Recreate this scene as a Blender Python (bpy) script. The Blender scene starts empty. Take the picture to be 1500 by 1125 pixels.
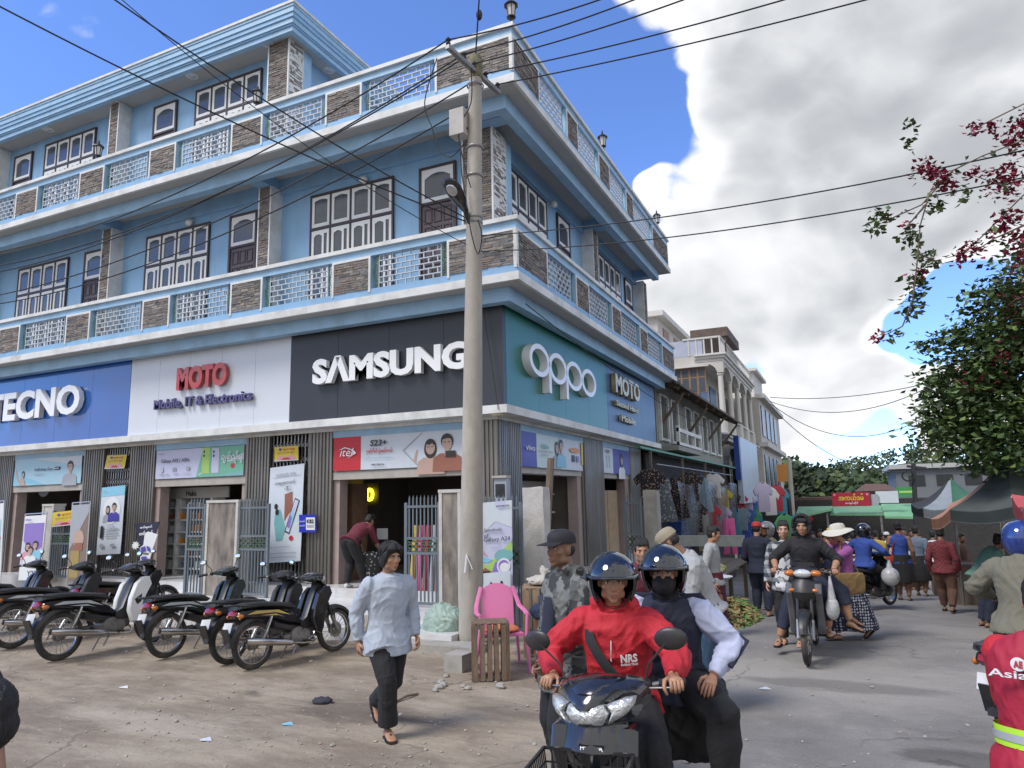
import bpy, bmesh, math, random
import numpy as np
from mathutils import Vector, Matrix, Euler, noise as mnoise
SC = bpy.context.scene
COL = SC.collection
random.seed(7)
rng = np.random.default_rng(11)
# ------------------------------------------------------------------ camera
H = 2.0
FPX = 1041.2
RCAM = np.array([[0.90545526, 0.42390056, -0.02142615],
                 [-0.08755393, 0.1371443, -0.98667408],
                 [-0.41531323, 0.89526519, 0.16129219]])      # rows: right, down, forward in world axes
cam_d = bpy.data.cameras.new('camera')
cam = bpy.data.objects.new('camera', cam_d)
COL.objects.link(cam)
cam_d.sensor_width = 36.0
cam_d.lens = FPX / 1500 * 36
cam_d.clip_start = 0.05
cam_d.clip_end = 6000
_m = np.eye(4)
_m[:3, 0] = RCAM[0]; _m[:3, 1] = -RCAM[1]; _m[:3, 2] = -RCAM[2]; _m[:3, 3] = (0, 0, H)
cam.matrix_world = Matrix(_m.tolist())
SC.camera = cam
def ray(px, py):
 return RCAM.T @ np.array([px - 750, py - 562.5, FPX])
def PZ(px, py, z=0.0):
 d = ray(px, py); t = (z - H) / d[2]
 return Vector((d[0] * t, d[1] * t, z))
def PX(px, py, x):
 d = ray(px, py); t = x / d[0]
 return Vector((x, d[1] * t, H + d[2] * t))
def PY(px, py, y):
 d = ray(px, py); t = y / d[1]
 return Vector((d[0] * t, y, H + d[2] * t))
# ------------------------------------------------------------------ sky, sun, exposure
SUN_AZ = math.radians(218)      # direction towards the sun, clockwise from +Y
SUN_EL = math.radians(52)
W = bpy.data.worlds.new('World'); SC.world = W
W.use_nodes = True
nt = W.node_tree; nt.nodes.clear()
def N(t, tree=None, **kw):
 n = (tree or nt).nodes.new(t)
 for k, v in kw.items():
  if k.startswith('i_'):
   n.inputs[k[2:].replace('_', ' ')].default_value = v
  else:
   setattr(n, k, v)
 return n
def math_n(op, a, b=None, c=None, tree=None, clamp=False):
 t = tree or nt
 n = t.nodes.new('ShaderNodeMath'); n.operation = op; n.use_clamp = clamp
 for i, x in enumerate((a, b, c)):
  if x is None: continue
  if isinstance(x, (int, float)): n.inputs[i].default_value = x
  else: t.links.new(x, n.inputs[i])
 return n.outputs[0]
def build_world():
 L = nt.links.new
 sky = N('ShaderNodeTexSky', sky_type='NISHITA', sun_disc=False)
 sky.sun_elevation = SUN_EL; sky.sun_rotation = SUN_AZ
 sky.altitude = 1300; sky.air_density = 0.85; sky.dust_density = 0.0; sky.ozone_density = 2.5
 tc = N('ShaderNodeTexCoord')
 warp = N('ShaderNodeTexNoise', noise_dimensions='3D'); warp.inputs['Scale'].default_value = 3.0; warp.inputs['Detail'].default_value = 4
 L(tc.outputs['Generated'], warp.inputs['Vector'])
 sub = N('ShaderNodeVectorMath', operation='SUBTRACT'); sub.inputs[1].default_value = (.5, .5, .5)
 L(warp.outputs['Color'], sub.inputs[0])
 scl = N('ShaderNodeVectorMath', operation='SCALE'); scl.inputs['Scale'].default_value = 0.16
 L(sub.outputs[0], scl.inputs[0])
 add = N('ShaderNodeVectorMath', operation='ADD')
 L(tc.outputs['Generated'], add.inputs[0]); L(scl.outputs[0], add.inputs[1])
 nrm = N('ShaderNodeVectorMath', operation='NORMALIZE'); L(add.outputs[0], nrm.inputs[0])
 blobs = [((1180, 10), 13, .85), ((1000, -10), 7, .7), ((1250, 170), 15, .95), ((1120, 300), 9, .75), ((1380, 260), 13, .95),
             ((1090, 400), 9, .75), ((990, 440), 7, .75), ((1450, 100), 14, .95), ((1230, 370), 10, .85), ((1490, 330), 6, .7), ((1060, 130), 5, .6),
             ((1190, 570), 8, .78), ((1260, 530), 5, .72), ((1330, 610), 6, .7), ((1150, 640), 6, .6), ((985, 285), 3, .6), ((1400, 600), 5, .45), ((40, 150), 4, .2)]
 holes = [((1450, 425), 4.5, .5), ((1395, 452), 4, .5), ((1335, 470), 3.5, .42), ((1285, 470), 2.2, .3), ((1280, 660), 4, .4), ((930, 120), 7, .5), ((1010, 250), 4, .3), ((1190, 665), 3, .3)]
 def blob(px, py, rad, w):
  d = ray(px, py); d = d / np.linalg.norm(d)
  dp = N('ShaderNodeVectorMath', operation='DOT_PRODUCT'); dp.inputs[1].default_value = tuple(d)
  L(nrm.outputs[0], dp.inputs[0])
  mr = N('ShaderNodeMapRange', interpolation_type='SMOOTHSTEP')
  mr.inputs['From Min'].default_value = math.cos(math.radians(rad)); mr.inputs['From Max'].default_value = 1.0 - 0.2 * (1 - math.cos(math.radians(rad)))
  mr.inputs['To Max'].default_value = w
  L(dp.outputs['Value'], mr.inputs['Value'])
  return mr.outputs[0]
 acc = None
 for (px, py), rad, w in blobs:
  o = blob(px, py, rad, w)
  acc = o if acc is None else math_n('SMOOTH_MAX', acc, o, .12)
 for (px, py), rad, w in holes: acc = math_n('SUBTRACT', acc, blob(px, py, rad, w))
 d0 = ray(380, 250); d0 = d0 / np.linalg.norm(d0)
 dp = N('ShaderNodeVectorMath', operation='DOT_PRODUCT'); dp.inputs[1].default_value = tuple(d0); L(tc.outputs['Generated'], dp.inputs[0])
 far = N('ShaderNodeMapRange', interpolation_type='SMOOTHSTEP'); far.inputs['From Min'].default_value = 0.55; far.inputs['From Max'].default_value = -0.1
 far.inputs['To Min'].default_value = 0.0; far.inputs['To Max'].default_value = 0.58
 L(dp.outputs['Value'], far.inputs['Value'])
 acc = math_n('MAXIMUM', acc, far.outputs[0])
 def detail(off):
  """billows: broad noise plus rounded puffs, sampled with an offset so that sides towards the sun can be told"""
  mp = N('ShaderNodeMapping'); mp.inputs['Scale'].default_value = (1, 1, 1.5); mp.inputs['Location'].default_value = tuple(np.array((3.1, 1.7, .4)) + np.array(off) * (1, 1, 1.5))
  L(add.outputs[0], mp.inputs['Vector'])
  n1 = N('ShaderNodeTexNoise'); n1.inputs['Scale'].default_value = 3.2; n1.inputs['Detail'].default_value = 7; n1.inputs['Roughness'].default_value = .56
  L(mp.outputs[0], n1.inputs['Vector'])
  v1 = N('ShaderNodeTexVoronoi', feature='F1', normalize=True); v1.inputs['Scale'].default_value = 6.5; v1.inputs['Detail'].default_value = 2.0; v1.inputs['Roughness'].default_value = .55
  L(mp.outputs[0], v1.inputs['Vector'])
  return math_n('ADD', math_n('MULTIPLY_ADD', n1.outputs['Fac'], 1.15, -0.575), math_n('MULTIPLY_ADD', v1.outputs['Distance'], -1.3, .42))
 sl = np.array((math.sin(SUN_AZ) * math.cos(SUN_EL), math.cos(SUN_AZ) * math.cos(SUN_EL), math.sin(SUN_EL))) * .045
 d0_ = detail((0, 0, 0)); d1_ = detail(sl)
 dens = math_n('ADD', acc, d0_)
 mask = N('ShaderNodeMapRange', interpolation_type='SMOOTHSTEP'); mask.inputs['From Min'].default_value = .34; mask.inputs['From Max'].default_value = .50
 L(dens, mask.inputs['Value'])
 thick = N('ShaderNodeMapRange', interpolation_type='SMOOTHSTEP'); thick.inputs['From Min'].default_value = .50; thick.inputs['From Max'].default_value = 1.25
 L(math_n('ADD', math_n('MULTIPLY_ADD', d0_, .5, 0), math_n('ADD', acc, math_n('MULTIPLY', math_n('SUBTRACT', d1_, d0_), .9))), thick.inputs['Value'])
 cc = N('ShaderNodeMix', data_type='RGBA'); cc.inputs[6].default_value = (4.3, 4.35, 4.45, 1); cc.inputs[7].default_value = (2.1, 2.18, 2.32, 1)
 L(thick.outputs[0], cc.inputs[0])
 gm = N('ShaderNodeMix', data_type='RGBA', blend_type='MULTIPLY'); gm.inputs[0].default_value = 1.0
 gm.inputs[7].default_value = (.84, .98, 1.30, 1)
 L(sky.outputs[0], gm.inputs[6])
 mix = N('ShaderNodeMix', data_type='RGBA'); L(mask.outputs[0], mix.inputs[0]); L(gm.outputs[2], mix.inputs[6]); L(cc.outputs[2], mix.inputs[7])
 bg = N('ShaderNodeBackground'); bg.inputs['Strength'].default_value = 0.105
 L(mix.outputs[2], bg.inputs['Color'])
 out = N('ShaderNodeOutputWorld'); L(bg.outputs[0], out.inputs['Surface'])
build_world()
sun_d = bpy.data.lights.new('sun', 'SUN'); sun_d.energy = 1.4; sun_d.angle = math.radians(22); sun_d.color = (1, .96, .9)
sun = bpy.data.objects.new('sun', sun_d); COL.objects.link(sun)
_sd = Vector((math.sin(SUN_AZ) * math.cos(SUN_EL), math.cos(SUN_AZ) * math.cos(SUN_EL), math.sin(SUN_EL)))
sun.rotation_euler = _sd.to_track_quat('Z', 'Y').to_euler()
SC.view_settings.view_transform = 'Standard'
SC.view_settings.look = 'None'
SC.view_settings.exposure = 1.25
SC.view_settings.gamma = 1.0
SC.view_settings.use_curve_mapping = False
SC.cycles.max_bounces = 6
# ------------------------------------------------------------------ materials
MATS = {}
def M(name, col=(.5, .5, .5), r=.6, me=0.0, var=.12, sc=6.0, bump=0.0, bs=40.0, st=(1, 1, 1), dirt=None, damt=.5, dsc=2.0, coat=0.0, emit=0.0, alpha=None, spec=None):
 """procedural paint / plaster / cloth: colour varied by noise, optional dirt colour by a second noise, fine bump"""
 if name in MATS: return MATS[name]
 m = bpy.data.materials.new(name); m.use_nodes = True
 t = m.node_tree; b = t.nodes['Principled BSDF']; L = t.links.new
 b.inputs['Roughness'].default_value = r; b.inputs['Metallic'].default_value = me
 if coat: b.inputs['Coat Weight'].default_value = coat; b.inputs['Coat Roughness'].default_value = .06
 if spec is not None: b.inputs['Specular IOR Level'].default_value = spec
 tc = N('ShaderNodeTexCoord', t); mp = N('ShaderNodeMapping', t); mp.inputs['Scale'].default_value = st
 L(tc.outputs['Object'], mp.inputs['Vector'])
 n1 = N('ShaderNodeTexNoise', t); n1.inputs['Scale'].default_value = sc; n1.inputs['Detail'].default_value = 6; n1.inputs['Roughness'].default_value = .6
 L(mp.outputs[0], n1.inputs['Vector'])
 mr = N('ShaderNodeMapRange', t); mr.inputs['From Min'].default_value = .3; mr.inputs['From Max'].default_value = .7
 mr.inputs['To Min'].default_value = 1 - var; mr.inputs['To Max'].default_value = 1 + var
 L(n1.outputs['Fac'], mr.inputs['Value'])
 vm = N('ShaderNodeVectorMath', t, operation='SCALE'); vm.inputs[0].default_value = col[:3]
 L(mr.outputs[0], vm.inputs['Scale'])
 c = vm.outputs[0]
 if dirt is not None:
  n3 = N('ShaderNodeTexNoise', t); n3.inputs['Scale'].default_value = dsc; n3.inputs['Detail'].default_value = 8; n3.inputs['Roughness'].default_value = .65
  L(mp.outputs[0], n3.inputs['Vector'])
  m3 = N('ShaderNodeMapRange', t); m3.inputs['From Min'].default_value = .45; m3.inputs['From Max'].default_value = .72; m3.inputs['To Max'].default_value = damt
  L(n3.outputs['Fac'], m3.inputs['Value'])
  mx = N('ShaderNodeMix', t, data_type='RGBA'); mx.inputs[7].default_value = (*dirt[:3], 1)
  L(m3.outputs[0], mx.inputs[0]); L(c, mx.inputs[6]); c = mx.outputs[2]
 L(c, b.inputs['Base Color'])
 if bump:
  n2 = N('ShaderNodeTexNoise', t); n2.inputs['Scale'].default_value = bs; n2.inputs['Detail'].default_value = 5
  L(mp.outputs[0], n2.inputs['Vector'])
  bp = N('ShaderNodeBump', t); bp.inputs['Strength'].default_value = bump; bp.inputs['Distance'].default_value = .02
  L(n2.outputs['Fac'], bp.inputs['Height']); L(bp.outputs[0], b.inputs['Normal'])
 if emit:
  b.inputs['Emission Color'].default_value = (*col[:3], 1); b.inputs['Emission Strength'].default_value = emit
 if alpha is not None:
  b.inputs['Alpha'].default_value = alpha
 MATS[name] = m
 return m
def M_pattern(name, kind, c1, c2, c3=None, sc=10.0, r=.85):
 """two or three colour cloth prints: camo, plaid, dots, flowers"""
 if name in MATS: return MATS[name]
 m = bpy.data.materials.new(name); m.use_nodes = True
 t = m.node_tree; b = t.nodes['Principled BSDF']; L = t.links.new
 b.inputs['Roughness'].default_value = r
 tc = N('ShaderNodeTexCoord', t)
 def step(v, thr):
  return math_n('GREATER_THAN', v, thr, tree=t)
 def mix(f, a, bb):
  x = N('ShaderNodeMix', t, data_type='RGBA')
  if hasattr(f, 'links'): L(f, x.inputs[0])
  for i, q in ((6, a), (7, bb)):
   if hasattr(q, 'links'): L(q, x.inputs[i])
   else: x.inputs[i].default_value = (*q[:3], 1)
  return x.outputs[2]
 c3 = c3 or c2
 if kind == 'camo':
  n1 = N('ShaderNodeTexNoise', t); n1.inputs['Scale'].default_value = sc; n1.inputs['Detail'].default_value = 2.5
  n2 = N('ShaderNodeTexNoise', t); n2.inputs['Scale'].default_value = sc * 1.3; n2.inputs['Detail'].default_value = 2.5
  mp = N('ShaderNodeMapping', t); mp.inputs['Location'].default_value = (5, 3, 1); L(tc.outputs['Object'], mp.inputs[0])
  L(tc.outputs['Object'], n1.inputs[0]); L(mp.outputs[0], n2.inputs[0])
  c = mix(step(n2.outputs['Fac'], .53), mix(step(n1.outputs['Fac'], .5), c1, c2), c3)
 elif kind == 'plaid':
  sx = N('ShaderNodeSeparateXYZ', t); L(tc.outputs['Object'], sx.inputs[0])
  a = math_n('ADD', sx.outputs[0], sx.outputs[1], tree=t)
  f1 = step(math_n('FRACT', math_n('MULTIPLY', a, sc, tree=t), tree=t), .5)
  f2 = step(math_n('FRACT', math_n('MULTIPLY', sx.outputs[2], sc, tree=t), tree=t), .5)
  c = mix(f1, mix(f2, c1, c2), mix(f2, c2, c3))
 elif kind == 'dots':
  v = N('ShaderNodeTexVoronoi', t); v.inputs['Scale'].default_value = sc; v.inputs['Randomness'].default_value = .25
  L(tc.outputs['Object'], v.inputs[0])
  c = mix(step(v.outputs['Distance'], .36), c2, c1)
 elif kind == 'flowers':
  v = N('ShaderNodeTexVoronoi', t); v.inputs['Scale'].default_value = sc
  n1 = N('ShaderNodeTexNoise', t); n1.inputs['Scale'].default_value = sc * 2
  L(tc.outputs['Object'], v.inputs[0]); L(tc.outputs['Object'], n1.inputs[0])
  dd = math_n('ADD', v.outputs['Distance'], math_n('MULTIPLY', n1.outputs['Fac'], .5, tree=t), tree=t)
  c = mix(step(dd, .55), mix(step(v.outputs['Distance'], .12), c3, c2), c1)
 L(c, b.inputs['Base Color'])
 MATS[name] = m
 return m
# ------------------------------------------------------------------ mesh helper
def ell_ring(c, ax, ay, rx, ry, n):
 return [tuple(c + ax * (rx * math.cos(2 * math.pi * k / n)) + ay * (ry * math.sin(2 * math.pi * k / n))) for k in range(n)]
class MB:
 def __init__(s):
  s.v = []; s.f = []; s.m = []
 def add(s, vs, fs, mi=0):
  o = len(s.v); s.v.extend(tuple(map(float, v)) for v in vs)
  for f in fs:
   s.f.append([i + o for i in f]); s.m.append(mi)
  return s
 def box(s, x0, x1, y0, y1, z0, z1, mi=0):
  if x0 > x1: x0, x1 = x1, x0
  if y0 > y1: y0, y1 = y1, y0
  if z0 > z1: z0, z1 = z1, z0
  v = [(x0, y0, z0), (x1, y0, z0), (x1, y1, z0), (x0, y1, z0), (x0, y0, z1), (x1, y0, z1), (x1, y1, z1), (x0, y1, z1)]
  return s.add(v, [(3, 2, 1, 0), (4, 5, 6, 7), (0, 1, 5, 4), (1, 2, 6, 5), (2, 3, 7, 6), (3, 0, 4, 7)], mi)
 def obox(s, c, ax, ay, az, mi=0):
  """box given by centre and three half-axis vectors"""
  c = Vector(c); ax = Vector(ax); ay = Vector(ay); az = Vector(az)
  v = [c + ax * i + ay * j + az * k for k in (-1, 1) for (i, j) in ((-1, -1), (1, -1), (1, 1), (-1, 1))]
  f = [(3, 2, 1, 0), (4, 5, 6, 7), (0, 1, 5, 4), (1, 2, 6, 5), (2, 3, 7, 6), (3, 0, 4, 7)]
  if ax.cross(ay).dot(az) < 0: f = [tuple(reversed(q)) for q in f]
  return s.add(v, f, mi)
 def bar(s, p, q, w, h=None, mi=0, up=(0, 0, 1)):
  p = Vector(p); q = Vector(q); d = q - p
  if d.length < 1e-6: return s
  u = Vector(up)
  if abs(d.normalized().dot(u)) > .98: u = Vector((0, 1, 0)) if abs(d.normalized().y) < .9 else Vector((1, 0, 0))
  a = d.cross(u).normalized(); b = a.cross(d).normalized()
  return s.obox((p + q) / 2, a * (w / 2), d / 2, b * ((h or w) / 2), mi)
 def tube(s, pts, r, n=8, mi=0, caps=True, flat=1.0, up=None):
  pts = [Vector(p) for p in pts]
  k = len(pts); rs = r if isinstance(r, (list, tuple)) else [r] * k
  rings = []; pa = None
  for i in range(k):
   d = (pts[min(i + 1, k - 1)] - pts[max(i - 1, 0)])
   d = d.normalized() if d.length > 1e-9 else Vector((0, 0, 1))
   if up is not None: a = Vector(up).cross(d)
   elif pa is not None: a = pa - d * pa.dot(d)
   else: a = d.cross(Vector((0, 0, 1)) if abs(d.z) < .9 else Vector((1, 0, 0)))
   if a.length < 1e-6: a = d.orthogonal()
   a.normalize(); pa = a; b = d.cross(a)
   rings.append(ell_ring(pts[i], a, b, rs[i], rs[i] * flat, n))
  return s.loft(rings, mi, caps)
 def loft(s, rings, mi=0, caps=True, closed=True):
  n = len(rings[0]); vs = [p for R in rings for p in R]; fs = []
  for i in range(len(rings) - 1):
   for j in range(n if closed else n - 1):
    a = i * n + j; b = i * n + (j + 1) % n
    fs.append((a, b, b + n, a + n))
  if caps:
   fs.append(tuple(reversed(range(n)))); fs.append(tuple(range((len(rings) - 1) * n, len(rings) * n)))
  return s.add(vs, fs, mi)
 def lathe(s, prof, c=(0, 0, 0), n=16, mi=0, axis='Z', caps=True):
  c = Vector(c); A = {'Z': ((1, 0, 0), (0, 1, 0), (0, 0, 1)), 'Y': ((0, 0, 1), (1, 0, 0), (0, 1, 0)), 'X': ((0, 1, 0), (0, 0, 1), (1, 0, 0))}[axis]
  a, b, d = map(Vector, A)
  return s.loft([ell_ring(c + d * h, a, b, max(r, 1e-4), max(r, 1e-4), n) for r, h in prof], mi, caps)
 def torus(s, c, R, r, axis='Y', n=28, k=8, mi=0, rw=None):
  c = Vector(c); A = {'Z': ((1, 0, 0), (0, 1, 0), (0, 0, 1)), 'Y': ((1, 0, 0), (0, 0, 1), (0, 1, 0)), 'X': ((0, 1, 0), (0, 0, 1), (1, 0, 0))}[axis]
  a, b, d = map(Vector, A); vs = []; fs = []
  for i in range(n):
   t = 2 * math.pi * i / n; e = a * math.cos(t) + b * math.sin(t)
   for j in range(k):
    u = 2 * math.pi * j / k
    vs.append(c + e * (R + r * math.cos(u)) + d * ((rw or r) * math.sin(u)))
  for i in range(n):
   for j in range(k):
    fs.append((i * k + j, ((i + 1) % n) * k + j, ((i + 1) % n) * k + (j + 1) % k, i * k + (j + 1) % k))
  return s.add(vs, fs, mi)
 def ell(s, c, rad, rot=None, nu=12, nv=8, mi=0):
  c = Vector(c); R = rot or Matrix.Identity(3); vs = []; fs = []
  for i in range(1, nv):
   th = math.pi * i / nv
   for j in range(nu):
    ph = 2 * math.pi * j / nu
    vs.append(c + R @ Vector((rad[0] * math.sin(th) * math.cos(ph), rad[1] * math.sin(th) * math.sin(ph), rad[2] * math.cos(th))))
  top = len(vs); vs.append(c + R @ Vector((0, 0, rad[2]))); bot = len(vs); vs.append(c + R @ Vector((0, 0, -rad[2])))
  for i in range(nv - 2):
   for j in range(nu):
    a = i * nu + j; b = i * nu + (j + 1) % nu
    fs.append((a, a + nu, b + nu, b))
  for j in range(nu):
   fs.append((top, j, (j + 1) % nu)); k = (nv - 2) * nu
   fs.append((bot, k + (j + 1) % nu, k + j))
  return s.add(vs, fs, mi)
 def prism(s, poly, o, u, w, d, mi=0):
  """polygon of (a,b) in plane origin o, axes u,w, extruded along vector d"""
  o = Vector(o); u = Vector(u); w = Vector(w); d = Vector(d)
  n = len(poly); vs = [o + u * a + w * b for a, b in poly]; vs += [v + d for v in vs]
  fs = [tuple(range(n)), tuple(reversed(range(n, 2 * n)))] + [((i + 1) % n, i, i + n, (i + 1) % n + n) for i in range(n)]
  if u.cross(w).dot(d) > 0: fs = [tuple(reversed(f)) for f in fs]
  return s.add(vs, fs, mi)
 def plump(s, poly, y0, t, inset=.02, mi=0, mid=None):
  """side-profile body panel: polygon in (x,z), bulging to half-thickness t about y0"""
  n = len(poly); cx = sum(p[0] for p in poly) / n; cz = sum(p[1] for p in poly) / n
  area = sum(poly[i][0] * poly[(i + 1) % n][1] - poly[(i + 1) % n][0] * poly[i][1] for i in range(n))
  sg = 1 if area > 0 else -1
  ins = []
  for i in range(n):
   a = Vector(poly[i - 1]); b = Vector(poly[i]); c = Vector(poly[(i + 1) % n])
   e1 = (b - a).normalized(); e2 = (c - b).normalized()
   nn = Vector((-e1.y - e2.y, e1.x + e2.x)) * sg
   nn = nn.normalized() if nn.length > 1e-6 else Vector((0, 0))
   ins.append(b + nn * inset)
  rings = [[(p[0], y0 - t, p[1]) for p in ins], [(p[0], y0 - t * .62, p[1]) for p in poly], [(p[0], y0 + t * .62, p[1]) for p in poly], [(p[0], y0 + t, p[1]) for p in ins]]
  if sg > 0: rings = [list(reversed(r)) for r in rings]
  return s.loft(rings, mi, True)
 def mesh(s, name, mats, smooth=True, ang=35):
  me = bpy.data.meshes.new(name)
  me.from_pydata(s.v, [], s.f)
  for m in (mats if isinstance(mats, (list, tuple)) else [mats]): me.materials.append(m)
  if len(me.materials) > 1: me.polygons.foreach_set('material_index', s.m)
  if smooth:
   me.polygons.foreach_set('use_smooth', [True] * len(me.polygons))
   me.set_sharp_from_angle(angle=math.radians(ang))
  me.update()
  return me
 def obj(s, name, mats, parent=None, smooth=True, ang=35, loc=None, fix=False):
  o = link(name, s.mesh(name, mats, smooth, ang), parent, loc)
  if fix: recalc(o.data)
  return o
def recalc(me):
 bm = bmesh.new(); bm.from_mesh(me); bmesh.ops.recalc_face_normals(bm, faces=bm.faces); bm.to_mesh(me); bm.free()
def link(name, me, parent=None, loc=None):
 o = bpy.data.objects.new(name, me); COL.objects.link(o)
 if parent is not None:
  o.parent = parent
  if loc is None and parent.get('wroot') is not None: o.location = -Vector(parent.location)
 if loc is not None: o.location = loc
 return o
def tag(o, label=None, cat=None, group=None, kind=None):
 if label: o['label'] = label
 if cat: o['category'] = cat
 if group: o['group'] = group
 if kind: o['kind'] = kind
 return o
def thing(name, label, cat, loc=(0, 0, 0), rz=0.0, group=None, world=False):
 """an Empty at the thing's base; world=True: children are given in world coordinates"""
 o = bpy.data.objects.new(name, None); COL.objects.link(o)
 o.location = loc; o.rotation_euler = (0, 0, rz); o.empty_display_size = .2
 tag(o, label, cat, group)
 if world: o['wroot'] = 1
 return o
def copy_tree(o, parent=None):
 c = o.copy(); COL.objects.link(c); c.parent = parent
 for ch in list(o.children): copy_tree(ch, c)
 return c
def instance(name, me, parent, loc, rz=0.0, scale=None):
 o = bpy.data.objects.new(name, me); COL.objects.link(o); o.parent = parent; o.location = loc; o.rotation_euler = (0, 0, rz)
 if scale: o.scale = scale
 return o
# ------------------------------------------------------------------ lettering
def text_mesh(s, depth=.01, bold=0.0, shear=0.0):
 cu = bpy.data.curves.new('lettering', 'FONT'); cu.body = s; cu.extrude = depth / 2; cu.offset = bold; cu.shear = shear
 cu.resolution_u = 3
 ob = bpy.data.objects.new('lettering', cu); COL.objects.link(ob)
 dg = bpy.context.evaluated_depsgraph_get()
 me = bpy.data.meshes.new_from_object(ob.evaluated_get(dg))
 bpy.data.objects.remove(ob); bpy.data.curves.remove(cu)
 return me
def lettering(s, mat, parent, o, u, w, wid, hei, depth=.01, bold=0.0, name='lettering', shear=0.0):
 """letters whose box starts at o (lower left), running along unit u, up along unit w, scaled to wid x hei"""
 me = text_mesh(s, 1.0, bold, shear)
 n = len(me.vertices)
 co = np.empty(n * 3); me.vertices.foreach_get('co', co); co = co.reshape(-1, 3)
 mn = co.min(0); mx = co.max(0)
 u = np.array(u, float); w = np.array(w, float); nn = np.cross(u, w)
 a = (co[:, 0] - mn[0]) / max(mx[0] - mn[0], 1e-6) * wid; b = (co[:, 1] - mn[1]) / max(mx[1] - mn[1], 1e-6) * hei
 c = (co[:, 2] - mn[2]) / max(mx[2] - mn[2], 1e-6) * depth
 P = np.array(o, float) + a[:, None] * u + b[:, None] * w + c[:, None] * nn
 me.vertices.foreach_set('co', P.ravel()); me.materials.clear(); me.materials.append(mat); me.update()
 return link(name, me, parent)
def remesh(mb, vox, smooth=4, wr=0.0, wsc=9.0, seed=0, dec=None):
 """union of overlapping closed shapes into one skin; wr = fold depth in metres"""
 me = bpy.data.meshes.new('tmp'); me.from_pydata(mb.v, [], mb.f); me.update()
 ob = bpy.data.objects.new('tmp', me); COL.objects.link(ob)
 md = ob.modifiers.new('r', 'REMESH'); md.mode = 'VOXEL'; md.voxel_size = vox
 if smooth:
  ms = ob.modifiers.new('s', 'SMOOTH'); ms.factor = .5; ms.iterations = smooth
 if dec:
  mdd = ob.modifiers.new('d', 'DECIMATE'); mdd.ratio = dec
 dg = bpy.context.evaluated_depsgraph_get()
 out = bpy.data.meshes.new_from_object(ob.evaluated_get(dg))
 bpy.data.objects.remove(ob); bpy.data.meshes.remove(me)
 n = len(out.vertices)
 if wr and n:
  co = np.empty(n * 3); out.vertices.foreach_get('co', co); co = co.reshape(-1, 3)
  no = np.empty(n * 3); out.vertices.foreach_get('normal', no); no = no.reshape(-1, 3)
  q = co * wsc + seed * 3.7
  x, y, z = q.T
  x2 = x + 1.1 * np.sin(1.3 * y + .7 * z) + .6 * np.sin(2.1 * z + seed); y2 = y + 1.1 * np.sin(1.1 * z + .9 * x + seed); z2 = z * .55 + .9 * np.sin(1.7 * x + .6 * y)
  f1 = 1 - np.abs(np.sin(1.3 * x2 + 1.0 * z2 + .4 * y2)); f2 = 1 - np.abs(np.sin(1.5 * y2 - 1.2 * z2 + .8 * x2 + seed)); f3 = 1 - np.abs(np.sin(2.6 * z2 + 2.3 * x2 - 1.9 * y2))
  d = .9 * f1 ** 2 + .8 * f2 ** 2.5 + .45 * f3 ** 2 - .75 + .25 * np.sin(4.1 * z2 + 3.2 * x2 + 2.4 * y2)
  co += no * (d * wr)[:, None]
  out.vertices.foreach_set('co', co.ravel())
 out.polygons.foreach_set('use_smooth', [True] * len(out.polygons))
 out.update()
 return out
def append_mesh(me, mb, mats_index=0):
 """join extra closed shapes (fingers) to a mesh without remeshing"""
 n = len(me.vertices); co = np.empty(n * 3); me.vertices.foreach_get('co', co)
 vs = co.reshape(-1, 3).tolist(); fs = [list(p.vertices) for p in me.polygons]
 o = len(vs); vs += mb.v; fs += [[i + o for i in f] for f in mb.f]
 me2 = bpy.data.meshes.new('body'); me2.from_pydata(vs, [], fs)
 me2.polygons.foreach_set('use_smooth', [True] * len(me2.polygons)); me2.update()
 bpy.data.meshes.remove(me)
 return me2
# ------------------------------------------------------------------ people
SKIN = M('skin_tan', (.36, .19, .115), r=.5, var=.06, sc=20)
SKIN_L = M('skin_light', (.47, .27, .18), r=.5, var=.06, sc=20)
SKIN_D = M('skin_dark', (.22, .115, .07), r=.5, var=.06, sc=20)
HAIR = M('black_hair', (.010, .009, .009), r=.6, var=.3, sc=60, bump=.6, bs=120, st=(1, 1, .25))
EYEW = M('eye_white', (.62, .6, .57), r=.25, var=.02)
EYEB = M('eye_dark', (.012, .008, .006), r=.15, var=.02)
LIP = M('lips', (.30, .11, .085), r=.45, var=.06)
RUBBER = M('black_rubber', (.018, .018, .018), r=.7, var=.2)
def ik(a, t, l1, l2, hint):
 a = Vector(a); t = Vector(t); d = t - a; L = d.length
 if L > (l1 + l2) * .995: t = a + d * ((l1 + l2) * .995 / L); d = t - a; L = d.length
 d.normalize(); x = (l1 * l1 - l2 * l2 + L * L) / (2 * L); y = math.sqrt(max(l1 * l1 - x * x, 1e-8))
 h = Vector(hint); h = h - d * h.dot(d)
 if h.length < 1e-5: h = d.orthogonal()
 return a + d * x + h.normalized() * y, t
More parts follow.
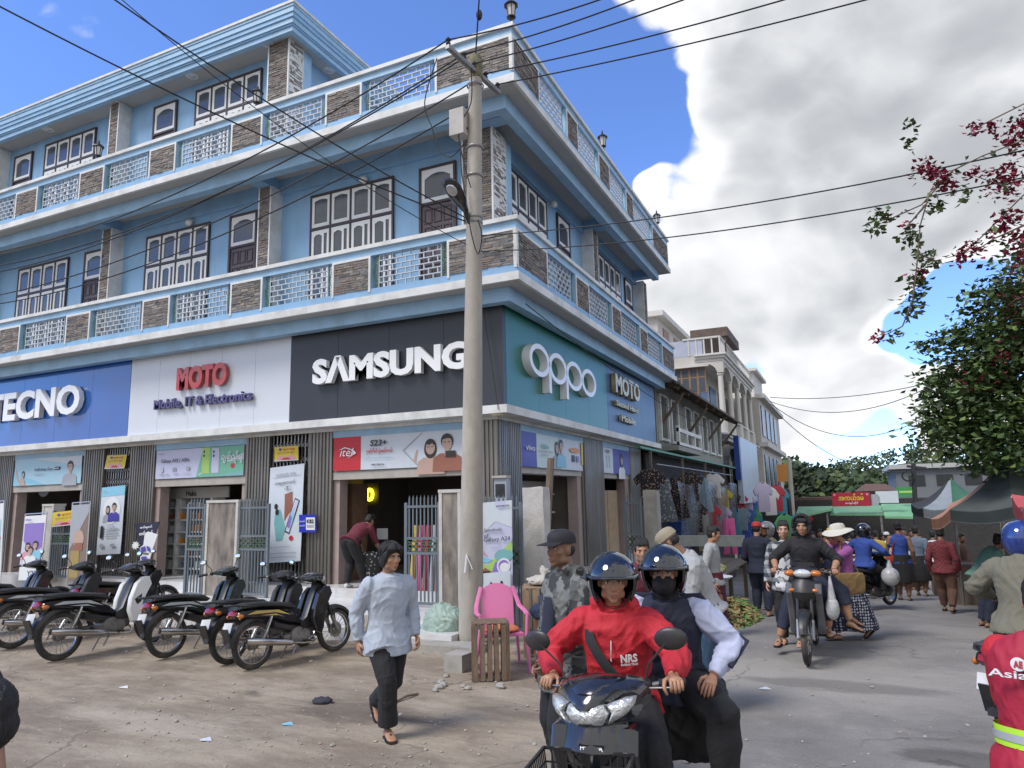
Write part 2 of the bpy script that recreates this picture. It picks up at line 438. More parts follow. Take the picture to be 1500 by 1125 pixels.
def skeleton(h, pelvis=None, lean=0, side=0, twist=0, hunch=0, head=(0, 0), hands=None, feet=None, elbow=None, knee=None, bulk=1.0, toes=None):
 J = {'h': h, 'bulk': bulk}
 P = Vector(pelvis) if pelvis is not None else Vector((0, 0, .525 * h))
 RL = Matrix.Rotation(math.radians(side), 3, 'Y') @ Matrix.Rotation(-math.radians(lean), 3, 'X')
 RT = Matrix.Rotation(math.radians(twist), 3, 'Z')
 RU = RL @ Matrix.Rotation(-math.radians(hunch), 3, 'X') @ RT
 J['P'] = P; J['RL'] = RL; J['RU'] = RU
 mid = P + RL @ Vector((0, 0, .14 * h)); J['mid'] = mid
 neck = mid + RU @ Vector((0, -.005 * h, .175 * h)); J['neck'] = neck
 RH = Matrix.Rotation(math.radians(head[0]), 3, 'Z') @ Matrix.Rotation(-math.radians(head[1]), 3, 'X'); J['RH'] = RH
 J['head'] = neck + RU @ Vector((0, .012 * h, .034 * h)) + RH @ Vector((0, .012 * h, .062 * h))
 hands = hands or {}; feet = feet or {}; elbow = elbow or {}; knee = knee or {}; toes = toes or {}
 for s, q in (('L', -1), ('R', 1)):
  S = mid + RU @ Vector((q * .108 * h, 0, .126 * h)); J['S' + s] = S
  tgt = hands.get(s, tuple(P + Vector((q * .15 * h, .03 * h, -.03 * h))))
  e, w = ik(S, tgt, .168 * h, .15 * h, elbow.get(s, (q * .5, -1, -.3)))
  J['E' + s] = e; J['W' + s] = w
  Hp = P + RL @ Vector((q * .05 * h, 0, -.01 * h)); J['H' + s] = Hp
  ft = feet.get(s, (q * .06 * h, 0, .045 * h))
  k, a = ik(Hp, ft, .245 * h, .24 * h, knee.get(s, (q * .1, 1, .1)))
  J['K' + s] = k; J['A' + s] = a
  J['T' + s] = Vector(toes.get(s, (q * .12, 1, 0))).normalized()
 return J
TORSO = [(-.16, .072, .06), (-.06, .09, .072), (.08, .090, .068), (.28, .078, .058), (.48, .085, .063), (.68, .097, .066), (.82, .1, .06), (.92, .075, .048), (1.0, .042, .042)]
def torso(mb, J, inf=0.0, t0=-.2, t1=1.01, belly=0.0, n=18, flare=0.0, hem=None):
 h = J['h']; b = J['bulk']; rings = []
 P, mid, neck = J['P'], J['mid'], J['neck']
 prof = [p for p in TORSO if t0 <= p[0] <= t1]
 if hem is not None: prof = [(hem, .114, .100), (hem + .06, .115, .098)] + [(max(p[0], -.02), max(p[1], .107), max(p[2], .08)) if p[0] < 0 else p for p in prof if p[0] > max(hem + .08, -.1)]
 for t, rx, ry in prof:
  if t < .45: R = J['RL']; c = P + (mid - P) * (t / .45)
  else: R = J['RU']; c = mid + (neck - mid) * ((t - .45) / .55)
  if t < 0: c = P + J['RL'] @ Vector((0, 0, t * .31 * h))
  k = inf + (flare * max(0, .3 - t))
  rings.append(ell_ring(c + R @ Vector((0, belly * (.5 - abs(t - .3)), 0)), R @ Vector((1, 0, 0)), R @ Vector((0, 1, 0)), rx * h * b + k, ry * h * b + k, n))
 mb.loft(rings)
 return mb
def arm(mb, J, s, inf=0.0, upto=1.0, cuff=None, n=10, trap=True):
 h = J['h'] * (J['bulk'] * .5 + .5); S, E, Wr = J['S' + s], J['E' + s], J['W' + s]
 pts = [S, S + (E - S) * .5, E, E + (Wr - E) * .35, Wr]; rs = [.036, .033, .027, .028, .018]
 cut = {1.0: 5, .5: 3, .75: 4}.get(upto, None)
 if cut is None: pts = [S, S + (E - S) * (upto * 2)]; rs = [.042, .036]
 else: pts = pts[:cut]; rs = rs[:cut]
 rr = [r * h + inf for r in rs]
 if upto == 1.0 and cuff is not None: rr[-1] = cuff
 mb.ell(S, (rs[0] * h + inf * .75,) * 3)
 if trap: mb.tube([J['neck'] - J['RU'] @ Vector((0, 0, .018 * h)), S + (J['neck'] - S) * .35 + J['RU'] @ Vector((0, 0, -.012 * h)), S], [.036 * h + inf * .5, .034 * h + inf * .6, .033 * h + inf * .7], n)
 mb.tube(pts, rr, n)
 if cut != None and cut >= 3: mb.ell(E, (rr[2],) * 3)
 return mb
def leg(mb, J, s, inf=0.0, upto=1.0, cuff=None, n=12):
 h = J['h'] * (J['bulk'] * .5 + .5); A, K, F = J['H' + s], J['K' + s], J['A' + s]
 pts = [A, A + (K - A) * .45, K, K + (F - K) * .35, F + (K - F) * .06]; rs = [.062, .059, .043, .044, .026]
 if upto < 1.0:
  pts = [A, A + (K - A) * .45, K] + ([K + (F - K) * ((upto - .5) * 2)] if upto > .5 else []); rs = rs[:3] + ([.042] if upto > .5 else [])
 rr = [r * h + inf for r in rs]
 if cuff is not None: rr[-1] = cuff
 mb.ell(A, (rr[0],) * 3); mb.tube(pts, rr, n); mb.ell(K, (rr[2],) * 3)
 return mb
def foot(mb, J, s, inf=0.0):
 h = J['h']; A = J['A' + s]; T = J['T' + s].copy(); k = h / 1.65
 side = T.cross(Vector((0, 0, 1))).normalized(); up = side.cross(T)
 rings = []
 for t, w, z0, z1 in ((-.055, .022, -.07, -.02), (-.03, .034, -.074, .0), (.03, .037, -.074, .005), (.09, .042, -.074, -.025), (.14, .044, -.074, -.043), (.175, .03, -.072, -.05)):
  c = A + T * (t * k) + up * ((z0 + z1) / 2 * k)
  rings.append(ell_ring(c, side, up, w * k + inf, (z1 - z0) / 2 * k + inf, 10))
 mb.loft(rings)
 return mb
def head_shape(mb, J, female=False):
 C = J['head']; R = J['RH']; k = J['h'] / 1.65
 def e(c, r, rot=None, nu=14, nv=10): mb.ell(C + R @ (Vector(c) * k), [x * k for x in r], R if rot is None else R @ rot, nu, nv)
 e((0, -.012, .035), (.074, .093, .083)); e((0, .020, -.020), (.064, .074, .088)); e((0, .036, -.070), (.043, .048, .042))
 e((0, .068, -.097), (.022, .020, .017)); e((0, .076, .030), (.052, .018, .013))
 for q in (-1, 1):
  e((q * .043, .056, -.020), (.024, .026, .022)); e((q * .074, -.008, -.008), (.011, .022, .034), Matrix.Rotation(q * -.35, 3, 'Z'))
  e((q * .048, .018, -.07), (.02, .034, .028))
 e((0, .097, -.031), (.0175, .014, .013)); e((0, .086, -.066), (.023, .014, .014))
 mb.tube([C + R @ (Vector(p) * k) for p in ((0, .080, .024), (0, .096, -.004), (0, .106, -.028))], [.009 * k, .011 * k, .013 * k], 8)
 mb.tube([J['neck'] - J['RU'] @ Vector((0, 0, .05 * k)), J['neck'] + J['RU'] @ Vector((0, 0, .02 * k)), C + R @ Vector((0, -.012 * k, -.045 * k))], [.058 * k, .052 * k, .052 * k], 12)
 return mb
def face_parts(root, J, mask=False):
 C = J['head']; R = J['RH']; k = J['h'] / 1.65
 def P(c): return C + R @ (Vector(c) * k)
 for q in (-1, 1):
  mb = MB(); mb.ell(P((q * .031, .079, .006)), (.0135 * k, .008 * k, .0062 * k), R, 10, 6, 0)
  mb.ell(P((q * .031, .0845, .006)), (.0058 * k, .004 * k, .0058 * k), R, 8, 6, 1)
  mb.obj('eye', [EYEW, EYEB], root)
  b = MB(); b.tube([P((q * .014, .0925, .022)), P((q * .03, .0915, .028)), P((q * .049, .076, .023))], [.004 * k, .0048 * k, .0025 * k], 6, flat=.7)
  l = b; l.tube([P((q * .017, .086, .0125)), P((q * .031, .088, .0155)), P((q * .046, .078, .0105))], [.002 * k, .0026 * k, .0018 * k], 5)
  b.obj('eyebrow', HAIR, root)
 if not mask:
  mb = MB(); mb.tube([P((-.022, .091, -.063)), P((-.008, .1, -.0605)), P((.008, .1, -.0605)), P((.022, .091, -.063))], [.002 * k, .0048 * k, .0048 * k, .002 * k], 8)
  mb.tube([P((-.019, .091, -.069)), P((0, .0985, -.072)), P((.019, .091, -.069))], [.002 * k, .0055 * k, .002 * k], 8)
  mb.obj('lips', LIP, root)
def hand(mb, W, d, palm, thumb, k=1.0, curl=.35, spread=.1):
 """palm + four fingers + thumb; d = pointing direction, palm = direction the palm faces, thumb = side of the thumb"""
 W = Vector(W); d = Vector(d).normalized(); t = Vector(thumb); t = (t - d * t.dot(d)).normalized(); p = t.cross(d); p.normalize()
 if p.dot(Vector(palm)) < 0: p = -p
 R = Matrix((t, d, p)).transposed()
 mb.tube([W - d * .03 * k, W + d * .02 * k, W + d * .06 * k, W + d * .09 * k], [.021 * k, .026 * k, .036 * k, .034 * k], 12, flat=.45, up=p)
 for i, (off, ln) in enumerate(((.027, .072), (.009, .08), (-.009, .075), (-.026, .06))):
  b = W + d * .085 * k + t * off * k; pts = [b - d * .015 * k]; ang = 0; c = b
  for j, f in enumerate((.45, .3, .25)):
   pts.append(c.copy()); ang += curl * (1.0 if j == 0 else 1.25)
   dd = d * math.cos(ang) + p * math.sin(ang) + t * (spread * off / .03 if j == 0 else 0)
   c = c + dd.normalized() * ln * f * k
  pts.append(c)
  mb.tube(pts, [.0095 * k, .0095 * k, .0088 * k, .0082 * k, .006 * k], 7)
 b = W + d * .03 * k + t * .026 * k
 mb.tube([b, b + (t * .8 + d * .6 + p * .25).normalized() * .035 * k, b + (t * .55 + d * .8 + p * .5).normalized() * .068 * k, b + (t * .3 + d * .85 + p * (.5 + curl * .4)).normalized() * .09 * k],
   [.015 * k, .0125 * k, .0105 * k, .007 * k], 8)
def hair_shape(J, style='short', vox=.01):
 mb = MB(); C = J['head']; R = J['RH']; k = J['h'] / 1.65
 def e(c, r): mb.ell(C + R @ (Vector(c) * k), [x * k for x in r], R, 16, 10)
 if style == 'cap_under':
  e((0, -.03, -.005), (.077, .078, .055))
 else:
  e((0, -.022, .048), (.080, .092, .082)); e((0, -.045, -.005), (.076, .066, .07))
  for q in (-1, 1): e((q * .066, .01, .022), (.016, .03, .04))
  for i in range(7):
   x = -.055 + i * .018
   mb.tube([C + R @ (Vector(p) * k) for p in ((x * .5, .0, .122), (x * .9, .058, .098), (x * 1.08, .082, .066))], [.028 * k, .024 * k, .008 * k], 7)
 if style == 'mop':          # thick curtain fringe, covering the ears
  e((0, -.02, .055), (.092, .102, .088)); e((0, -.05, -.03), (.084, .066, .075))
  for q in (-1, 1):
   e((q * .075, .005, .01), (.024, .048, .062)); e((q * .07, -.02, -.045), (.022, .045, .045))
   for i in range(4):
    mb.tube([C + R @ (Vector(p) * k) for p in ((q * .004, .055, .125), (q * (.028 + i * .014), .09 - i * .006, .082), (q * (.055 + i * .009), .078 - i * .012, .04 - i * .014))], [.024 * k, .022 * k, .008 * k], 7)
 if style == 'bun':
  e((0, -.075, .09), (.04, .04, .04))
 if style == 'long':
  e((0, -.065, -.08), (.06, .04, .12))
 me = remesh(mb, max(vox * .7, .006), 2, wr=.0022 * k, wsc=55, seed=3)
 return me
def strands(root, J, n=190):
 C = J['head']; R = J['RH']; k = J['h'] / 1.65; mb = MB(); rr = random.Random(8)
 for i in range(n):
  a = rr.uniform(-math.pi, math.pi); fr = max(0, math.cos(a)); ln = rr.uniform(.75, 1.1); pts = []
  for t in (0, .25, .5, .75, 1.0):
   th = .12 + t * ln * (1.15 if fr > .4 else 1.75); r_ = 1.0 + .05 * math.sin(9 * a) + rr.uniform(-.01, .02)
   x = .096 * math.sin(min(th, 1.75)) * math.sin(a) * r_; y = -.018 + .108 * math.sin(min(th, 1.75)) * math.cos(a) * r_; z = .052 + .092 * math.cos(min(th, 1.62)) * r_ - max(0, th - 1.62) * .16
   pts.append(C + R @ (Vector((x + (.02 if a > 0 else -.02) * fr * t, y, z)) * k))
  mb.tube(pts, [.005 * k, .0058 * k, .0052 * k, .004 * k, .001 * k], 5)
 tag(mb.obj('hair_strands', HAIR, root), kind='stuff')
def helmet(root, J, matS, matP=None, visor=True, name='helmet', peak=False):
 """open-face shell: dome cut away in front of the face, rim band, deep forehead edge"""
 C = J['head'] + J['RH'] @ Vector((0, .002, .014)) * (J['h'] / 1.65); R = J['RH']; k = J['h'] / 1.65 * 1.13
 nu, nv = 44, 26; V = []; F = []
 def pt(i, j, s=1.0):
  th = math.pi * (.0 + .76 * i / nv); ph = 2 * math.pi * j / nu
  x = .124 * math.sin(th) * math.sin(ph) * s; y = .146 * math.sin(th) * math.cos(ph) * s; z = .130 * math.cos(th) * s
  if z < 0: z *= 1.32
  return C + R @ (Vector((x, y, z)) * k)
 keep = [[True] * nu for _ in range(nv)]
 for i in range(nv):
  for j in range(nu):
   ph = 2 * math.pi * (j + .5) / nu; a = abs(math.atan2(math.sin(ph), math.cos(ph))); zc = .130 * math.cos(math.pi * .76 * (i + .5) / nv)
   lim = math.radians(64) + max(0, -zc - .02) * 1.2
   if a < lim and zc < .022: keep[i][j] = False
 bm = bmesh.new(); vv = {}
 top = bm.verts.new(pt(0, 0))
 for i in range(1, nv + 1):
  for j in range(nu): vv[i, j] = bm.verts.new(pt(i, j))
 for i in range(nv):
  for j in range(nu):
   if not keep[i][j]: continue
   if i == 0: bm.faces.new((top, vv[1, j], vv[1, (j + 1) % nu]))
   else: bm.faces.new((vv[i, j], vv[i + 1, j], vv[i + 1, (j + 1) % nu], vv[i, (j + 1) % nu]))
 bmesh.ops.delete(bm, geom=[v for v in bm.verts if not v.link_faces], context='VERTS')
 for _ in range(2): bmesh.ops.smooth_vert(bm, verts=[v for v in bm.verts if v.is_boundary], factor=.5, use_axis_x=True, use_axis_y=True, use_axis_z=True)
 bmesh.ops.recalc_face_normals(bm, faces=bm.faces)
 bmesh.ops.solidify(bm, geom=list(bm.faces), thickness=.014 * k)
 me = bpy.data.meshes.new('shell'); bm.to_mesh(me); bm.free()
 me.materials.append(matS); me.polygons.foreach_set('use_smooth', [True] * len(me.polygons)); me.set_sharp_from_angle(angle=math.radians(50))
 o = link(name, me, root)
 mb = MB(); rim = []
 for q in range(-14, 15):
  a = math.radians(q * 5.2); rim.append(C + R @ (Vector((.128 * math.sin(a), .150 * math.cos(a), .028 - .010 * abs(q) / 14)) * k))
 mb.tube(rim, .0085 * k, 8)
 if peak:
  rr = []
  for s_ in (0, 1):
   for q in range(-8, 9):
    pass
 for q in (-1, 1): mb.lathe([(.016 * k, -.006), (.02 * k, 0), (.016 * k, .008)], C + R @ (Vector((q * .127, .035, .01)) * k), 12, 0, 'X')
 mb.obj('visor_rim', matP or RUBBER, o)
 st = MB(); st.tube([C + R @ (Vector(p) * k) for p in ((-.09, .03, -.06), (-.05, .05, -.125), (0, .055, -.14), (.05, .05, -.125), (.09, .03, -.06))], .007 * k, 6, flat=.4)
 st.obj('chin_strap', RUBBER, o)
 return o
def cap(root, J, mat, back=False, brimlen=.085, name='cap', droop=.0):
 C = J['head'] + J['RH'] @ Vector((0, -.008, .042)) * (J['h'] / 1.65); R = J['RH']; k = J['h'] / 1.65
 mb = MB(); nu = 22; rings = []
 for z, s in ((-.006, 1.0), (.03, 1.0), (.058, .9), (.078, .66), (.088, .34), (.091, .02)):
  rings.append([C + R @ (Vector((.088 * s * math.cos(a), .106 * s * math.sin(a) - (.004 if z < 0 else 0), z)) * k) for a in [2 * math.pi * i / nu for i in range(nu)]])
 mb.loft(rings)
 o = mb.obj(name, mat, root, ang=60)
 b = MB(); sg = -1 if back else 1; A = []; B = []; A2 = []; B2 = []
 for i in range(13):
  a = math.radians(-62 + i * 124 / 12); x = math.sin(a); y = math.cos(a)
  sag = -.012 * abs(x) ** 2 - droop
  A.append(C + R @ (Vector((.087 * x, sg * .105 * y, .006)) * k)); B.append(C + R @ (Vector((.085 * x, sg * (.105 * y + brimlen * (1 - .25 * x * x)), -.006 + sag)) * k))
 up = R @ Vector((0, 0, .005 * k))
 ring = [[a for a in A], [b_ for b_ in B]]
 vs = A + B + [a - up for a in A] + [b_ - up for b_ in B]; n = 13; f = []
 for i in range(n - 1):
  f.append((i, i + n, i + n + 1, i + 1)); f.append((i + 2 * n, i + 1 + 2 * n, i + n + 1 + 2 * n, i + n + 2 * n)); f.append((i + n, i + 3 * n, i + 3 * n + 1, i + n + 1))
 b.add(vs, f); b.obj('brim', mat, o, ang=60, fix=True)
 return o
def person(label, loc, rz, J, tops=(), legs=(), hair='short', vox=.012, skin=None, group=None, hands_kw=None, feet='sandals', shoe_mat=None, face=True, name='person', seed=1, body_skin_legs=True, handk=1.0, barehead=True, mask=False, hide_hands=()):
 """tops / legs: dicts(name, mat, loose, sleeve, hem, cuff, wr ...) each its own garment mesh over one body mesh"""
 skin = skin or SKIN
 root = thing(name, label, 'person', loc, rz, group)
 h = J['h']
 mb = MB(); torso(mb, J); head_shape(mb, J)
 for s in 'LR':
  arm(mb, J, s); leg(mb, J, s); foot(mb, J, s)
 me = remesh(mb, vox, 3)
 hk = {'L': {}, 'R': {}}
 for s, d in (hands_kw or {}).items(): hk[s] = d
 hm = MB()
 for s, q in (('L', -1), ('R', 1)):
  if s in hide_hands: continue
  E, Wr = J['E' + s], J['W' + s]; d = (Wr - E).normalized(); kw = dict(hk[s])
  dd = kw.pop('d', d); palm = kw.pop('palm', (-q, 0, 0)); th = kw.pop('thumb', (0, 1, .2))
  hand(hm, Wr, dd, palm, th, h / 1.65 * handk, **kw)
 if hm.v: me = append_mesh(me, hm)
 me.materials.append(skin)
 b = link('body', me, root)
 for i, g in enumerate(tops):
  mb = MB(); lo = g.get('loose', .018)
  if not g.get('notorso'): torso(mb, J, lo, g.get('t0', -.2), 1.01, flare=g.get('flare', .0), hem=g.get('hem', -.2), belly=g.get('belly', 0))
  hm_ = g.get('hem', -.2)
  if hm_ < -.12 and not g.get('notorso'):
   for s in 'LR': mb.tube([J['H' + s] + Vector((0, 0, .02)), J['H' + s].lerp(J['K' + s], -hm_ * 1.12)], [(.062 * h + lo) * (J['bulk'] * .5 + .5), .062 * h + lo + .006], 12)
  sl = g.get('sleeve', 1.0)
  if sl:
   for s in 'LR': arm(mb, J, s, lo * g.get('armk', .72), sl, cuff=(g.get('cuff') if g.get('cuff') else None), trap=not g.get('notorso'))
  if g.get('collar', True):
   k = h / 1.65; nk = J['neck']; R = J['RU']
   mb.tube([nk - R @ Vector((0, 0, .03 * k)), nk + R @ Vector((0, .006 * k, .022 * k))], [.075 * k + lo * .4, .060 * k + lo * .3], 14)
  for ex in g.get('extra', ()): ex(mb, J)
  me = remesh(mb, g.get('vox', vox), 4, g.get('wr', .004), g.get('wsc', 9.0), seed + i)
  me.materials.append(g['mat']); go = link(g.get('name', 'shirt'), me, root)
  if g.get('after'): g['after'](go, J)
 for i, g in enumerate(legs):
  lo = g.get('loose', .014); mb = MB()
  if g.get('kind') == 'sarong':
   k = h; P = J['P']; zf = g.get('z', .1); n = 26; rings = []
   AL, AR = J['AL'], J['AR']; ctr = (AL + AR) / 2
   for t in (0, .12, .3, .55, .8, 1.0):
    z = P.z + .06 * h + (zf - P.z - .06 * h) * t
    c = Vector((P.x + (ctr.x - P.x) * t, P.y + (ctr.y - P.y) * t, z))
    sp = (AR - AL) * .5; spx = abs(sp.x) * t; spy = abs(sp.y) * t
    rx = (.098 + .012 * math.sin(t * 3.0)) * h * J['bulk'] + lo + spx * .75; ry = (.078 + .02 * math.sin(t * 2.6)) * h * J['bulk'] + lo + spy * .9
    rings.append([c + Vector((rx * (1 + .05 * t * math.sin(5 * a + 1)) * math.cos(a), ry * (1 + .06 * t * math.sin(4 * a)) * math.sin(a), 0)) for a in [2 * math.pi * j / n for j in range(n)]])
   mb.loft(rings)
   me = remesh(mb, g.get('vox', vox), 3, g.get('wr', .004), 8, seed + 5)
  else:
   P = J['P']; RL = J['RL']; b_ = J['bulk']
   mb.loft([ell_ring(P + RL @ Vector((0, 0, z * h)), RL @ Vector((1, 0, 0)), RL @ Vector((0, 1, 0)), rx * h * b_ + lo * .6, ry * h * b_ + lo * .6, 18) for z, rx, ry in ((-.055, .075, .062), (-.02, .092, .073), (.02, .092, .071), (.055, .086, .066))])
   for s in 'LR': leg(mb, J, s, lo, g.get('upto', 1.0), g.get('cuff'))
   me = remesh(mb, g.get('vox', vox), 4, g.get('wr', .004), g.get('wsc', 8), seed + 7)
  me.materials.append(g['mat']); link(g.get('name', 'trousers'), me, root)
 for s in 'LR':
  if feet == 'shoes':
   mb = MB(); foot(mb, J, s, .006); me = remesh(mb, .009, 2); me.materials.append(shoe_mat or RUBBER); link('shoe', me, root)
  elif feet == 'sandals':
   k = h / 1.65; A = J['A' + s]; T = J['T' + s]; sd = T.cross(Vector((0, 0, 1))).normalized(); up = sd.cross(T); mb = MB()
   out = [(-.06, .0), (-.055, .03), (0, .04), (.08, .046), (.14, .046), (.185, .025), (.19, 0), (.185, -.025), (.14, -.046), (.08, -.046), (0, -.04), (-.055, -.03)]
   mb.prism([(a * k, b2 * k) for a, b2 in out], A - up * (.090 * k), T, sd, up * (.016 * k))
   mb.tube([A + T * .05 * k + sd * .044 * k - up * .07 * k, A + T * .105 * k - up * .024 * k, A + T * .05 * k - sd * .044 * k - up * .07 * k], .008 * k, 6)
   mb.obj('sandal', shoe_mat or RUBBER, root, ang=40)
 if face: face_parts(root, J, mask)
 if hair:
  me = hair_shape(J, hair, vox); me.materials.append(HAIR); link('hair', me, root)
 return root
# ------------------------------------------------------------------ motorcycles (underbone step-through)
TYRE = M('tyre', (.03, .029, .028), r=.85, var=.25, sc=20, dirt=(.16, .13, .10), damt=.7, dsc=6)
CHROME = M('chrome', (.62, .62, .62), r=.18, me=1.0, var=.06, dirt=(.22, .18, .13), damt=.45, dsc=9)
STEEL = M('dull_steel', (.33, .33, .33), r=.42, me=.9, var=.15, dirt=(.15, .11, .08), damt=.6, dsc=8)
ENGINE = M('engine_alloy', (.25, .24, .23), r=.5, me=.7, var=.2, dirt=(.07, .055, .045), damt=.8, dsc=9)
BLKPL = M('black_plastic', (.018, .018, .02), r=.42, var=.2, dirt=(.12, .10, .085), damt=.28, dsc=4)
BLKGL = M('black_gloss', (.010, .011, .014), r=.16, var=.15, coat=.7, dirt=(.10, .085, .07), damt=.18, dsc=3)
SEATM = M('seat_vinyl', (.017, .017, .018), r=.5, var=.2, bump=.25, bs=120, dirt=(.10, .09, .08), damt=.25, dsc=5)
REDL = M('red_lens', (.30, .008, .012), r=.12, var=.1, coat=.6)
ORGL = M('orange_lens', (.50, .14, .01), r=.12, var=.1, coat=.6)
LENS = M('headlight_glass', (.62, .64, .66), r=.10, me=.35, var=.12, sc=30, coat=1.0)
REFL = M('reflector', (.8, .8, .8), r=.06, me=1.0, var=.02)
MIRR = M('mirror_glass', (.82, .84, .86), r=.03, me=1.0, var=.0)
WHT = M('white_plastic', (.72, .73, .74), r=.3, var=.05, coat=.4, dirt=(.35, .32, .28), damt=.25, dsc=4)
def wheel_parts(root, x, R=.285, detail=True, front=True):
 w = bpy.data.objects.new('wheel', None); COL.objects.link(w); w.parent = root; w.location = (x, 0, R)
 mb = MB(); mb.torus((0, 0, 0), R - .036, .036, 'Y', 36, 9, 0, rw=.034); mb.obj('tyre', TYRE, w)
 mb = MB(); mb.torus((0, 0, 0), R - .070, .011, 'Y', 36, 6, 0, rw=.026); mb.obj('rim', CHROME, w)
 mb = MB(); mb.lathe([(.03, -.06), (.055, -.045), (.055, -.03), (.03, -.02), (.03, .02), (.062, .03), (.062, .05), (.03, .06)], (0, 0, 0), 16, 0, 'Y')
 if front: mb.lathe([(.10, -.034), (.10, -.03)], (0, 0, 0), 22, 0, 'Y')
 mb.obj('hub', ENGINE, w)
 mb = MB()
 for i in range(30):
  a = 2 * math.pi * i / 30; b = a + (.55 if i % 2 else -.55); s = .03 if (i // 2) % 2 else -.03
  mb.bar((.045 * math.cos(b), s, .045 * math.sin(b)), ((R - .072) * math.cos(a), s * .2, (R - .072) * math.sin(a)), .0042)
 mb.obj('spokes', STEEL, w, smooth=False)
 return w
def arc_band(mb, c, R, a0, a1, hw, drop=.03, n=16, th=.006, mi=0):
 """mudguard: curved strip around wheel centre c in the XZ plane"""
 rings = []
 for i in range(n + 1):
  a = math.radians(a0 + (a1 - a0) * i / n); k = min(1, .55 + .45 * math.sin(math.pi * min(max(i / n, .1), .9)))
  ring = []
  for (y, r) in ((-hw * k, R - drop), (-hw * k * .8, R), (0, R + .012), (hw * k * .8, R), (hw * k, R - drop), (hw * k * .8, R - drop), (hw * .75 * k, R - th), (0, R + .012 - th), (-hw * .75 * k, R - th), (-hw * k * .8, R - drop)):
   ring.append((c[0] + r * math.cos(a), c[1] + y, c[2] + r * math.sin(a)))
  rings.append(ring)
 return mb.loft(rings, mi)
def mirror_pair(hb, size=(.058, .035), up=.17, out=.10, back=.02, sides=(-1, 1), turn=0):
 for q in sides:
  c = Vector((.24 - back, q * (.23 + out), 1.0 + up)); mb = MB()
  mb.tube([(.25, q * .2, .99), (.25, q * .23, .99 + up * .5), c + Vector((.014, -q * .02, -.015))], .0055, 6, 0)
  R = Matrix.Rotation(q * .12 + turn, 3, 'Z') @ Matrix.Rotation(.12, 3, 'Y')
  mb.ell(c, (.02, size[0], size[1]), R, 14, 8, 0)
  f = R @ Vector((-1, 0, 0)); a = R @ Vector((0, 1, 0)); b = R @ Vector((0, 0, 1)); ring = ell_ring(c + f * .0155, a, b, size[0] * .8, size[1] * .8, 16)
  mb.add(ring + [c + f * .0205], [(i, (i + 1) % 16, 16) for i in range(16)], 1)
  mb.obj('mirror', [BLKPL, MIRR], hb)
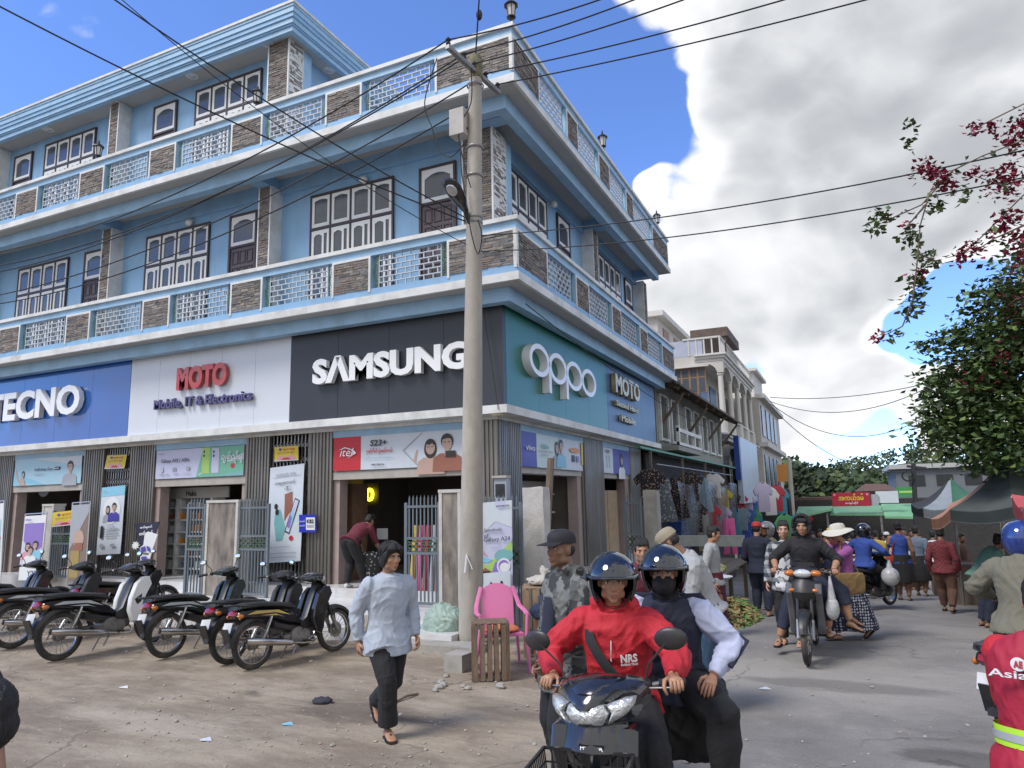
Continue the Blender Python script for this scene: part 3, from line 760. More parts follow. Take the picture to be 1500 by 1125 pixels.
def motorcycle(label, loc, rz, body, accent=None, stripe=None, steer=0.0, lean=0.0, group=None, scale=1.0, front='plain', mirrors=True, stand=True, wheels=(True, True), name='motorcycle', shield=None, plate=True):
 root = thing(name, label, 'motorcycle', loc, rz, group); root.rotation_euler = (lean, 0, rz); root.scale = (scale,) * 3
 shield = shield or body; accent = accent or body
 wheel_parts(root, -.60, front=False)
 fw = wheel_parts(root, .64)
 mb = MB()
 for q in (-1, 1):
  mb.tube([(.425, q * .075, .80), (.565, q * .075, .46)], .019, 8, 0); mb.tube([(.555, q * .075, .48), (.64, q * .075, .285)], .026, 8, 1)
 mb.bar((.42, -.09, .80), (.42, .09, .80), .05, .03, 0); mb.lathe([(.012, -.1), (.012, .1)], (.64, 0, .285), 8, 1, 'Y')
 mb.obj('fork', [BLKPL, STEEL], root)
 mb = MB(); arc_band(mb, (.64, 0, .285), .318, 18, 168, .066, .04)
 for q in (-1, 1): mb.bar((.60, q * .062, .56), (.60, q * .07, .42), .03, .01)
 mb.obj('fender', body if front != 'plain' else BLKPL, root, fix=True)
 mb = MB(); arc_band(mb, (-.60, 0, .285), .335, 62, 178, .075, .05); mb.obj('fender', BLKPL, root, fix=True)
 mb = MB(); mb.obox((-.945, 0, .42), (.012, 0, .0), (0, .06, 0), (-.035, 0, .10)); mb.obj('mud_flap', BLKPL, root)
 if plate:
  mb = MB(); mb.obox((-.935, 0, .53), (.004, 0, 0), (0, .085, 0), (.02, 0, .055)); mb.obj('number_plate', M('plate', (.55, .56, .55), r=.5, var=.1, dirt=(.2, .17, .14), damt=.4), root)
 tail = [(-.885, .655), (-.83, .725), (-.55, .715), (-.28, .68), (-.05, .585), (.07, .47), (.02, .435), (-.14, .47), (-.34, .545), (-.58, .59), (-.86, .625)]
 mb = MB(); mb.plump(tail, 0, .115, .025); t = mb.obj('side_cover', body, root, fix=True)
 if stripe is not None:
  s = MB()
  for q in (-1, 1):
   s.prism([(-.74, .655), (-.35, .635), (-.12, .575), (-.30, .66), (-.62, .685)], (0, q * .1145, 0), (1, 0, 0), (0, 0, 1), (0, q * .003, 0))
   s.prism([(-.56, .625), (-.30, .592), (-.22, .565), (-.34, .618)], (0, q * .1145, 0), (1, 0, 0), (0, 0, 1), (0, q * .003, 0))
  s.obj('stripe', stripe, t)
 mb = MB(); mb.plump([(-.36, .53), (-.14, .47), (.04, .43), (.16, .37), (.13, .30), (-.02, .32), (-.2, .40), (-.36, .45)], 0, .095, .02); mb.obj('lower_cover', BLKPL, root, fix=True)
 mb = MB(); mb.plump([(-.90, .665), (-.87, .715), (-.83, .705), (-.82, .64), (-.86, .63)], 0, .085, .012); mb.obj('tail_light', REDL, root, fix=True)
 for q in (-1, 1):
  mb = MB(); mb.ell((-.83, q * .12, .645), (.045, .025, .028), None, 10, 7); mb.obj('indicator', ORGL, root)
 mb = MB(); mb.plump([(-.865, .72), (-.845, .775), (-.70, .795), (-.48, .785), (-.27, .752), (-.10, .725), (-.02, .665), (-.06, .635), (-.28, .685), (-.55, .715)], 0, .128, .022); mb.obj('seat', SEATM, root, fix=True)
 mb = MB(); mb.tube([(-.62, -.12, .74), (-.80, -.125, .765), (-.93, -.07, .785), (-.95, 0, .785), (-.93, .07, .785), (-.80, .125, .765), (-.62, .12, .74)], .0125, 8); mb.obj('grab_rail', BLKPL, root)
 mb = MB(); mb.plump([(.43, .93), (.34, .92), (.25, .74), (.15, .52), (.05, .46), (.06, .36), (.22, .32), (.30, .38), (.37, .60), (.49, .78)], 0, .062, .012); mb.obj('frame_cover', BLKPL, root, fix=True)
 for q in (-1, 1):
  mb = MB(); mb.plump([(.455, .87), (.36, .875), (.27, .80), (.19, .62), (.165, .47), (.21, .33), (.29, .29), (.335, .36), (.355, .52), (.42, .66), (.49, .77)], q * .155, .040, .012)
  o = mb.obj('leg_shield', shield, root, fix=True)
  v = MB(); v.prism([(.235, .60), (.34, .66), (.325, .56), (.27, .53)], (0, q * .192, 0), (1, 0, 0), (0, 0, 1), (0, q * .006, 0)); v.obj('vent', RUBBER, o)
 mb = MB(); rings = []
 for z, x, hw in ((.93, .425, .10), (.88, .465, .15), (.78, .50, .165), (.70, .475, .13), (.62, .43, .075)):
  rings.append([(x - .05 * abs(math.sin(a)) ** 1.5 - (0 if math.cos(a) > 0 else .0) + .035 * math.cos(a), hw * math.sin(a), z) for a in [2 * math.pi * i / 18 for i in range(18)]])
 mb.loft(rings); cowl = mb.obj('front_cowl', body, root, fix=True)
 if front == 'plain':
  for q in (-1, 1):
   mb = MB(); mb.ell((.485, q * .12, .80), (.02, .04, .022), Matrix.Rotation(q * -.3, 3, 'Z'), 10, 7); mb.obj('indicator', ORGL, root)
 hb = bpy.data.objects.new('handlebar', None); COL.objects.link(hb); hb.parent = root
 mb = MB()
 for q in (-1, 1):
  mb.tube([(.33, 0, .97), (.29, q * .10, .985), (.20, q * .26, 1.0), (.155, q * .355, .995)], .011, 8, 0)
  mb.tube([(.205, q * .25, 1.0), (.153, q * .362, .995)], .0185, 10, 1)
  mb.tube([(.27, q * .19, 1.0), (.26, q * .22, .99), (.215, q * .36, .985)], .006, 6, 0, flat=.8)
  mb.ell((.235, q * .20, 1.0), (.03, .03, .026), None, 10, 7, 1)
 mb.tube([(.33, 0, .90), (.36, 0, .99)], .03, 8, 1)
 mb.obj('grips', [STEEL, RUBBER], hb)
 mb = MB(); rings = []
 for x, hw, z0, z1 in ((.20, .07, .955, 1.015), (.25, .135, .94, 1.045), (.33, .165, .925, 1.07), (.41, .155, .92, 1.055), (.455, .12, .935, 1.03), (.475, .08, .955, 1.01)):
  rings.append([(x - .045 * abs(math.sin(a)) ** 2, hw * math.copysign(abs(math.sin(a)) ** .8, math.sin(a)), (z0 + z1) / 2 + (z1 - z0) / 2 * math.copysign(abs(math.cos(a)) ** .8, math.cos(a))) for a in [2 * math.pi * i / 20 for i in range(20)]])
 mb.loft(rings); mb.obj('handlebar_cowl', body, hb, fix=True)
 if front == 'plain':
  mb = MB(); mb.ell((.445, 0, .983), (.045, .082, .048), Matrix.Rotation(.2, 3, 'Y'), 16, 10, 0); mb.obj('headlight', LENS, hb)
 if mirrors: mirror_pair(hb)
 for o in (hb,):
  if steer:
   piv = Vector((.36, 0, .9)); ax = Vector((-.38, 0, .93)).normalized()
   o.matrix_basis = Matrix.Translation(piv) @ Matrix.Rotation(steer, 4, ax) @ Matrix.Translation(-piv)
 mb = MB(); mb.lathe([(.05, -.12), (.098, -.115), (.105, -.09), (.105, .09), (.095, .115), (.05, .12)], (-.02, 0, .315), 20, 0, 'Y')
 mb.lathe([(.05, -.125), (.075, -.12), (.078, -.10)], (.085, 0, .30), 16, 0, 'Y')
 mb.box(-.02, .13, -.085, .085, .25, .36); mb.tube([(.09, 0, .32), (.26, 0, .345)], .062, 10)
 for i in range(6): mb.lathe([(.074, -.004), (.074, .004)], (.14 + i * .02, 0, .332), 12, 0, 'X')
 mb.box(-.10, .12, -.05, .05, .21, .25); mb.obj('engine', ENGINE, root)
 mb = MB(); mb.tube([(.24, -.03, .30), (.29, -.06, .22), (.20, -.12, .20), (.0, -.155, .215), (-.16, -.165, .245)], .016, 8, 0); ex = mb
 mb.tube([(-.13, -.165, .238), (-.18, -.168, .25), (-.72, -.175, .345), (-.80, -.175, .36)], [.02, .043, .047, .034], 14, 0); mb.tube([(-.795, -.175, .358), (-.81, -.175, .361)], [.02, .02], 10, 1)
 mb.obj('exhaust', [CHROME, RUBBER], root)
 mb = MB()
 for q in (-1, 1):
  mb.bar((-.12, q * .085, .32), (-.63, q * .095, .285), .02, .04, 0)
  mb.tube([(-.40, q * .115, .60), (-.52, q * .12, .36)], .012, 8, 1)
  for i in range(9):
   p = Vector((-.41, q * .1155, .58)).lerp(Vector((-.49, q * .119, .42)), i / 8); mb.torus(p, .024, .0048, 'X', 10, 5, 1)
  mb.tube([(-.47, q * .12, .45), (-.53, q * .12, .35)], .022, 8, 0)
  mb.tube([(.06, q * .1, .235), (.06, q * .24, .235)], .013, 8, 2); mb.bar((-.28, q * .1, .33), (-.30, q * .20, .31), .022, .022, 2)
 mb.bar((-.14, .12, .315), (-.58, .125, .30), .012, .07, 3)
 mb.tube([(.1, -.12, .235), (.2, -.13, .22), (.24, -.15, .23)], .008, 6, 0); mb.tube([(-.02, .13, .25), (.08, .2, .24), (.15, .21, .25)], .008, 6, 0)
 mb.obj('chassis', [STEEL, CHROME, RUBBER, BLKPL], root)
 if stand:
  mb = MB(); mb.tube([(-.02, .10, .22), (-.06, .25, .005)], .011, 6); mb.obj('side_stand', STEEL, root)
  mb = MB(); mb.tube([(-.03, -.09, .21), (-.12, -.11, .09)], .011, 6); mb.obj('kick_lever', STEEL, root)
 root['seat_z'] = .78
 return root
# ------------------------------------------------------------------ ground
def sst(a, b, x):
 t = min(max((x - a) / (b - a), 0), 1); return t * t * (3 - 2 * t)
def gz(x, y):
 """the side street falls away past the corner"""
 z = -2.6 * sst(9, 50, y) - .5 * sst(45, 90, y)
 return z
def G(px, py):
 """ground point seen at a photo position"""
 p = PZ(px, py, 0)
 for _ in range(12): p = PZ(px, py, gz(p.x, p.y))
 return p
def ground_material():
 m = bpy.data.materials.new('dusty_ground'); m.use_nodes = True; t = m.node_tree; b = t.nodes['Principled BSDF']; L = t.links.new
 tc = N('ShaderNodeTexCoord', t)
 gp = N('ShaderNodeSeparateXYZ', t); L(tc.outputs['Object'], gp.inputs[0])
 def noise(sc, det=6, ro=.6, st=(1, 1, 1), rot=0.0):
  mp = N('ShaderNodeMapping', t); mp.inputs['Scale'].default_value = st; mp.inputs['Rotation'].default_value = (0, 0, rot)
  L(tc.outputs['Object'], mp.inputs[0]); n = N('ShaderNodeTexNoise', t); n.inputs['Scale'].default_value = sc; n.inputs['Detail'].default_value = det; n.inputs['Roughness'].default_value = ro
  L(mp.outputs[0], n.inputs[0]); return n.outputs['Fac']
 def rampf(v, a, bb, lo=0.0, hi=1.0):
  r = N('ShaderNodeMapRange', t, interpolation_type='SMOOTHSTEP'); r.inputs['From Min'].default_value = a; r.inputs['From Max'].default_value = bb
  r.inputs['To Min'].default_value = lo; r.inputs['To Max'].default_value = hi; L(v, r.inputs['Value']); return r.outputs[0]
 def mix(f, a, bb):
  x = N('ShaderNodeMix', t, data_type='RGBA')
  if hasattr(f, 'links'): L(f, x.inputs[0])
  else: x.inputs[0].default_value = f
  for i, q in ((6, a), (7, bb)):
   if hasattr(q, 'links'): L(q, x.inputs[i])
   else: x.inputs[i].default_value = (*q, 1)
  return x.outputs[2]
 big = noise(.45, 7, .6); mid = noise(2.2, 8, .65); fine = noise(38, 6, .7); streak = noise(1.3, 9, .7, (.6, 1.5, 1), .3); streak2 = noise(2.6, 9, .75, (.5, 1.7, 1), -.2)
 side = math_n('ADD', gp.outputs[0], math_n('MULTIPLY', gp.outputs[1], .16, tree=t), tree=t)
 side = math_n('ADD', side, math_n('MULTIPLY_ADD', mid, 3.2, -1.6, tree=t), tree=t)
 road = rampf(side, -1.9, .3)
 earth = mix(rampf(streak, .36, .66), (.205, .162, .118), (.345, .288, .218))
 earth = mix(rampf(mid, .54, .70, 0, .6), earth, (.150, .118, .088))
 earth = mix(rampf(streak2, .56, .72, 0, .7), earth, (.40, .36, .295))
 grey = mix(rampf(big, .35, .65), (.168, .159, .147), (.265, .25, .23))
 grey = mix(rampf(streak, .52, .72, 0, .55), grey, (.120, .112, .103))
 grey = mix(rampf(mid, .56, .74, 0, .5), grey, (.34, .315, .275))
 c = mix(road, earth, grey)
 far = rampf(gp.outputs[1], 60, 110); c = mix(far, c, (.06, .085, .035))
 c = mix(rampf(noise(1.1, 3, .5), .66, .74, 0, .55), c, (.085, .072, .06))
 v = N('ShaderNodeTexVoronoi', t); v.inputs['Scale'].default_value = 26; L(tc.outputs['Object'], v.inputs[0])
 fleck = math_n('MULTIPLY', math_n('LESS_THAN', v.outputs['Distance'], .16, tree=t), rampf(mid, .46, .62), tree=t)
 c = mix(math_n('MULTIPLY', fleck, .6, tree=t), c, (.42, .39, .34))
 band = math_n('ABSOLUTE', math_n('ADD', gp.outputs[1], math_n('MULTIPLY_ADD', mid, 1.6, -9.6, tree=t), tree=t), tree=t)
 c = mix(math_n('MULTIPLY', rampf(band, 1.5, .5, 0, .55), road, tree=t), c, (.36, .335, .295))
 wv = N('ShaderNodeVectorMath', t, operation='SCALE'); nn_ = N('ShaderNodeTexNoise', t); nn_.inputs['Scale'].default_value = 1.4; nn_.inputs['Detail'].default_value = 5; L(tc.outputs['Object'], nn_.inputs[0]); L(nn_.outputs['Color'], wv.inputs[0]); wv.inputs['Scale'].default_value = 1.1
 wa = N('ShaderNodeVectorMath', t, operation='ADD'); L(wv.outputs[0], wa.inputs[0]); L(tc.outputs['Object'], wa.inputs[1])
 cr = N('ShaderNodeTexVoronoi', t, feature='DISTANCE_TO_EDGE'); cr.inputs['Scale'].default_value = .42; L(wa.outputs[0], cr.inputs['Vector'])
 crack = math_n('MULTIPLY', rampf(cr.outputs['Distance'], .012, .004), rampf(big, .45, .58), tree=t); c = mix(math_n('MULTIPLY', crack, .5, tree=t), c, (.06, .052, .045))
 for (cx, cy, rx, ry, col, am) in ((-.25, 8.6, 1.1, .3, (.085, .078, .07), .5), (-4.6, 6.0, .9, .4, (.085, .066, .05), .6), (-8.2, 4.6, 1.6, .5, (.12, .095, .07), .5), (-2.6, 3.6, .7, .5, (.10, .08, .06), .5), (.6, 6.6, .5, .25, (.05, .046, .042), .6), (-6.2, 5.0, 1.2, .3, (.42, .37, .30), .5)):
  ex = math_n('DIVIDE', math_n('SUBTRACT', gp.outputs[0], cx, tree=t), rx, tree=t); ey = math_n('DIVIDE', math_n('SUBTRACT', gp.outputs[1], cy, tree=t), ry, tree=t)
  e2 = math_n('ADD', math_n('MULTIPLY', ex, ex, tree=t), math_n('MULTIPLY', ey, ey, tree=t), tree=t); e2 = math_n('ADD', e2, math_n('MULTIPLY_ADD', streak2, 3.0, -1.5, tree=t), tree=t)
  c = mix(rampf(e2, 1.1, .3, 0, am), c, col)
 fv = N('ShaderNodeMapRange', t); fv.inputs['To Min'].default_value = .72; fv.inputs['To Max'].default_value = 1.28; L(fine, fv.inputs['Value'])
 sc = N('ShaderNodeVectorMath', t, operation='SCALE'); L(c, sc.inputs[0]); L(fv.outputs[0], sc.inputs['Scale'])
 L(sc.outputs[0], b.inputs['Base Color']); b.inputs['Roughness'].default_value = .9
 hgt = math_n('ADD', math_n('MULTIPLY', fine, .25, tree=t), math_n('ADD', math_n('MULTIPLY', mid, 1.3, tree=t), math_n('ADD', math_n('MULTIPLY', streak2, 1.5, tree=t), math_n('MULTIPLY', fleck, .25, tree=t), tree=t), tree=t), tree=t)
 bp = N('ShaderNodeBump', t); bp.inputs['Strength'].default_value = .55; bp.inputs['Distance'].default_value = .035; L(hgt, bp.inputs['Height']); L(bp.outputs[0], b.inputs['Normal'])
 return m
def build_ground():
 xs = [-2500, -600, -150, -60] + [-30 + i * 1.0 for i in range(56)] + [40, 80, 200, 700, 2500]
 ys = [-600, -100, -20] + [-6 + i * 1.0 for i in range(60)] + [60, 75, 90, 110, 150, 300, 800, 3000]
 mb = MB(); nx = len(xs); v = []; f = []
 for y in ys:
  for x in xs: v.append((x, y, gz(x, y) + .012 * math.sin(x * 1.7 + y) * math.sin(y * 1.3 - x * .6) * (1 if abs(x) < 28 and -5 < y < 50 else 0)))
 for j in range(len(ys) - 1):
  for i in range(nx - 1): a = j * nx + i; f.append((a, a + 1, a + nx + 1, a + nx))
 mb.add(v, f); g = mb.obj('ground', ground_material(), ang=180); tag(g, 'dusty trodden forecourt running into a worn grey street', None, None, 'structure')
 mb = MB(); r = random.Random(4)
 for i in range(1500):
  t = r.random(); x = r.uniform(-13, 4); y = r.uniform(1.6, 12)
  if t < .5: x = r.gauss(-3.6, 2.2); y = r.gauss(4.6, 1.6)
  if x < -5 and y > 9: continue
  s = r.choice((.006, .008, .01, .012, .018)) * r.uniform(.7, 1.3)
  mb.ell((x, y, gz(x, y) + s * .25), (s * r.uniform(.8, 1.6), s, s * .6), Matrix.Rotation(r.uniform(0, 3), 3, 'Z'), 5, 4)
 o = mb.obj('gravel', M('gravel', (.33, .30, .26), r=.9, var=.35, sc=9)); tag(o, 'loose pale gravel scattered over the dusty forecourt', None, None, 'stuff')
build_ground()
# ------------------------------------------------------------------ corner building
YS, XS = 10.2, -4.57          # balcony slab edges
YW, XW = 11.40, -5.70         # upper wall planes
YP, XP = 11.10, -5.45         # ground floor pier planes
YB, XB = 10.80, -5.17         # sign board planes
XE, YE = -25.0, 22.2
BLUE = M('sky_blue_paint', (.235, .425, .640), r=.55, var=.06, sc=2.5, st=(1, 1, .4), dirt=(.19, .29, .39), damt=.55, dsc=2.2, bump=.08, bs=60)
BLUE2 = M('pale_blue_trim', (.30, .49, .68), r=.5, var=.05, sc=3, dirt=(.20, .28, .34), damt=.5, dsc=2.2)
WTRIM = M('white_trim', (.66, .67, .66), r=.6, var=.07, sc=3, dirt=(.33, .33, .29), damt=.6, dsc=2.4)
SOFF = M('soffit_grey', (.42, .42, .41), r=.8, var=.06, sc=2, dirt=(.30, .29, .27), damt=.4, dsc=1.0)
ST1 = M('ledge_stone_grey', (.185, .168, .155), r=.85, var=.35, sc=14, bump=.5, bs=50)
ST2 = M('ledge_stone_brown', (.190, .152, .125), r=.85, var=.35, sc=14, bump=.5, bs=50)
ST3 = M('ledge_stone_tan', (.27, .24, .21), r=.85, var=.3, sc=14, bump=.5, bs=50)
ST4 = M('ledge_stone_dark', (.115, .105, .10), r=.85, var=.3, sc=14, bump=.5, bs=50)
WOOD_D = M('dark_brown_wood', (.045, .032, .034), r=.5, var=.2, sc=20, st=(6, 6, 1))
DOORM = M('door_brown', (.085, .062, .066), r=.5, var=.15, sc=20, st=(6, 6, 1))
SASHW = M('white_sash', (.74, .75, .74), r=.45, var=.03, dirt=(.5, .5, .46), damt=.25, dsc=3)
GLASSD = M('grey_glass', (.075, .085, .10), r=.12, var=.15, spec=.6)
GREENV = M('green_leaf_ornament', (.035, .15, .07), r=.5, var=.3, sc=20)
LATW = M('white_lattice', (.52, .58, .64), r=.5, var=.04)
METAL = M('ribbed_steel_sheet', (.25, .235, .215), r=.42, me=.75, var=.38, sc=2.2, st=(5, 5, .5), dirt=(.13, .115, .095), damt=.65, dsc=1.1)
TILE = M('white_marble_tile', (.60, .60, .61), r=.28, var=.07, sc=3, dirt=(.36, .33, .29), damt=.5, dsc=2)
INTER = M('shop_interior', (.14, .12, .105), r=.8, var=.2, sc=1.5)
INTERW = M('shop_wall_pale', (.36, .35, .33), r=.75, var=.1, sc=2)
bld = thing('corner_building', 'three storey sky blue corner shop building with stone clad balcony parapets', 'building', (-5.2, 10.8, 0), 0, None, True)
def part(mb, name, mats, parent=None, **k): return mb.obj(name, mats, parent or bld, **k)
def wall_obj(name, mats, mb, **k): return mb.obj(name, mats, bld, **k)
mb = MB(); mb.box(XE, XW, YW, YE - .1, 5.70, 9.12); mb.obj('wall', BLUE, bld)
mb = MB(); mb.box(XE, -10.6, YW, YE - 1.5, 9.24, 12.30); mb.obj('wall', BLUE, bld)
def slab(z0, z1, name):
 mb = MB(); mb.box(XE, XS - .02, YS + .02, YE - .02, z0, z1 - .004); mb.obj(name, SOFF, bld)
 mb = MB(); mb.box(XE, XS, YS, YS + .06, z0 - .012, z1); mb.box(XS - .06, XS, YS + .06, YE, z0 - .012, z1); mb.box(XE, XS - .06, YE - .06, YE, z0 - .012, z1)
 mb.obj('slab_edge', WTRIM, bld)
slab(5.58, 5.71, 'floor_slab'); slab(9.12, 9.25, 'floor_slab')
for z in (5.58, 9.12):
 h = .25 if z < 6 else .27
 mb = MB(); mb.box(XE, XS - .33, YS + .33, YS + .53, z - h, z - .002); mb.box(XS - .53, XS - .33, YS + .53, YE - .3, z - h, z - .002); mb.obj('edge_beam', BLUE2, bld)
for x in (-11.0, -16.15, -21.3):
 mb = MB(); mb.box(x - .17, x + .17, YS + .53, YW, 8.88, 9.118); mb.obj('cross_beam', BLUE, bld)
for y in (10.95, 16.9, 21.6):
 mb = MB(); mb.box(XW, XS - .53, y - .15, y + .15, 8.88, 9.118); mb.obj('cross_beam', BLUE, bld)
mb = MB(); mb.box(XE, XW + .07, YW - .07, YW, 8.78, 9.119); mb.box(XW, XW + .07, YW, YE - .3, 8.78, 9.119); mb.obj('wall_beam', BLUE, bld)
def stone_mesh(w, h, seed, vertical=False):
 """ledge-stone cladding: courses of narrow proud stones in front of y = 0"""
 r = random.Random(seed); mb = MB(); z = 0.0
 while z < h - .004:
  hh = min(r.uniform(.034, .062), h - z); x = -r.uniform(0, .1)
  while x < w - .004:
   l = r.uniform(.08, .27); a = max(x, 0); b = min(x + l, w)
   if b - a > .012:
    d = r.uniform(.006, .022); k = r.choice((0, 0, 0, 1, 1, 2, 3)); s = r.uniform(-.004, .004)
    v = [(a + .002, .01, z + .002), (b - .002, .01, z + .002), (b - .002, .01, z + hh - .002), (a + .002, .01, z + hh - .002),
                     (a + .003, -d, z + .004), (b - .004, -d * r.uniform(.5, 1.2), z + .004 + s), (b - .004, -d * r.uniform(.4, 1), z + hh - .005), (a + .003, -d * r.uniform(.5, 1.1), z + hh - .005 + s)]
    mb.add(v, [(4, 5, 6, 7), (0, 1, 5, 4), (1, 2, 6, 5), (2, 3, 7, 6), (3, 0, 4, 7)], k)
   x += l
  z += hh
 return mb.mesh('stone_cladding', [ST1, ST2, ST3, ST4], smooth=False)
STM = {}
def stone(w, h, seed=0):
 k = (round(w, 2), round(h, 2), seed)
 if k not in STM: STM[k] = stone_mesh(w, h, hash(k) % 1000)
 return STM[k]
LATM = {}
def lattice(w, h):
 k = (round(w, 2), round(h, 2))
 if k not in LATM:
  mb = MB(); n = 6; rh = h / n; t = .0075; e = .15
  for i in range(n + 1): mb.box(e, w - e, -.02, .02, max(i * rh - t, 0), min(i * rh + t, h))
  cw = .19
  for i in range(n):
   x = e + (cw * .5 if i % 2 else 0)
   while x < w - e + .01:
    if x <= w - e: mb.box(x - t, x + t, -.018, .018, i * rh + t, (i + 1) * rh - t)
    x += cw
  mb.box(e - t, e + t, -.022, .022, 0, h); mb.box(w - e - t, w - e + t, -.022, .022, 0, h)
  LATM[k] = mb.mesh('lattice', LATW, smooth=False)
  v = MB(); r = random.Random(3)
  for x0 in (.035, w - .115):
   v.tube([(x0 + .04 + .02 * math.sin(q * 1.1), 0, h * q / 8) for q in range(9)], .006, 5)
   for q in range(26):
    z = h * (q + .5) / 26; s = 1 if q % 2 else -1; c = Vector((x0 + .04 + s * .028 + .02 * math.sin(z / h * 8.8), r.uniform(-.012, .012), z))
    R = Matrix.Rotation(s * .8 + r.uniform(-.4, .4), 3, 'Y'); a = R @ Vector((.026, 0, 0)); b = R @ Vector((0, .004, .014))
    v.add([c - a, c - b, c + a, c + b], [(0, 1, 2, 3)])
  LATM[k, 'v'] = v.mesh('leaf_ornament', GREENV, smooth=False)
 return LATM[k], LATM[k, 'v']
def rel(p): return Vector(p) - Vector(bld.location)
def parapet(floor_z, left_stones, right_stones, label):
 z0, zb, zt, z1, z2 = floor_z, floor_z + .14, floor_z + .77, floor_z + .90, floor_z + .975
 y = YS + .05; x = XS - .05
 mb = MB(); mb.box(XE, x, y, y + .14, z0, zb); mb.box(x - .14, x, y + .14, YE - .05, z0, zb); mb.obj('parapet_base', BLUE, bld)
 mb = MB(); mb.box(XE, x, y, y + .14, zt, z1); mb.box(x - .14, x, y + .14, YE - .05, zt, z1); mb.obj('parapet_beam', BLUE2, bld)
 mb = MB(); mb.box(XE, x + .05, y - .05, y + .20, z1, z2); mb.box(x - .20, x + .05, y + .20, YE - .02, z1, z2); mb.obj('parapet_cap', WTRIM, bld)
 mb = MB(); mb.box(x - .055, x + .012, y - .012, y + .05, zb - .01, zt - .002); mb.obj('corner_strip', WTRIM, bld)
 for side, stones in ((0, left_stones), (1, right_stones)):
  def place(nm, me, s, zz, out=0.0, rot=None):
   if side == 0: return instance(nm, me, bld, rel((s, y - out, zz)), 0)
   return instance(nm, me, bld, rel((x + out, s, zz)), math.pi / 2)
  prev = None
  for i, (a, b) in enumerate(stones):
   w = b - a
   core = MB(); core.box(0, w, 0, .14, 0, zt - zb); o = core.obj('parapet_block', BLUE2, bld)
   o.location = rel((a, y, zb)) if side == 0 else rel((x, a, zb)); o.rotation_euler[2] = 0 if side == 0 else math.pi / 2
   f = MB(); t = .045
   f.box(0, t, -.014, 0, -.06, zt - zb); f.box(w - t, w, -.014, 0, -.06, zt - zb); f.box(t, w - t, -.014, 0, zt - zb - t, zt - zb)
   f.obj('panel_frame', WTRIM, o, loc=(0, 0, 0))
   so = instance('stone_cladding', stone(w - 2 * t, zt - zb - t, i % 3), o, (t, 0, 0)); so['kind'] = 'stuff'
   if prev is not None and a - prev > .5:
    lw = a - prev
    place('lattice', lattice(lw, zt - zb)[0], prev, zb, -.07); place('leaf_ornament', lattice(lw, zt - zb)[1], prev, zb, -.06)['kind'] = 'stuff'
   prev = b
  if side == 0:
   pass
L2 = [(-23.94, -23.09), (-21.35, -20.48), (-18.77, -17.92), (-16.19, -15.33), (-13.60, -12.75), (-11.01, -10.15), (-8.43, -7.55), (-5.94, -4.62)]
R2 = [(10.26, 11.6), (13.1, 13.92), (15.54, 16.29), (18.02, 18.83), (20.52, 22.1)]
parapet(5.71, L2, R2, '')
L3 = [(-23.9, -23.0), (-21.35, -20.48), (-18.62, -17.72), (-16.12, -15.22), (-13.69, -12.84), (-11.19, -10.31), (-8.68, -7.80), (-6.17, -4.62)]
R3 = [(10.26, 11.45), (12.91, 13.6), (15.02, 15.87), (17.3, 18.0), (20.09, 22.1)]
parapet(9.25, L3, R3, '')
def column(x, y, z0, z1, w=.62, d=.36, corner=False):
 mb = MB(); mb.box(x - w / 2 + .02, x + w / 2 - .02, y + .012, y + d + .3, z0, z1); c = mb.obj('column', BLUE2, bld)
 s = instance('stone_cladding', stone(w - .07, z1 - z0, 1), c, (x - w / 2 + .035, y + .008, z0)); s['kind'] = 'stuff'
 e = MB(); e.box(x - w / 2, x - w / 2 + .034, y - .012, y + d + .02, z0, z1); e.box(x + w / 2 - .034, x + w / 2, y - .012, y + d + .02, z0, z1); e.obj('edge_strip', WTRIM, c)
 if corner:
  s = instance('stone_cladding', stone(d - .03, z1 - z0, 2), c, (x + w / 2 - .012, y + .02, z0), math.pi / 2); s['kind'] = 'stuff'
for x in (-10.98, -16.14, -21.3): column(x, 11.06, 5.71, 8.88, w=.36)
column(-5.74, 11.04, 5.71, 8.88, .66, .55, True)
for x in (-16.2, -21.35): column(x, 11.06, 9.25, 12.29, w=.36)
column(-10.72, 11.05, 9.25, 12.29, .62, .45, True)
def column_r(y, z0, z1, w=.40, d=.30):
 x = XW + d
 mb = MB(); mb.box(XW - .05, x - .012, y - w / 2 + .02, y + w / 2 - .02, z0, z1); c = mb.obj('column', BLUE2, bld)
 s = instance('stone_cladding', stone(w - .07, z1 - z0, 0), c, (x - .008, y - w / 2 + .035, z0), math.pi / 2); s['kind'] = 'stuff'
 e = MB(); e.box(XW, x + .012, y - w / 2, y - w / 2 + .034, z0, z1); e.box(XW, x + .012, y + w / 2 - .034, y + w / 2, z0, z1); e.obj('edge_strip', WTRIM, c)
column_r(16.95, 5.71, 8.88); column_r(22.0, 5.71, 8.88)
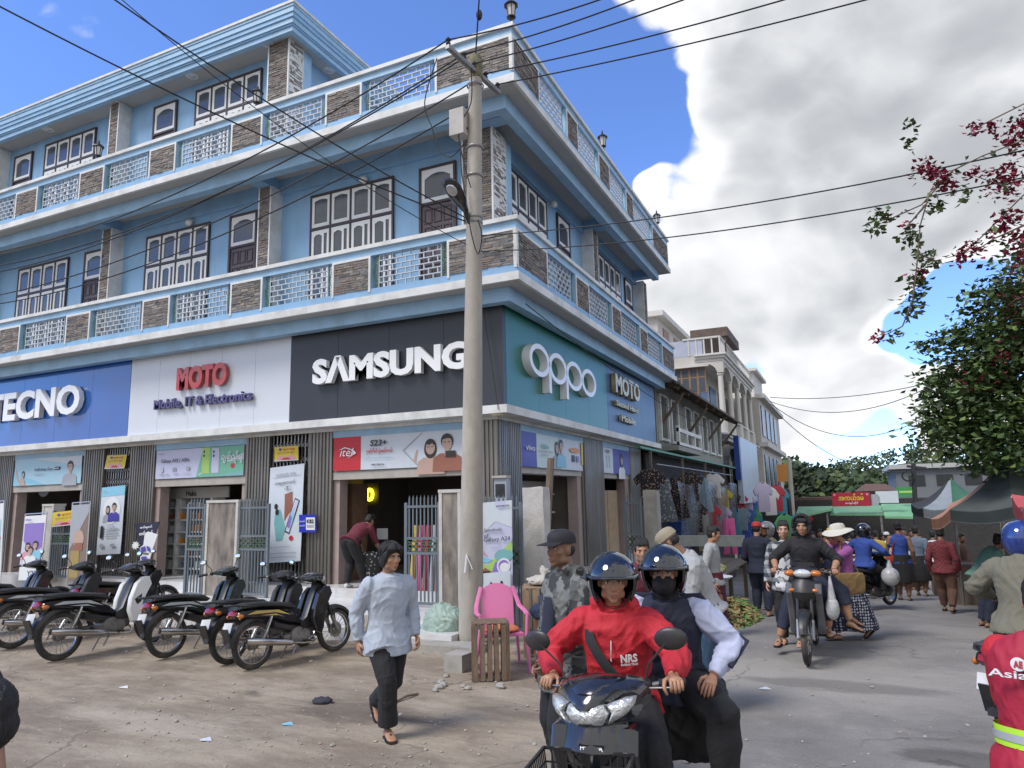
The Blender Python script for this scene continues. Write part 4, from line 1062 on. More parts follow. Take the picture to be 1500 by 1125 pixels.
def sash(w, h, lower):
 mb = MB(); d = .03
 sl, sr, rt, rb = .065, .065, .085, .085
 mb.box(0, sl, -d, 0, 0, h); mb.box(w - sr, w, -d, 0, 0, h); mb.box(sl, w - sr, -d, 0, 0, rb); mb.box(sl, w - sr, -d, 0, h - rt, h)
 a, b = sl, w - sr
 if lower:
  m = a + (b - a) * .62; mb.box(m, m + .05, -d, 0, rb, h - rt); mb.box(m + .05, b, -d + .002, 0, h * .40, h * .40 + .03); mb.box(m + .05, b, -d + .002, 0, h * .68, h * .68 + .03)
 else: m = b
 q = .045 if lower else .035
 mb.prism([(a, h - rt + .002), (a, h - rt - q), (a + (m - a) * .2, h - rt - q * .55), (a + (m - a) * .35, h - rt - q * .12), (a + (m - a) * .65, h - rt - q * .12), (a + (m - a) * .8, h - rt - q * .55), (m, h - rt - q), (m, h - rt + .002)], (0, -d + .001, 0), (1, 0, 0), (0, 0, 1), (0, .02, 0))
 mb.box(a - .01, b + .01, -.012, -.008, rb - .01, h - rt + .01, 1)
 return mb.mesh('sash', [SASHW, GLASSD], smooth=False)
SASH_U = sash(.478, .72, False); SASH_L = sash(.478, 1.78, True)
def frame_mesh():
 mb = MB(); w, t = 2.14, .04; zt = .72; H_ = 2.66
 mb.box(0, w, -.05, .02, 0, .06); mb.box(0, w, -.05, .02, H_ - .06, H_)
 for i in range(5):
  x = i * (w - t) / 4; mb.box(x, x + t, -.05, .02, .06, H_ - .06)
 for i in range(4):
  x = i * (w - t) / 4; mb.box(x + t, x + (w - t) / 4, -.05, .02, .06 + 1.79, .06 + 1.79 + .06)
 return mb.mesh('window', WOOD_D, smooth=False)
FRAME = frame_mesh()
def window(o, rz):
 f = instance('window', FRAME, bld, rel(o), rz)
 for i in range(4):
  x = .04 + i * (2.14 - .04) / 4 + .004
  instance('sash', SASH_U, f, (x, -.005, .06 + 1.85)); instance('sash', SASH_L, f, (x, -.005, .062))
def door_meshes():
 mb = MB(); w, H_ = .84, 2.82; t = .055
 mb.box(0, t, -.05, .02, 0, H_); mb.box(w - t, w, -.05, .02, 0, H_); mb.box(t, w - t, -.05, .02, H_ - t, H_); mb.box(t, w - t, -.05, .02, 2.02, 2.07)
 fr = mb.mesh('door', WOOD_D, smooth=False)
 mb = MB(); W_ = w - 2 * t; mb.box(0, W_, -.02, .01, 0, 2.02)
 for r in range(5):
  for c in range(3):
   x = .06 + c * (W_ - .12 + .04) / 3; z = .12 + r * .38; ww = (W_ - .12 - .08) / 3
   for (a, b, e, f_) in ((x, x + ww, z, z + .025), (x, x + ww, z + .275, z + .30), (x, x + .022, z + .025, z + .275), (x + ww - .022, x + ww, z + .025, z + .275)): mb.box(a, b, -.034, -.02, e, f_, 1)
 leaf = mb.mesh('door_leaf', [DOORM, WOOD_D], smooth=False)
 mb = MB(); h = .69; d = .03
 mb.box(0, .07, -d, 0, 0, h); mb.box(W_ - .07, W_, -d, 0, 0, h); mb.box(.07, W_ - .07, -d, 0, 0, .08); mb.box(.07, W_ - .07, -d, 0, h - .08, h)
 ww = W_ - .14
 mb.prism([(.07, h - .078), (.07, h - .20), (.07 + ww * .12, h - .16), (.07 + ww * .3, h - .11), (.07 + ww * .5, h - .095), (.07 + ww * .7, h - .11), (.07 + ww * .88, h - .16), (.07 + ww, h - .20), (.07 + ww, h - .078)], (0, -d + .001, 0), (1, 0, 0), (0, 0, 1), (0, .02, 0))
 mb.box(.06, W_ - .06, -.012, -.008, .07, h - .07, 1)
 return fr, leaf, mb.mesh('transom', [SASHW, GLASSD], smooth=False)
DFR, DLEAF, DTR = door_meshes()
def door(o, rz):
 f = instance('door', DFR, bld, rel(o), rz); instance('door_leaf', DLEAF, f, (.055, 0, 0)); instance('transom', DTR, f, (.055, -.003, 2.075))
for x in (-9.97, -15.10, -20.20): window((x, YW, 8.58 - 2.66), 0)
for x in (-7.22, -12.33, -17.42, -22.6): door((x, YW, 8.58 - 2.82), 0)
for x in (-13.66, -19.5, -23.6): window((x, YW, 12.09 - 2.66), 0)
for x in (-15.14, -20.9): door((x, YW, 12.02 - 2.82 + .03), 0)
window((XW, 12.15, 8.70 - 2.66), math.pi / 2); window((XW, 18.0, 8.70 - 2.66), math.pi / 2); door((XW, 14.95, 8.70 - 2.82), math.pi / 2)
door((XW, 20.6, 8.70 - 2.82), math.pi / 2)
mb = MB(); mb.box(XE, -10.2, 10.89, YE, 12.30, 12.78); mb.obj('roof_slab', SOFF, bld)
for k, (off, z0, z1, m) in enumerate(((.22, 12.25, 12.36, BLUE2), (.17, 12.36, 12.40, BLUE), (.12, 12.40, 12.52, BLUE2), (.07, 12.52, 12.62, BLUE), (.03, 12.62, 12.74, BLUE2), (0, 12.74, 12.80, BLUE2), (-.04, 12.80, 12.86, WTRIM))):
 mb = MB(); ex, ey = -10.0 - off * .6, 10.69 + off * .6; e_ = .12
 mb.box(XE, ex, ey, ey + e_, z0, z1); mb.box(ex - e_, ex, ey + e_, YE, z0, z1); mb.obj('cornice', m, bld)
for x, y in ((-11.0, 10.98), (-13.5, 11.1), (-16.2, 11.02), (-19, 11.1), (-10.42, 12.4)):
 mb = MB(); mb.lathe([(.13, 12.285), (.15, 12.292), (.15, 12.301)], (x, y, 0), 18); mb.lathe([(.08, 12.28), (.09, 12.2855)], (x, y, 0), 14, 1); mb.obj('ceiling_light', [WTRIM, LENS], bld)
for p in ((-8.55, 11.32, 8.62), (-13.6, 11.32, 8.66)):
 mb = MB(); mb.ell(p, (.10, .08, .085)); mb.box(p[0] - .05, p[0] + .05, p[1], p[1] + .08, p[2] - .05, p[2] + .09); mb.obj('wall_light', M('lamp_globe', (.62, .63, .62), r=.2), bld)
mb = MB(); mb.ell((XW + .1, 14.6, 8.75), (.08, .1, .085)); mb.box(XW, XW + .1, 14.55, 14.65, 8.7, 8.84); mb.obj('wall_light', MATS['lamp_globe'], bld)
# ---- ground floor
def ribbed(o, u, w, h, out, pitch=.075, depth=.022):
 """corrugated sheet starting at o, along u, height h, facing out"""
 mb = MB(); n = max(3, int(w / pitch)); A = []; B = []; o = Vector(o); u = Vector(u); out = Vector(out)
 for i in range(n):
  for t, d in ((0, 0), (.42, 0), (.5, 1), (.92, 1)):
   x = (i + t) / n * w; A.append(o + u * x + out * (depth * d)); B.append(o + u * x + out * (depth * d) + Vector((0, 0, h)))
 A.append(o + u * w); B.append(o + u * w + Vector((0, 0, h)))
 k = len(A); mb.add(A + B, [(i, i + 1, i + 1 + k, i + k) for i in range(k - 1)])
 mb.obox(o + u * (w / 2) + Vector((0, 0, h / 2)) - out * .06, u * (w / 2), out * .055, (0, 0, h / 2))
 return mb
ZF = .5
PIERS = [(-21.6, -19.15), (-16.44, -15.71), (-14.82, -13.99), (-11.28, -10.63), (-9.62, -9.03)]
for a, b in PIERS:
 ribbed((a, YP, ZF), (1, 0, 0), b - a, 3.44 - ZF, (0, -1, 0)).obj('metal_pier', METAL, bld, smooth=False)
ribbed((-6.02, YP, ZF), (1, 0, 0), .57, 3.44 - ZF, (0, -1, 0)).obj('metal_pier', METAL, bld, smooth=False)
for a, b in ((11.12, 12.06), (15.6, 17.0), (19.4, 20.6)):
 ribbed((XP, a, ZF), (0, 1, 0), b - a, 3.44 - ZF, (1, 0, 0)).obj('metal_pier', METAL, bld, smooth=False)
DK = M('dark_steel', (.05, .05, .055), r=.5, me=.6, var=.3, sc=8)
GREYP = M('grey_blue_paint', (.135, .165, .19), r=.5, var=.12, sc=6, dirt=(.09, .085, .075), damt=.5, dsc=3)
for a, b in ((-15.71, -14.82), (-10.63, -9.62)):
 mb = MB(); n = 11
 for i in range(n): x = a + (i + .5) * (b - a) / n; mb.box(x - .012, x + .012, YP + .05, YP + .075, ZF, 3.40)
 for z in [ZF + .1 + .28 * k for k in range(10)]:
  for i in range(n - 1):
   x0 = a + (i + .5) * (b - a) / n; x1 = x0 + (b - a) / n
   mb.bar((x0, YP + .045, z), (x1, YP + .045, z + .12), .012, .008); mb.bar((x0, YP + .04, z + .12), (x1, YP + .04, z), .012, .008)
 o = mb.obj('grille', STEEL, bld, smooth=False); o['kind'] = 'stuff'
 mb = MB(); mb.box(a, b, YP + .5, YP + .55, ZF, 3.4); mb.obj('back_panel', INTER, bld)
OPEN = [(-19.15, -16.44), (-13.99, -11.28), (-9.03, -6.02)]
BEIGE = M('shutter_beige', (.40, .37, .33), r=.55, var=.1, dirt=(.22, .2, .17), damt=.4)
for a, b in OPEN:
 mb = MB(); mb.box(a, b, YP + .0, YP + .3, 3.27, 3.44); mb.obj('header_beam', BLUE2, bld)
 mb = MB(); mb.box(a, b, YP + .04, YP + .36, 2.46, 3.268); mb.obj('shutter_box', BEIGE, bld)
 mb = MB(); mb.box(a, b, YP + .02, YP + .08, 2.46, 2.60); mb.obj('shutter_rail', BEIGE, bld)
 mb = MB(); mb.box(a + .001, a + .14, YP + .06, YP + .3, ZF, 2.46); mb.obj('door_jamb', M('jamb_pinkish', (.33, .26, .24), r=.7, var=.1), bld)
 mb = MB(); mb.box(b - .14, b - .001, YP + .06, YP + .3, ZF, 2.46); mb.obj('door_jamb', MATS['jamb_pinkish'], bld)
for a, b in ((12.06, 15.6), (17.0, 19.4)):
 mb = MB(); mb.box(XP - .3, XP, a, b, 3.27, 3.44); mb.obj('header_beam', BLUE2, bld)
 mb = MB(); mb.box(XP - .36, XP - .04, a, b, 2.5, 3.268); mb.obj('shutter_box', BEIGE, bld)
 mb = MB(); mb.box(XP - .3, XP - .06, b - .35, b - .001, ZF, 2.5); mb.obj('door_jamb', MATS['jamb_pinkish'], bld)
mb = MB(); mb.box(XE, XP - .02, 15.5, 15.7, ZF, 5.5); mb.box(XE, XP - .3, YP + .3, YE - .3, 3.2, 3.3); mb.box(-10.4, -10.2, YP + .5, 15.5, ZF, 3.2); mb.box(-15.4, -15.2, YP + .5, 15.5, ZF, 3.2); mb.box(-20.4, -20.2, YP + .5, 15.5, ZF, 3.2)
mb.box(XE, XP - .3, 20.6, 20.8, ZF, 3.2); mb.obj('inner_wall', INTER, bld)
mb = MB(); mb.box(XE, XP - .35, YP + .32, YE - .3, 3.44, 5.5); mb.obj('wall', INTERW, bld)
mb = MB(); mb.box(XE, -5.0, 10.63, YE, -2.5, ZF); mb.obj('plinth', TILE, bld)
for (y0, y1, z1) in ((9.77, 10.63, .335), (8.90, 9.77, .17)):
 for i in range(9):
  x0 = -12.6 + i * .83; mb = MB(); mb.box(x0 + .004, x0 + .826, y0, y1, -.3, z1); mb.obj('step_tile', TILE, bld, smooth=False)
for i in range(30):
 x0 = -24 + i * .62; mb = MB(); mb.box(x0 + .003, x0 + .617, 10.612, 10.632, .0, ZF + .012); mb.obj('tile', TILE, bld, smooth=False)
mb = MB(); mb.box(XE, XB + .10, YB - .10, YP, 3.46, 3.60); mb.box(XP, XB + .10, YP, YE - .5, 3.46, 3.60); mb.obj('sign_ledge', WTRIM, bld)
mb = MB(); mb.box(XE, XP + .04, YP - .06, YP - .002, 3.40, 3.458); mb.box(XP + .002, XP + .06, YP, YE - .5, 3.40, 3.458); mb.obj('ledge_strip', WTRIM, bld)
mb = MB(); mb.lathe([(.10, 3.43), (.11, 3.459)], (-5.32, 10.86, 0), 16); mb.obj('ceiling_light', M('lamp_warm', (.75, .68, .5), r=.3), bld)
# ------------------------------------------------------------------ sign boards
X_ = Vector((1, 0, 0)); Y_ = Vector((0, 1, 0)); Z_ = Vector((0, 0, 1))
LETW = M('letter_white', (.78, .79, .80), r=.35, var=.03, coat=.3)
LETSIDE = M('letter_steel', (.45, .45, .42), r=.35, me=.6, var=.1)
def board(name, label, x0, x1, mat, n, thick=.12):
 t = thing(name, label, 'shop sign', (x0, YB, 3.6), 0, 'illuminated shop sign boards around the corner', True)
 w = (x1 - x0) / n
 for i in range(n):
  mb = MB(); g = .003
  mb.box(x0 + i * w + g, x0 + (i + 1) * w - g, YB, YB + thick, 3.602, 5.36); mb.obj('panel', mat, t, smooth=False)
 return t
def board_r(name, label, y0, y1, mat, n):
 t = thing(name, label, 'shop sign', (XB, y0, 3.6), 0, 'illuminated shop sign boards around the corner', True)
 w = (y1 - y0) / n
 for i in range(n):
  mb = MB(); mb.box(XB - .12, XB, y0 + i * w + .003, y0 + (i + 1) * w - .003, 3.602, 5.36); mb.obj('panel', mat, t, smooth=False)
 return t
def letters_left(t, s, p0, p1, ptop, mat, depth=.09, bold=.02, gap=.03, shear=0, side=None):
 a = PY(*p0, YB - gap); b = PY(*p1, YB - gap); c = PY(*ptop, YB - gap)
 w = b.x - a.x; h = c.z - a.z
 lettering(s, mat, t, (a.x, YB - gap + 0, a.z), (1, 0, 0), (0, 0, 1), w, h, depth, bold, shear=shear)
def cloudy_gloss(name, col):
 m = M(name, col, r=.13, var=.05, sc=1.2, coat=.6, bump=.25, bs=1.3, st=(1, 1, .6), dirt=(.10, .16, .30), damt=.12)
 return m
t = board('shop_sign', 'glossy royal blue sign board with raised white letters TECNO', XE, -14.58, cloudy_gloss('sign_blue', (.018, .11, .43)), 8)
letters_left(t, 'TECNO', (-14, 621), (122, 606), (-14, 581), LETW, .12, .035)
t = board('shop_sign', 'white sign board with red letters MOTO over smaller purple letters', -14.57, -9.88, M('sign_white', (.60, .64, .70), r=.35, var=.03, sc=.8, dirt=(.5, .52, .54), damt=.3, dsc=.8), 5)
letters_left(t, 'MOTO', (262, 573), (335, 567), (262, 540), M('letter_red', (.42, .03, .035), r=.3, var=.25, sc=3, coat=.5, dirt=(.45, .16, .12), damt=.5, dsc=4), .08, .05)
letters_left(t, 'Mobile, IT & Electronics', (228, 603), (371, 590), (228, 587), M('letter_purple', (.085, .075, .20), r=.4, var=.3, sc=5), .06, .02)
t = board('shop_sign', 'matt black sign board with raised white letters SAMSUNG', -9.87, XB + .001, M('sign_black', (.028, .032, .042), r=.42, var=.1, sc=1.0), 4)
letters_left(t, 'S\u039bMSUNG', (462, 565), (690, 542), (462, 527), LETW, .10, .045)
t = board_r('shop_sign', 'green sign board around the corner with raised white letters oppo', YB + .121, 16.7, M('sign_green', (.020, .155, .125), r=.35, var=.06, sc=1.0), 4)
def ring_letter(mb, y, z, Ry, Rz, w, stem=0):
 n = 28; o = []; x0, x1 = XB + .0, XB + .16
 for (k, x) in ((0, x1), (0, x0), (w, x0), (w, x1)):
  o.append([(x, y + (Ry - k * 1.25) * math.cos(2 * math.pi * i / n), z + (Rz - k) * math.sin(2 * math.pi * i / n)) for i in range(n)])
 o.append(o[0]); mb.loft(o, 0, False)
 if stem: mb.box(x0 + .005, x1 - .004, y - Ry, y - Ry + w * 1.25, z - Rz * 1.75, z)
p0 = PX(776, 528, XB + .16); p1 = PX(873, 556, XB + .16); L = p1.y - p0.y; za = PX(790, 504, XB + .16); zb = PX(790, 551, XB + .16)
Rz = (za.z - zb.z) / 2; zc = (za.z + zb.z) / 2; Ry = L / 8 * 1.03
for i in range(4):
 mb = MB(); ring_letter(mb, p0.y + Ry + i * (L - 2 * Ry) / 3, zc - .012 * i, Ry, Rz, Rz * .30, stem=(i in (1, 2))); mb.obj('letter', LETW, t, fix=True)
t2 = board_r('shop_sign', 'slate blue sign board with gold letters MOTO beside the green one', 16.71, 21.5, M('sign_slate', (.055, .115, .22), r=.4, var=.06, sc=1), 3)
GOLD = M('letter_gold', (.50, .42, .24), r=.35, me=.3, var=.15)
def letters_right(t, s, p0, p1, ptop, mat, depth=.08, bold=.02, x=XB + .02):
 a = PX(*p0, x); b = PX(*p1, x); c = PX(*ptop, x)
 lettering(s, mat, t, (x, a.y, a.z), (0, 1, 0), (0, 0, 1), b.y - a.y, c.z - a.z, depth, bold)
letters_right(t2, 'MOTO', (896, 575), (932, 588), (896, 547), GOLD, .12, .04)
letters_right(t2, 'Second Hand', (899, 594), (931, 606), (899, 586), GOLD, .08, .02)
letters_right(t2, 'Mobile', (907, 617), (927, 624), (907, 608), GOLD, .08, .02)
# ------------------------------------------------------------------ printed banners, posters and small signs
def flat(name, col, r=.45, **k): return M('print_' + name, col, r=r, var=.03, **k)
PW = flat('white', (.68, .70, .72)); PK = flat('black', (.02, .02, .024)); PR = flat('red', (.50, .02, .03)); PY_ = flat('yellow', (.62, .47, .03)); PB = flat('blue', (.02, .03, .42))
PIN = flat('indigo', (.07, .06, .36)); PSK = flat('skin', (.46, .32, .26)); PHR = flat('hair', (.03, .022, .02)); PLB = flat('pale_blue', (.36, .56, .68)); PLV = flat('lavender', (.50, .52, .68))
PGR = flat('green', (.16, .42, .30)); PLG = flat('lime', (.35, .55, .14)); PTL = flat('teal', (.18, .40, .42)); PPK = flat('pink', (.60, .28, .36)); POR = flat('orange', (.62, .26, .06)); PGY = flat('grey', (.34, .36, .40)); PBR = flat('brown', (.28, .11, .07)); PSKY = flat('sky', (.22, .50, .66)); PVI = flat('violet', (.24, .16, .48)); PMG = flat('mist', (.55, .60, .66))
def fig(x, y, s, ar, top, hair=0):
 """a printed bust: shoulders, neck, face, hair; s = head height as a share of the banner height, ar = width/height"""
 w = s / ar
 out = [('poly', [(x - w * 1.15, y - s * 1.9), (x - w * 1.05, y - s * 1.0), (x - w * .55, y - s * .72), (x + w * .55, y - s * .72), (x + w * 1.05, y - s * 1.0), (x + w * 1.15, y - s * 1.9)], top),
           ('poly', [(x - w * .18, y - s * .85), (x - w * .18, y - s * .3), (x + w * .18, y - s * .3), (x + w * .18, y - s * .85)], PSK)]
 if hair: out.append(('ell', x, y - s * .12, w * .52, s * .68, PHR))
 out += [('ell', x, y + s * .10, w * .47, s * .50, PHR), ('ell', x, y - s * .05, w * .38, s * .46, PSK), ('poly', [(x - w * .4, y + s * .2), (x - w * .3, y + s * .45), (x + w * .3, y + s * .45), (x + w * .4, y + s * .2), (x + w * .1, y + s * .28)], PHR),
   ('rect', x - w * .26, y + s * .0, x - w * .08, y + s * .05, PHR), ('rect', x + w * .08, y + s * .0, x + w * .26, y + s * .05, PHR), ('rect', x - w * .12, y - s * .30, x + w * .12, y - s * .25, PPK)]
 return out
def banner(name, label, cat, o, u, w, W_, H_, base, prints, group=None, wav=.005, frame=None, thick=.006, parent=None):
 """thin printed sheet; prints in shares of width / height, laid 2 mm proud in order"""
 o = Vector(o); u = Vector(u).normalized(); w = Vector(w).normalized(); n = u.cross(w); wav = min(wav, .005)
 t = thing(name, label, cat, o, 0, group, True)
 def P(a, b, d): return o + u * (a * W_) + w * (b * H_) + n * (d + wav * math.sin(a * 7 + b * 3) * math.sin(b * 5 + 1 + a * 2))
 mb = MB(); na, nb = 14, 10; F = [[P(i / na, j / nb, 0) for i in range(na + 1)] for j in range(nb + 1)]
 v = [p for r in F for p in r]; k = len(v); v += [p - n * thick for p in v]; f = []
 for j in range(nb):
  for i in range(na):
   a = j * (na + 1) + i; q = (a, a + 1, a + na + 2, a + na + 1); f.append(q); f.append(tuple(x + k for x in reversed(q)))
 for i in range(na): f.append((i + 1, i, i + k, i + 1 + k)); a = nb * (na + 1) + i; f.append((a, a + 1, a + 1 + k, a + k))
 for j in range(nb): a = j * (na + 1); f.append((a, a + na + 1, a + na + 1 + k, a + k)); a += na; f.append((a + na + 1, a, a + k, a + na + 1 + k))
 mb.add(v, f); mb.obj('sheet', base, t)
 pm = MB(); mats = []; lv = .0035
 for q in prints:
  if q[0] == 'text': continue
  m = q[-1]
  if m not in mats: mats.append(m)
  mi = mats.index(m); lv += .0011
  if q[0] == 'rect':
   _, x0, y0, x1, y1, _ = q; nx = max(1, int(abs(x1 - x0) * 10)); ny = max(1, int(abs(y1 - y0) * 8))
   vs = [P(x0 + (x1 - x0) * i / nx, y0 + (y1 - y0) * j / ny, lv) for j in range(ny + 1) for i in range(nx + 1)]
   pm.add(vs, [(j * (nx + 1) + i, j * (nx + 1) + i + 1, (j + 1) * (nx + 1) + i + 1, (j + 1) * (nx + 1) + i) for j in range(ny) for i in range(nx)], mi)
  elif q[0] == 'ell':
   _, cx, cy, rx, ry, _ = q; nn = 18
   vs = [P(cx + rx * math.cos(2 * math.pi * i / nn), cy + ry * math.sin(2 * math.pi * i / nn), lv) for i in range(nn)]; pm.add(vs, [tuple(range(nn))], mi)
  elif q[0] == 'poly':
   ar = sum(q[1][i - 1][0] * q[1][i][1] - q[1][i][0] * q[1][i - 1][1] for i in range(len(q[1])))
   pl = q[1] if ar > 0 else list(reversed(q[1]))
   pm.add([P(a, b, lv) for a, b in pl], [tuple(range(len(pl)))], mi)
 if pm.v: tag(pm.obj('print', mats, t, smooth=False), kind='stuff')
 for q in prints:
  if q[0] != 'text': continue
  _, s, x0, y0, x1, y1, m = q[:7]; bold = q[7] if len(q) > 7 else .01; sh = q[8] if len(q) > 8 else 0
  lettering(s, m, t, P(x0, y0, lv + .0045), u, w, (x1 - x0) * W_, (y1 - y0) * H_, .002, bold, shear=sh)
 if frame:
  for a, b, c, d in ((-.02, 0, 0, 1), (1.0, 0, 1.02, 1)):
   fb = MB(); fb.tube([P(a, -.02, -.01), P(a, 1.03, -.01)], .012, 8); fb.obj('frame_tube', frame, t)
  fb = MB(); fb.tube([P(-.02, 1.03, -.01), P(1.02, 1.03, -.01)], .012, 8); fb.obj('frame_tube', frame, t)
 return t
GB = 'printed banners over the shop openings'
ybn = YP - .01
banner('banner', 'pale blue wrinkled banner with printed watch hand and young man', 'banner', (-19.1, ybn, 2.62), X_, Z_, 2.6, .66, PLB,
       [('poly', [(0, 0), (0, .5), (.25, .25), (.5, 0)], PSKY), ('poly', [(.3, 1), (1, .62), (1, 1)], PMG), ('poly', [(.03, .62), (.10, .1), (.2, 0), (.12, 0), (.04, .3)], PSK), ('ell', .145, .40, .028, .15, PK), ('ell', .145, .40, .016, .09, PGY), ('poly', [(.10, .0), (.12, .45), (.16, .28), (.2, 0)], PSK),
  ('rect', .62, .52, .70, .64, PK)] + fig(.845, .62, .36, 2.6 / .66, PGY) + [('text', 'Infinite fun', .33, .52, .60, .63, PK, .0), ('text', 'Watch S', .32, .36, .48, .43, PGY, 0), ('text', '4G', .63, .55, .69, .61, PW, .02)], GB, .014)
banner('banner', 'lavender and green phone banner with two printed phones', 'banner', (-13.95, ybn, 2.63), X_, Z_, 2.62, .63, PLV,
       [('poly', [(.48, 0), (.55, 1), (1, 1), (1, 0)], PGR), ('poly', [(.5, .1), (1, .75), (1, .45), (.55, 0)], PMG), ('poly', [(.6, .0), (1, .25), (1, .0)], PTL), ('rect', .545, .12, .63, 1, PLG), ('ell', .565, .86, .009, .05, PK), ('ell', .565, .72, .009, .05, PK), ('rect', .655, .12, .735, .95, PLV), ('ell', .675, .84, .009, .05, PK), ('ell', .675, .70, .009, .05, PK), ('ell', .885, .34, .022, .08, PR),
  ('ell', .085, .30, .017, .09, PGY), ('ell', .085, .30, .012, .065, PLV), ('rect', .21, .24, .225, .38, PGY), ('rect', .235, .24, .25, .38, PGY), ('rect', .37, .26, .41, .38, PGY),
  ('text', 'Galaxy A05 | A05s', .07, .52, .40, .68, PK, .0), ('text', 'Samsung', .03, .84, .10, .91, PGY, 0), ('text', '\u1001\u103b\u1005\u103a\u101c\u102d\u102f\u1037\u101b', .76, .42, .99, .82, PW, .01, .2), ('text', '5000 mAh       50MP       6.7 inch', .06, .12, .42, .18, PGY, 0)], GB, .004)
banner('banner', 'red and white itel banner with couple printed at its right end', 'banner', (-9.0, ybn, 2.63), X_, Z_, 2.95, .64, PMG,
       [('rect', .0, 0, .22, 1, PR), ('poly', [(.54, .5), (.68, .98), (.69, .98), (.555, .5), (.66, .04), (.65, .04)], PGY), ('poly', [(.62, .18), (.645, .5), (.655, .48), (.64, .1)], PSK)] + fig(.745, .55, .40, 2.95 / .64, PSK, 1) + fig(.865, .66, .42, 2.95 / .64, PBR) + [('rect', .855, .24, .925, .42, PHR),
  ('text', 'itel', .06, .42, .17, .66, PW, .0, .25), ('poly', [(.045, .62), (.1, .70), (.17, .60), (.19, .5), (.12, .36), (.165, .5), (.15, .60), (.1, .66)], PW), ('text', 'S23+', .30, .68, .43, .86, PK, .025, .1), ('text', '\u1019\u103e\u1010\u103a\u1019\u102d\u1015\u102b \u1015\u102f\u1036\u1016\u1031\u102c\u103a\u1019\u101a\u103a', .27, .42, .47, .62, PR, .02), ('text', '499,700 Ks', .31, .09, .41, .16, PK, .02), ('text', '16MP AI camera with colour changing back', .25, .31, .47, .35, PSKY, 0)], GB, .008)
xbn = XP + .012
banner('banner', 'white vivo banner with indigo end panel and printed couple', 'banner', (xbn, 12.08, 2.62), Y_, Z_, 3.35, .66, flat('pale_mint', (.55, .64, .64)),
       [('rect', 0, 0, .21, 1, PIN), ('poly', [(.5, 0), (.58, 1), (1, 1), (1, 0)], PMG), ('poly', [(.72, 0), (.85, .45), (1, .2), (1, 0)], flat('blush', (.62, .50, .56)))] + fig(.53, .66, .34, 5.0, PGY, 1) + fig(.60, .74, .36, 5.0, PSKY) + [('ell', .84, .66, .10, .09, POR), ('rect', .79, .28, .84, .5, PK), ('rect', .87, .28, .92, .48, PVI), ('rect', .965, .2, 1, .96, PY_),
  ('text', 'vivo', .04, .46, .17, .62, PW, .01), ('text', 'V29e', .27, .58, .38, .72, PTL, .02), ('text', 'Aura Light Portrait', .24, .46, .44, .53, PGY, 0), ('text', '50MP', .26, .36, .38, .41, PGY, 0)], GB, .008)
banner('banner', 'violet banner with printed girl on the far shop opening', 'banner', (xbn, 17.02, 2.62), Y_, Z_, 2.35, .64, PIN, [('rect', 0, 0, .33, 1, PMG), ('rect', .08, .2, .13, .7, PGY), ('rect', .17, .2, .22, .7, PGY)] + fig(.66, .6, .42, 3.6, PW, 1) + [('text', 'Y27', .05, .78, .2, .9, PK, .02)], GB, .008)
banner('banner', 'tall pale blue banner with couple in a heart, on the left grille', 'banner', PY(141, 813, YP - .08), PY(178, 811, YP - .08) - PY(141, 813, YP - .08), PY(151, 696, YP - .02) - PY(141, 813, YP - .08), .80, 1.52, PMG,
       [('rect', 0, .86, 1, 1, PSKY), ('ell', .5, .64, .37, .20, PW)] + fig(.36, .66, .10, .55, PGY, 1) + fig(.62, .69, .11, .55, PIN) + [('rect', .06, .26, .10, .42, PGY), ('rect', .13, .24, .25, .42, PK), ('rect', .35, .36, .9, .375, PGY), ('rect', .35, .32, .85, .335, PGY), ('rect', .35, .285, .9, .30, PGY), ('rect', .35, .25, .8, .265, PGY), ('ell', .25, .13, .09, .03, PGY), ('rect', .6, .11, .8, .15, PGY), ('text', 'V29e', .45, .39, .75, .43, PGY, 0), ('text', 'vivo', .08, .93, .3, .955, PGY, 0)], 'tall banners hung on the grilles', .012)
banner('banner', 'tall white phone banner with two printed phones, on the right grille', 'banner', PY(389, 825, YP - .06), PY(436, 822, YP - .06) - PY(389, 825, YP - .06), PY(396, 684, YP - .02) - PY(389, 825, YP - .06), .88, 1.88, PMG,
       [('poly', [(.28, .22), (.20, .40), (.22, .56), (.38, .54), (.55, .34), (.45, .22)], PTL), ('poly', [(.5, .42), (.48, .70), (.70, .72), (.72, .55)], PBR), ('poly', [(.52, .31), (.66, .28), (.92, .62), (.78, .65)], PK), ('poly', [(.55, .32), (.65, .295), (.89, .615), (.785, .635)], PLV), ('poly', [(.6, .38), (.72, .37), (.84, .56), (.80, .59)], PSKY), ('poly', [(.58, .36), (.66, .34), (.72, .44), (.68, .48)], PVI), ('ell', .24, .58, .05, .03, PK), ('ell', .28, .52, .05, .03, PK), ('ell', .72, .24, .06, .025, PR),
  ('rect', .12, .885, .92, .89, PGY), ('rect', .1, .09, .88, .096, PGY), ('rect', .1, .05, .88, .056, PGY), ('rect', .1, .155, .7, .16, PGY), ('text', 'HONOR X7b', .2, .90, .78, .925, PGY, .02), ('text', '\u101e\u102c\u101b\u1010\u103e\u1031\u1010\u101e\u1010\u103a', .18, .79, .78, .85, PK, 0), ('text', '\u1015\u103c\u102e', .48, .73, .66, .78, PK, 0)], 'tall banners hung on the grilles', .012)
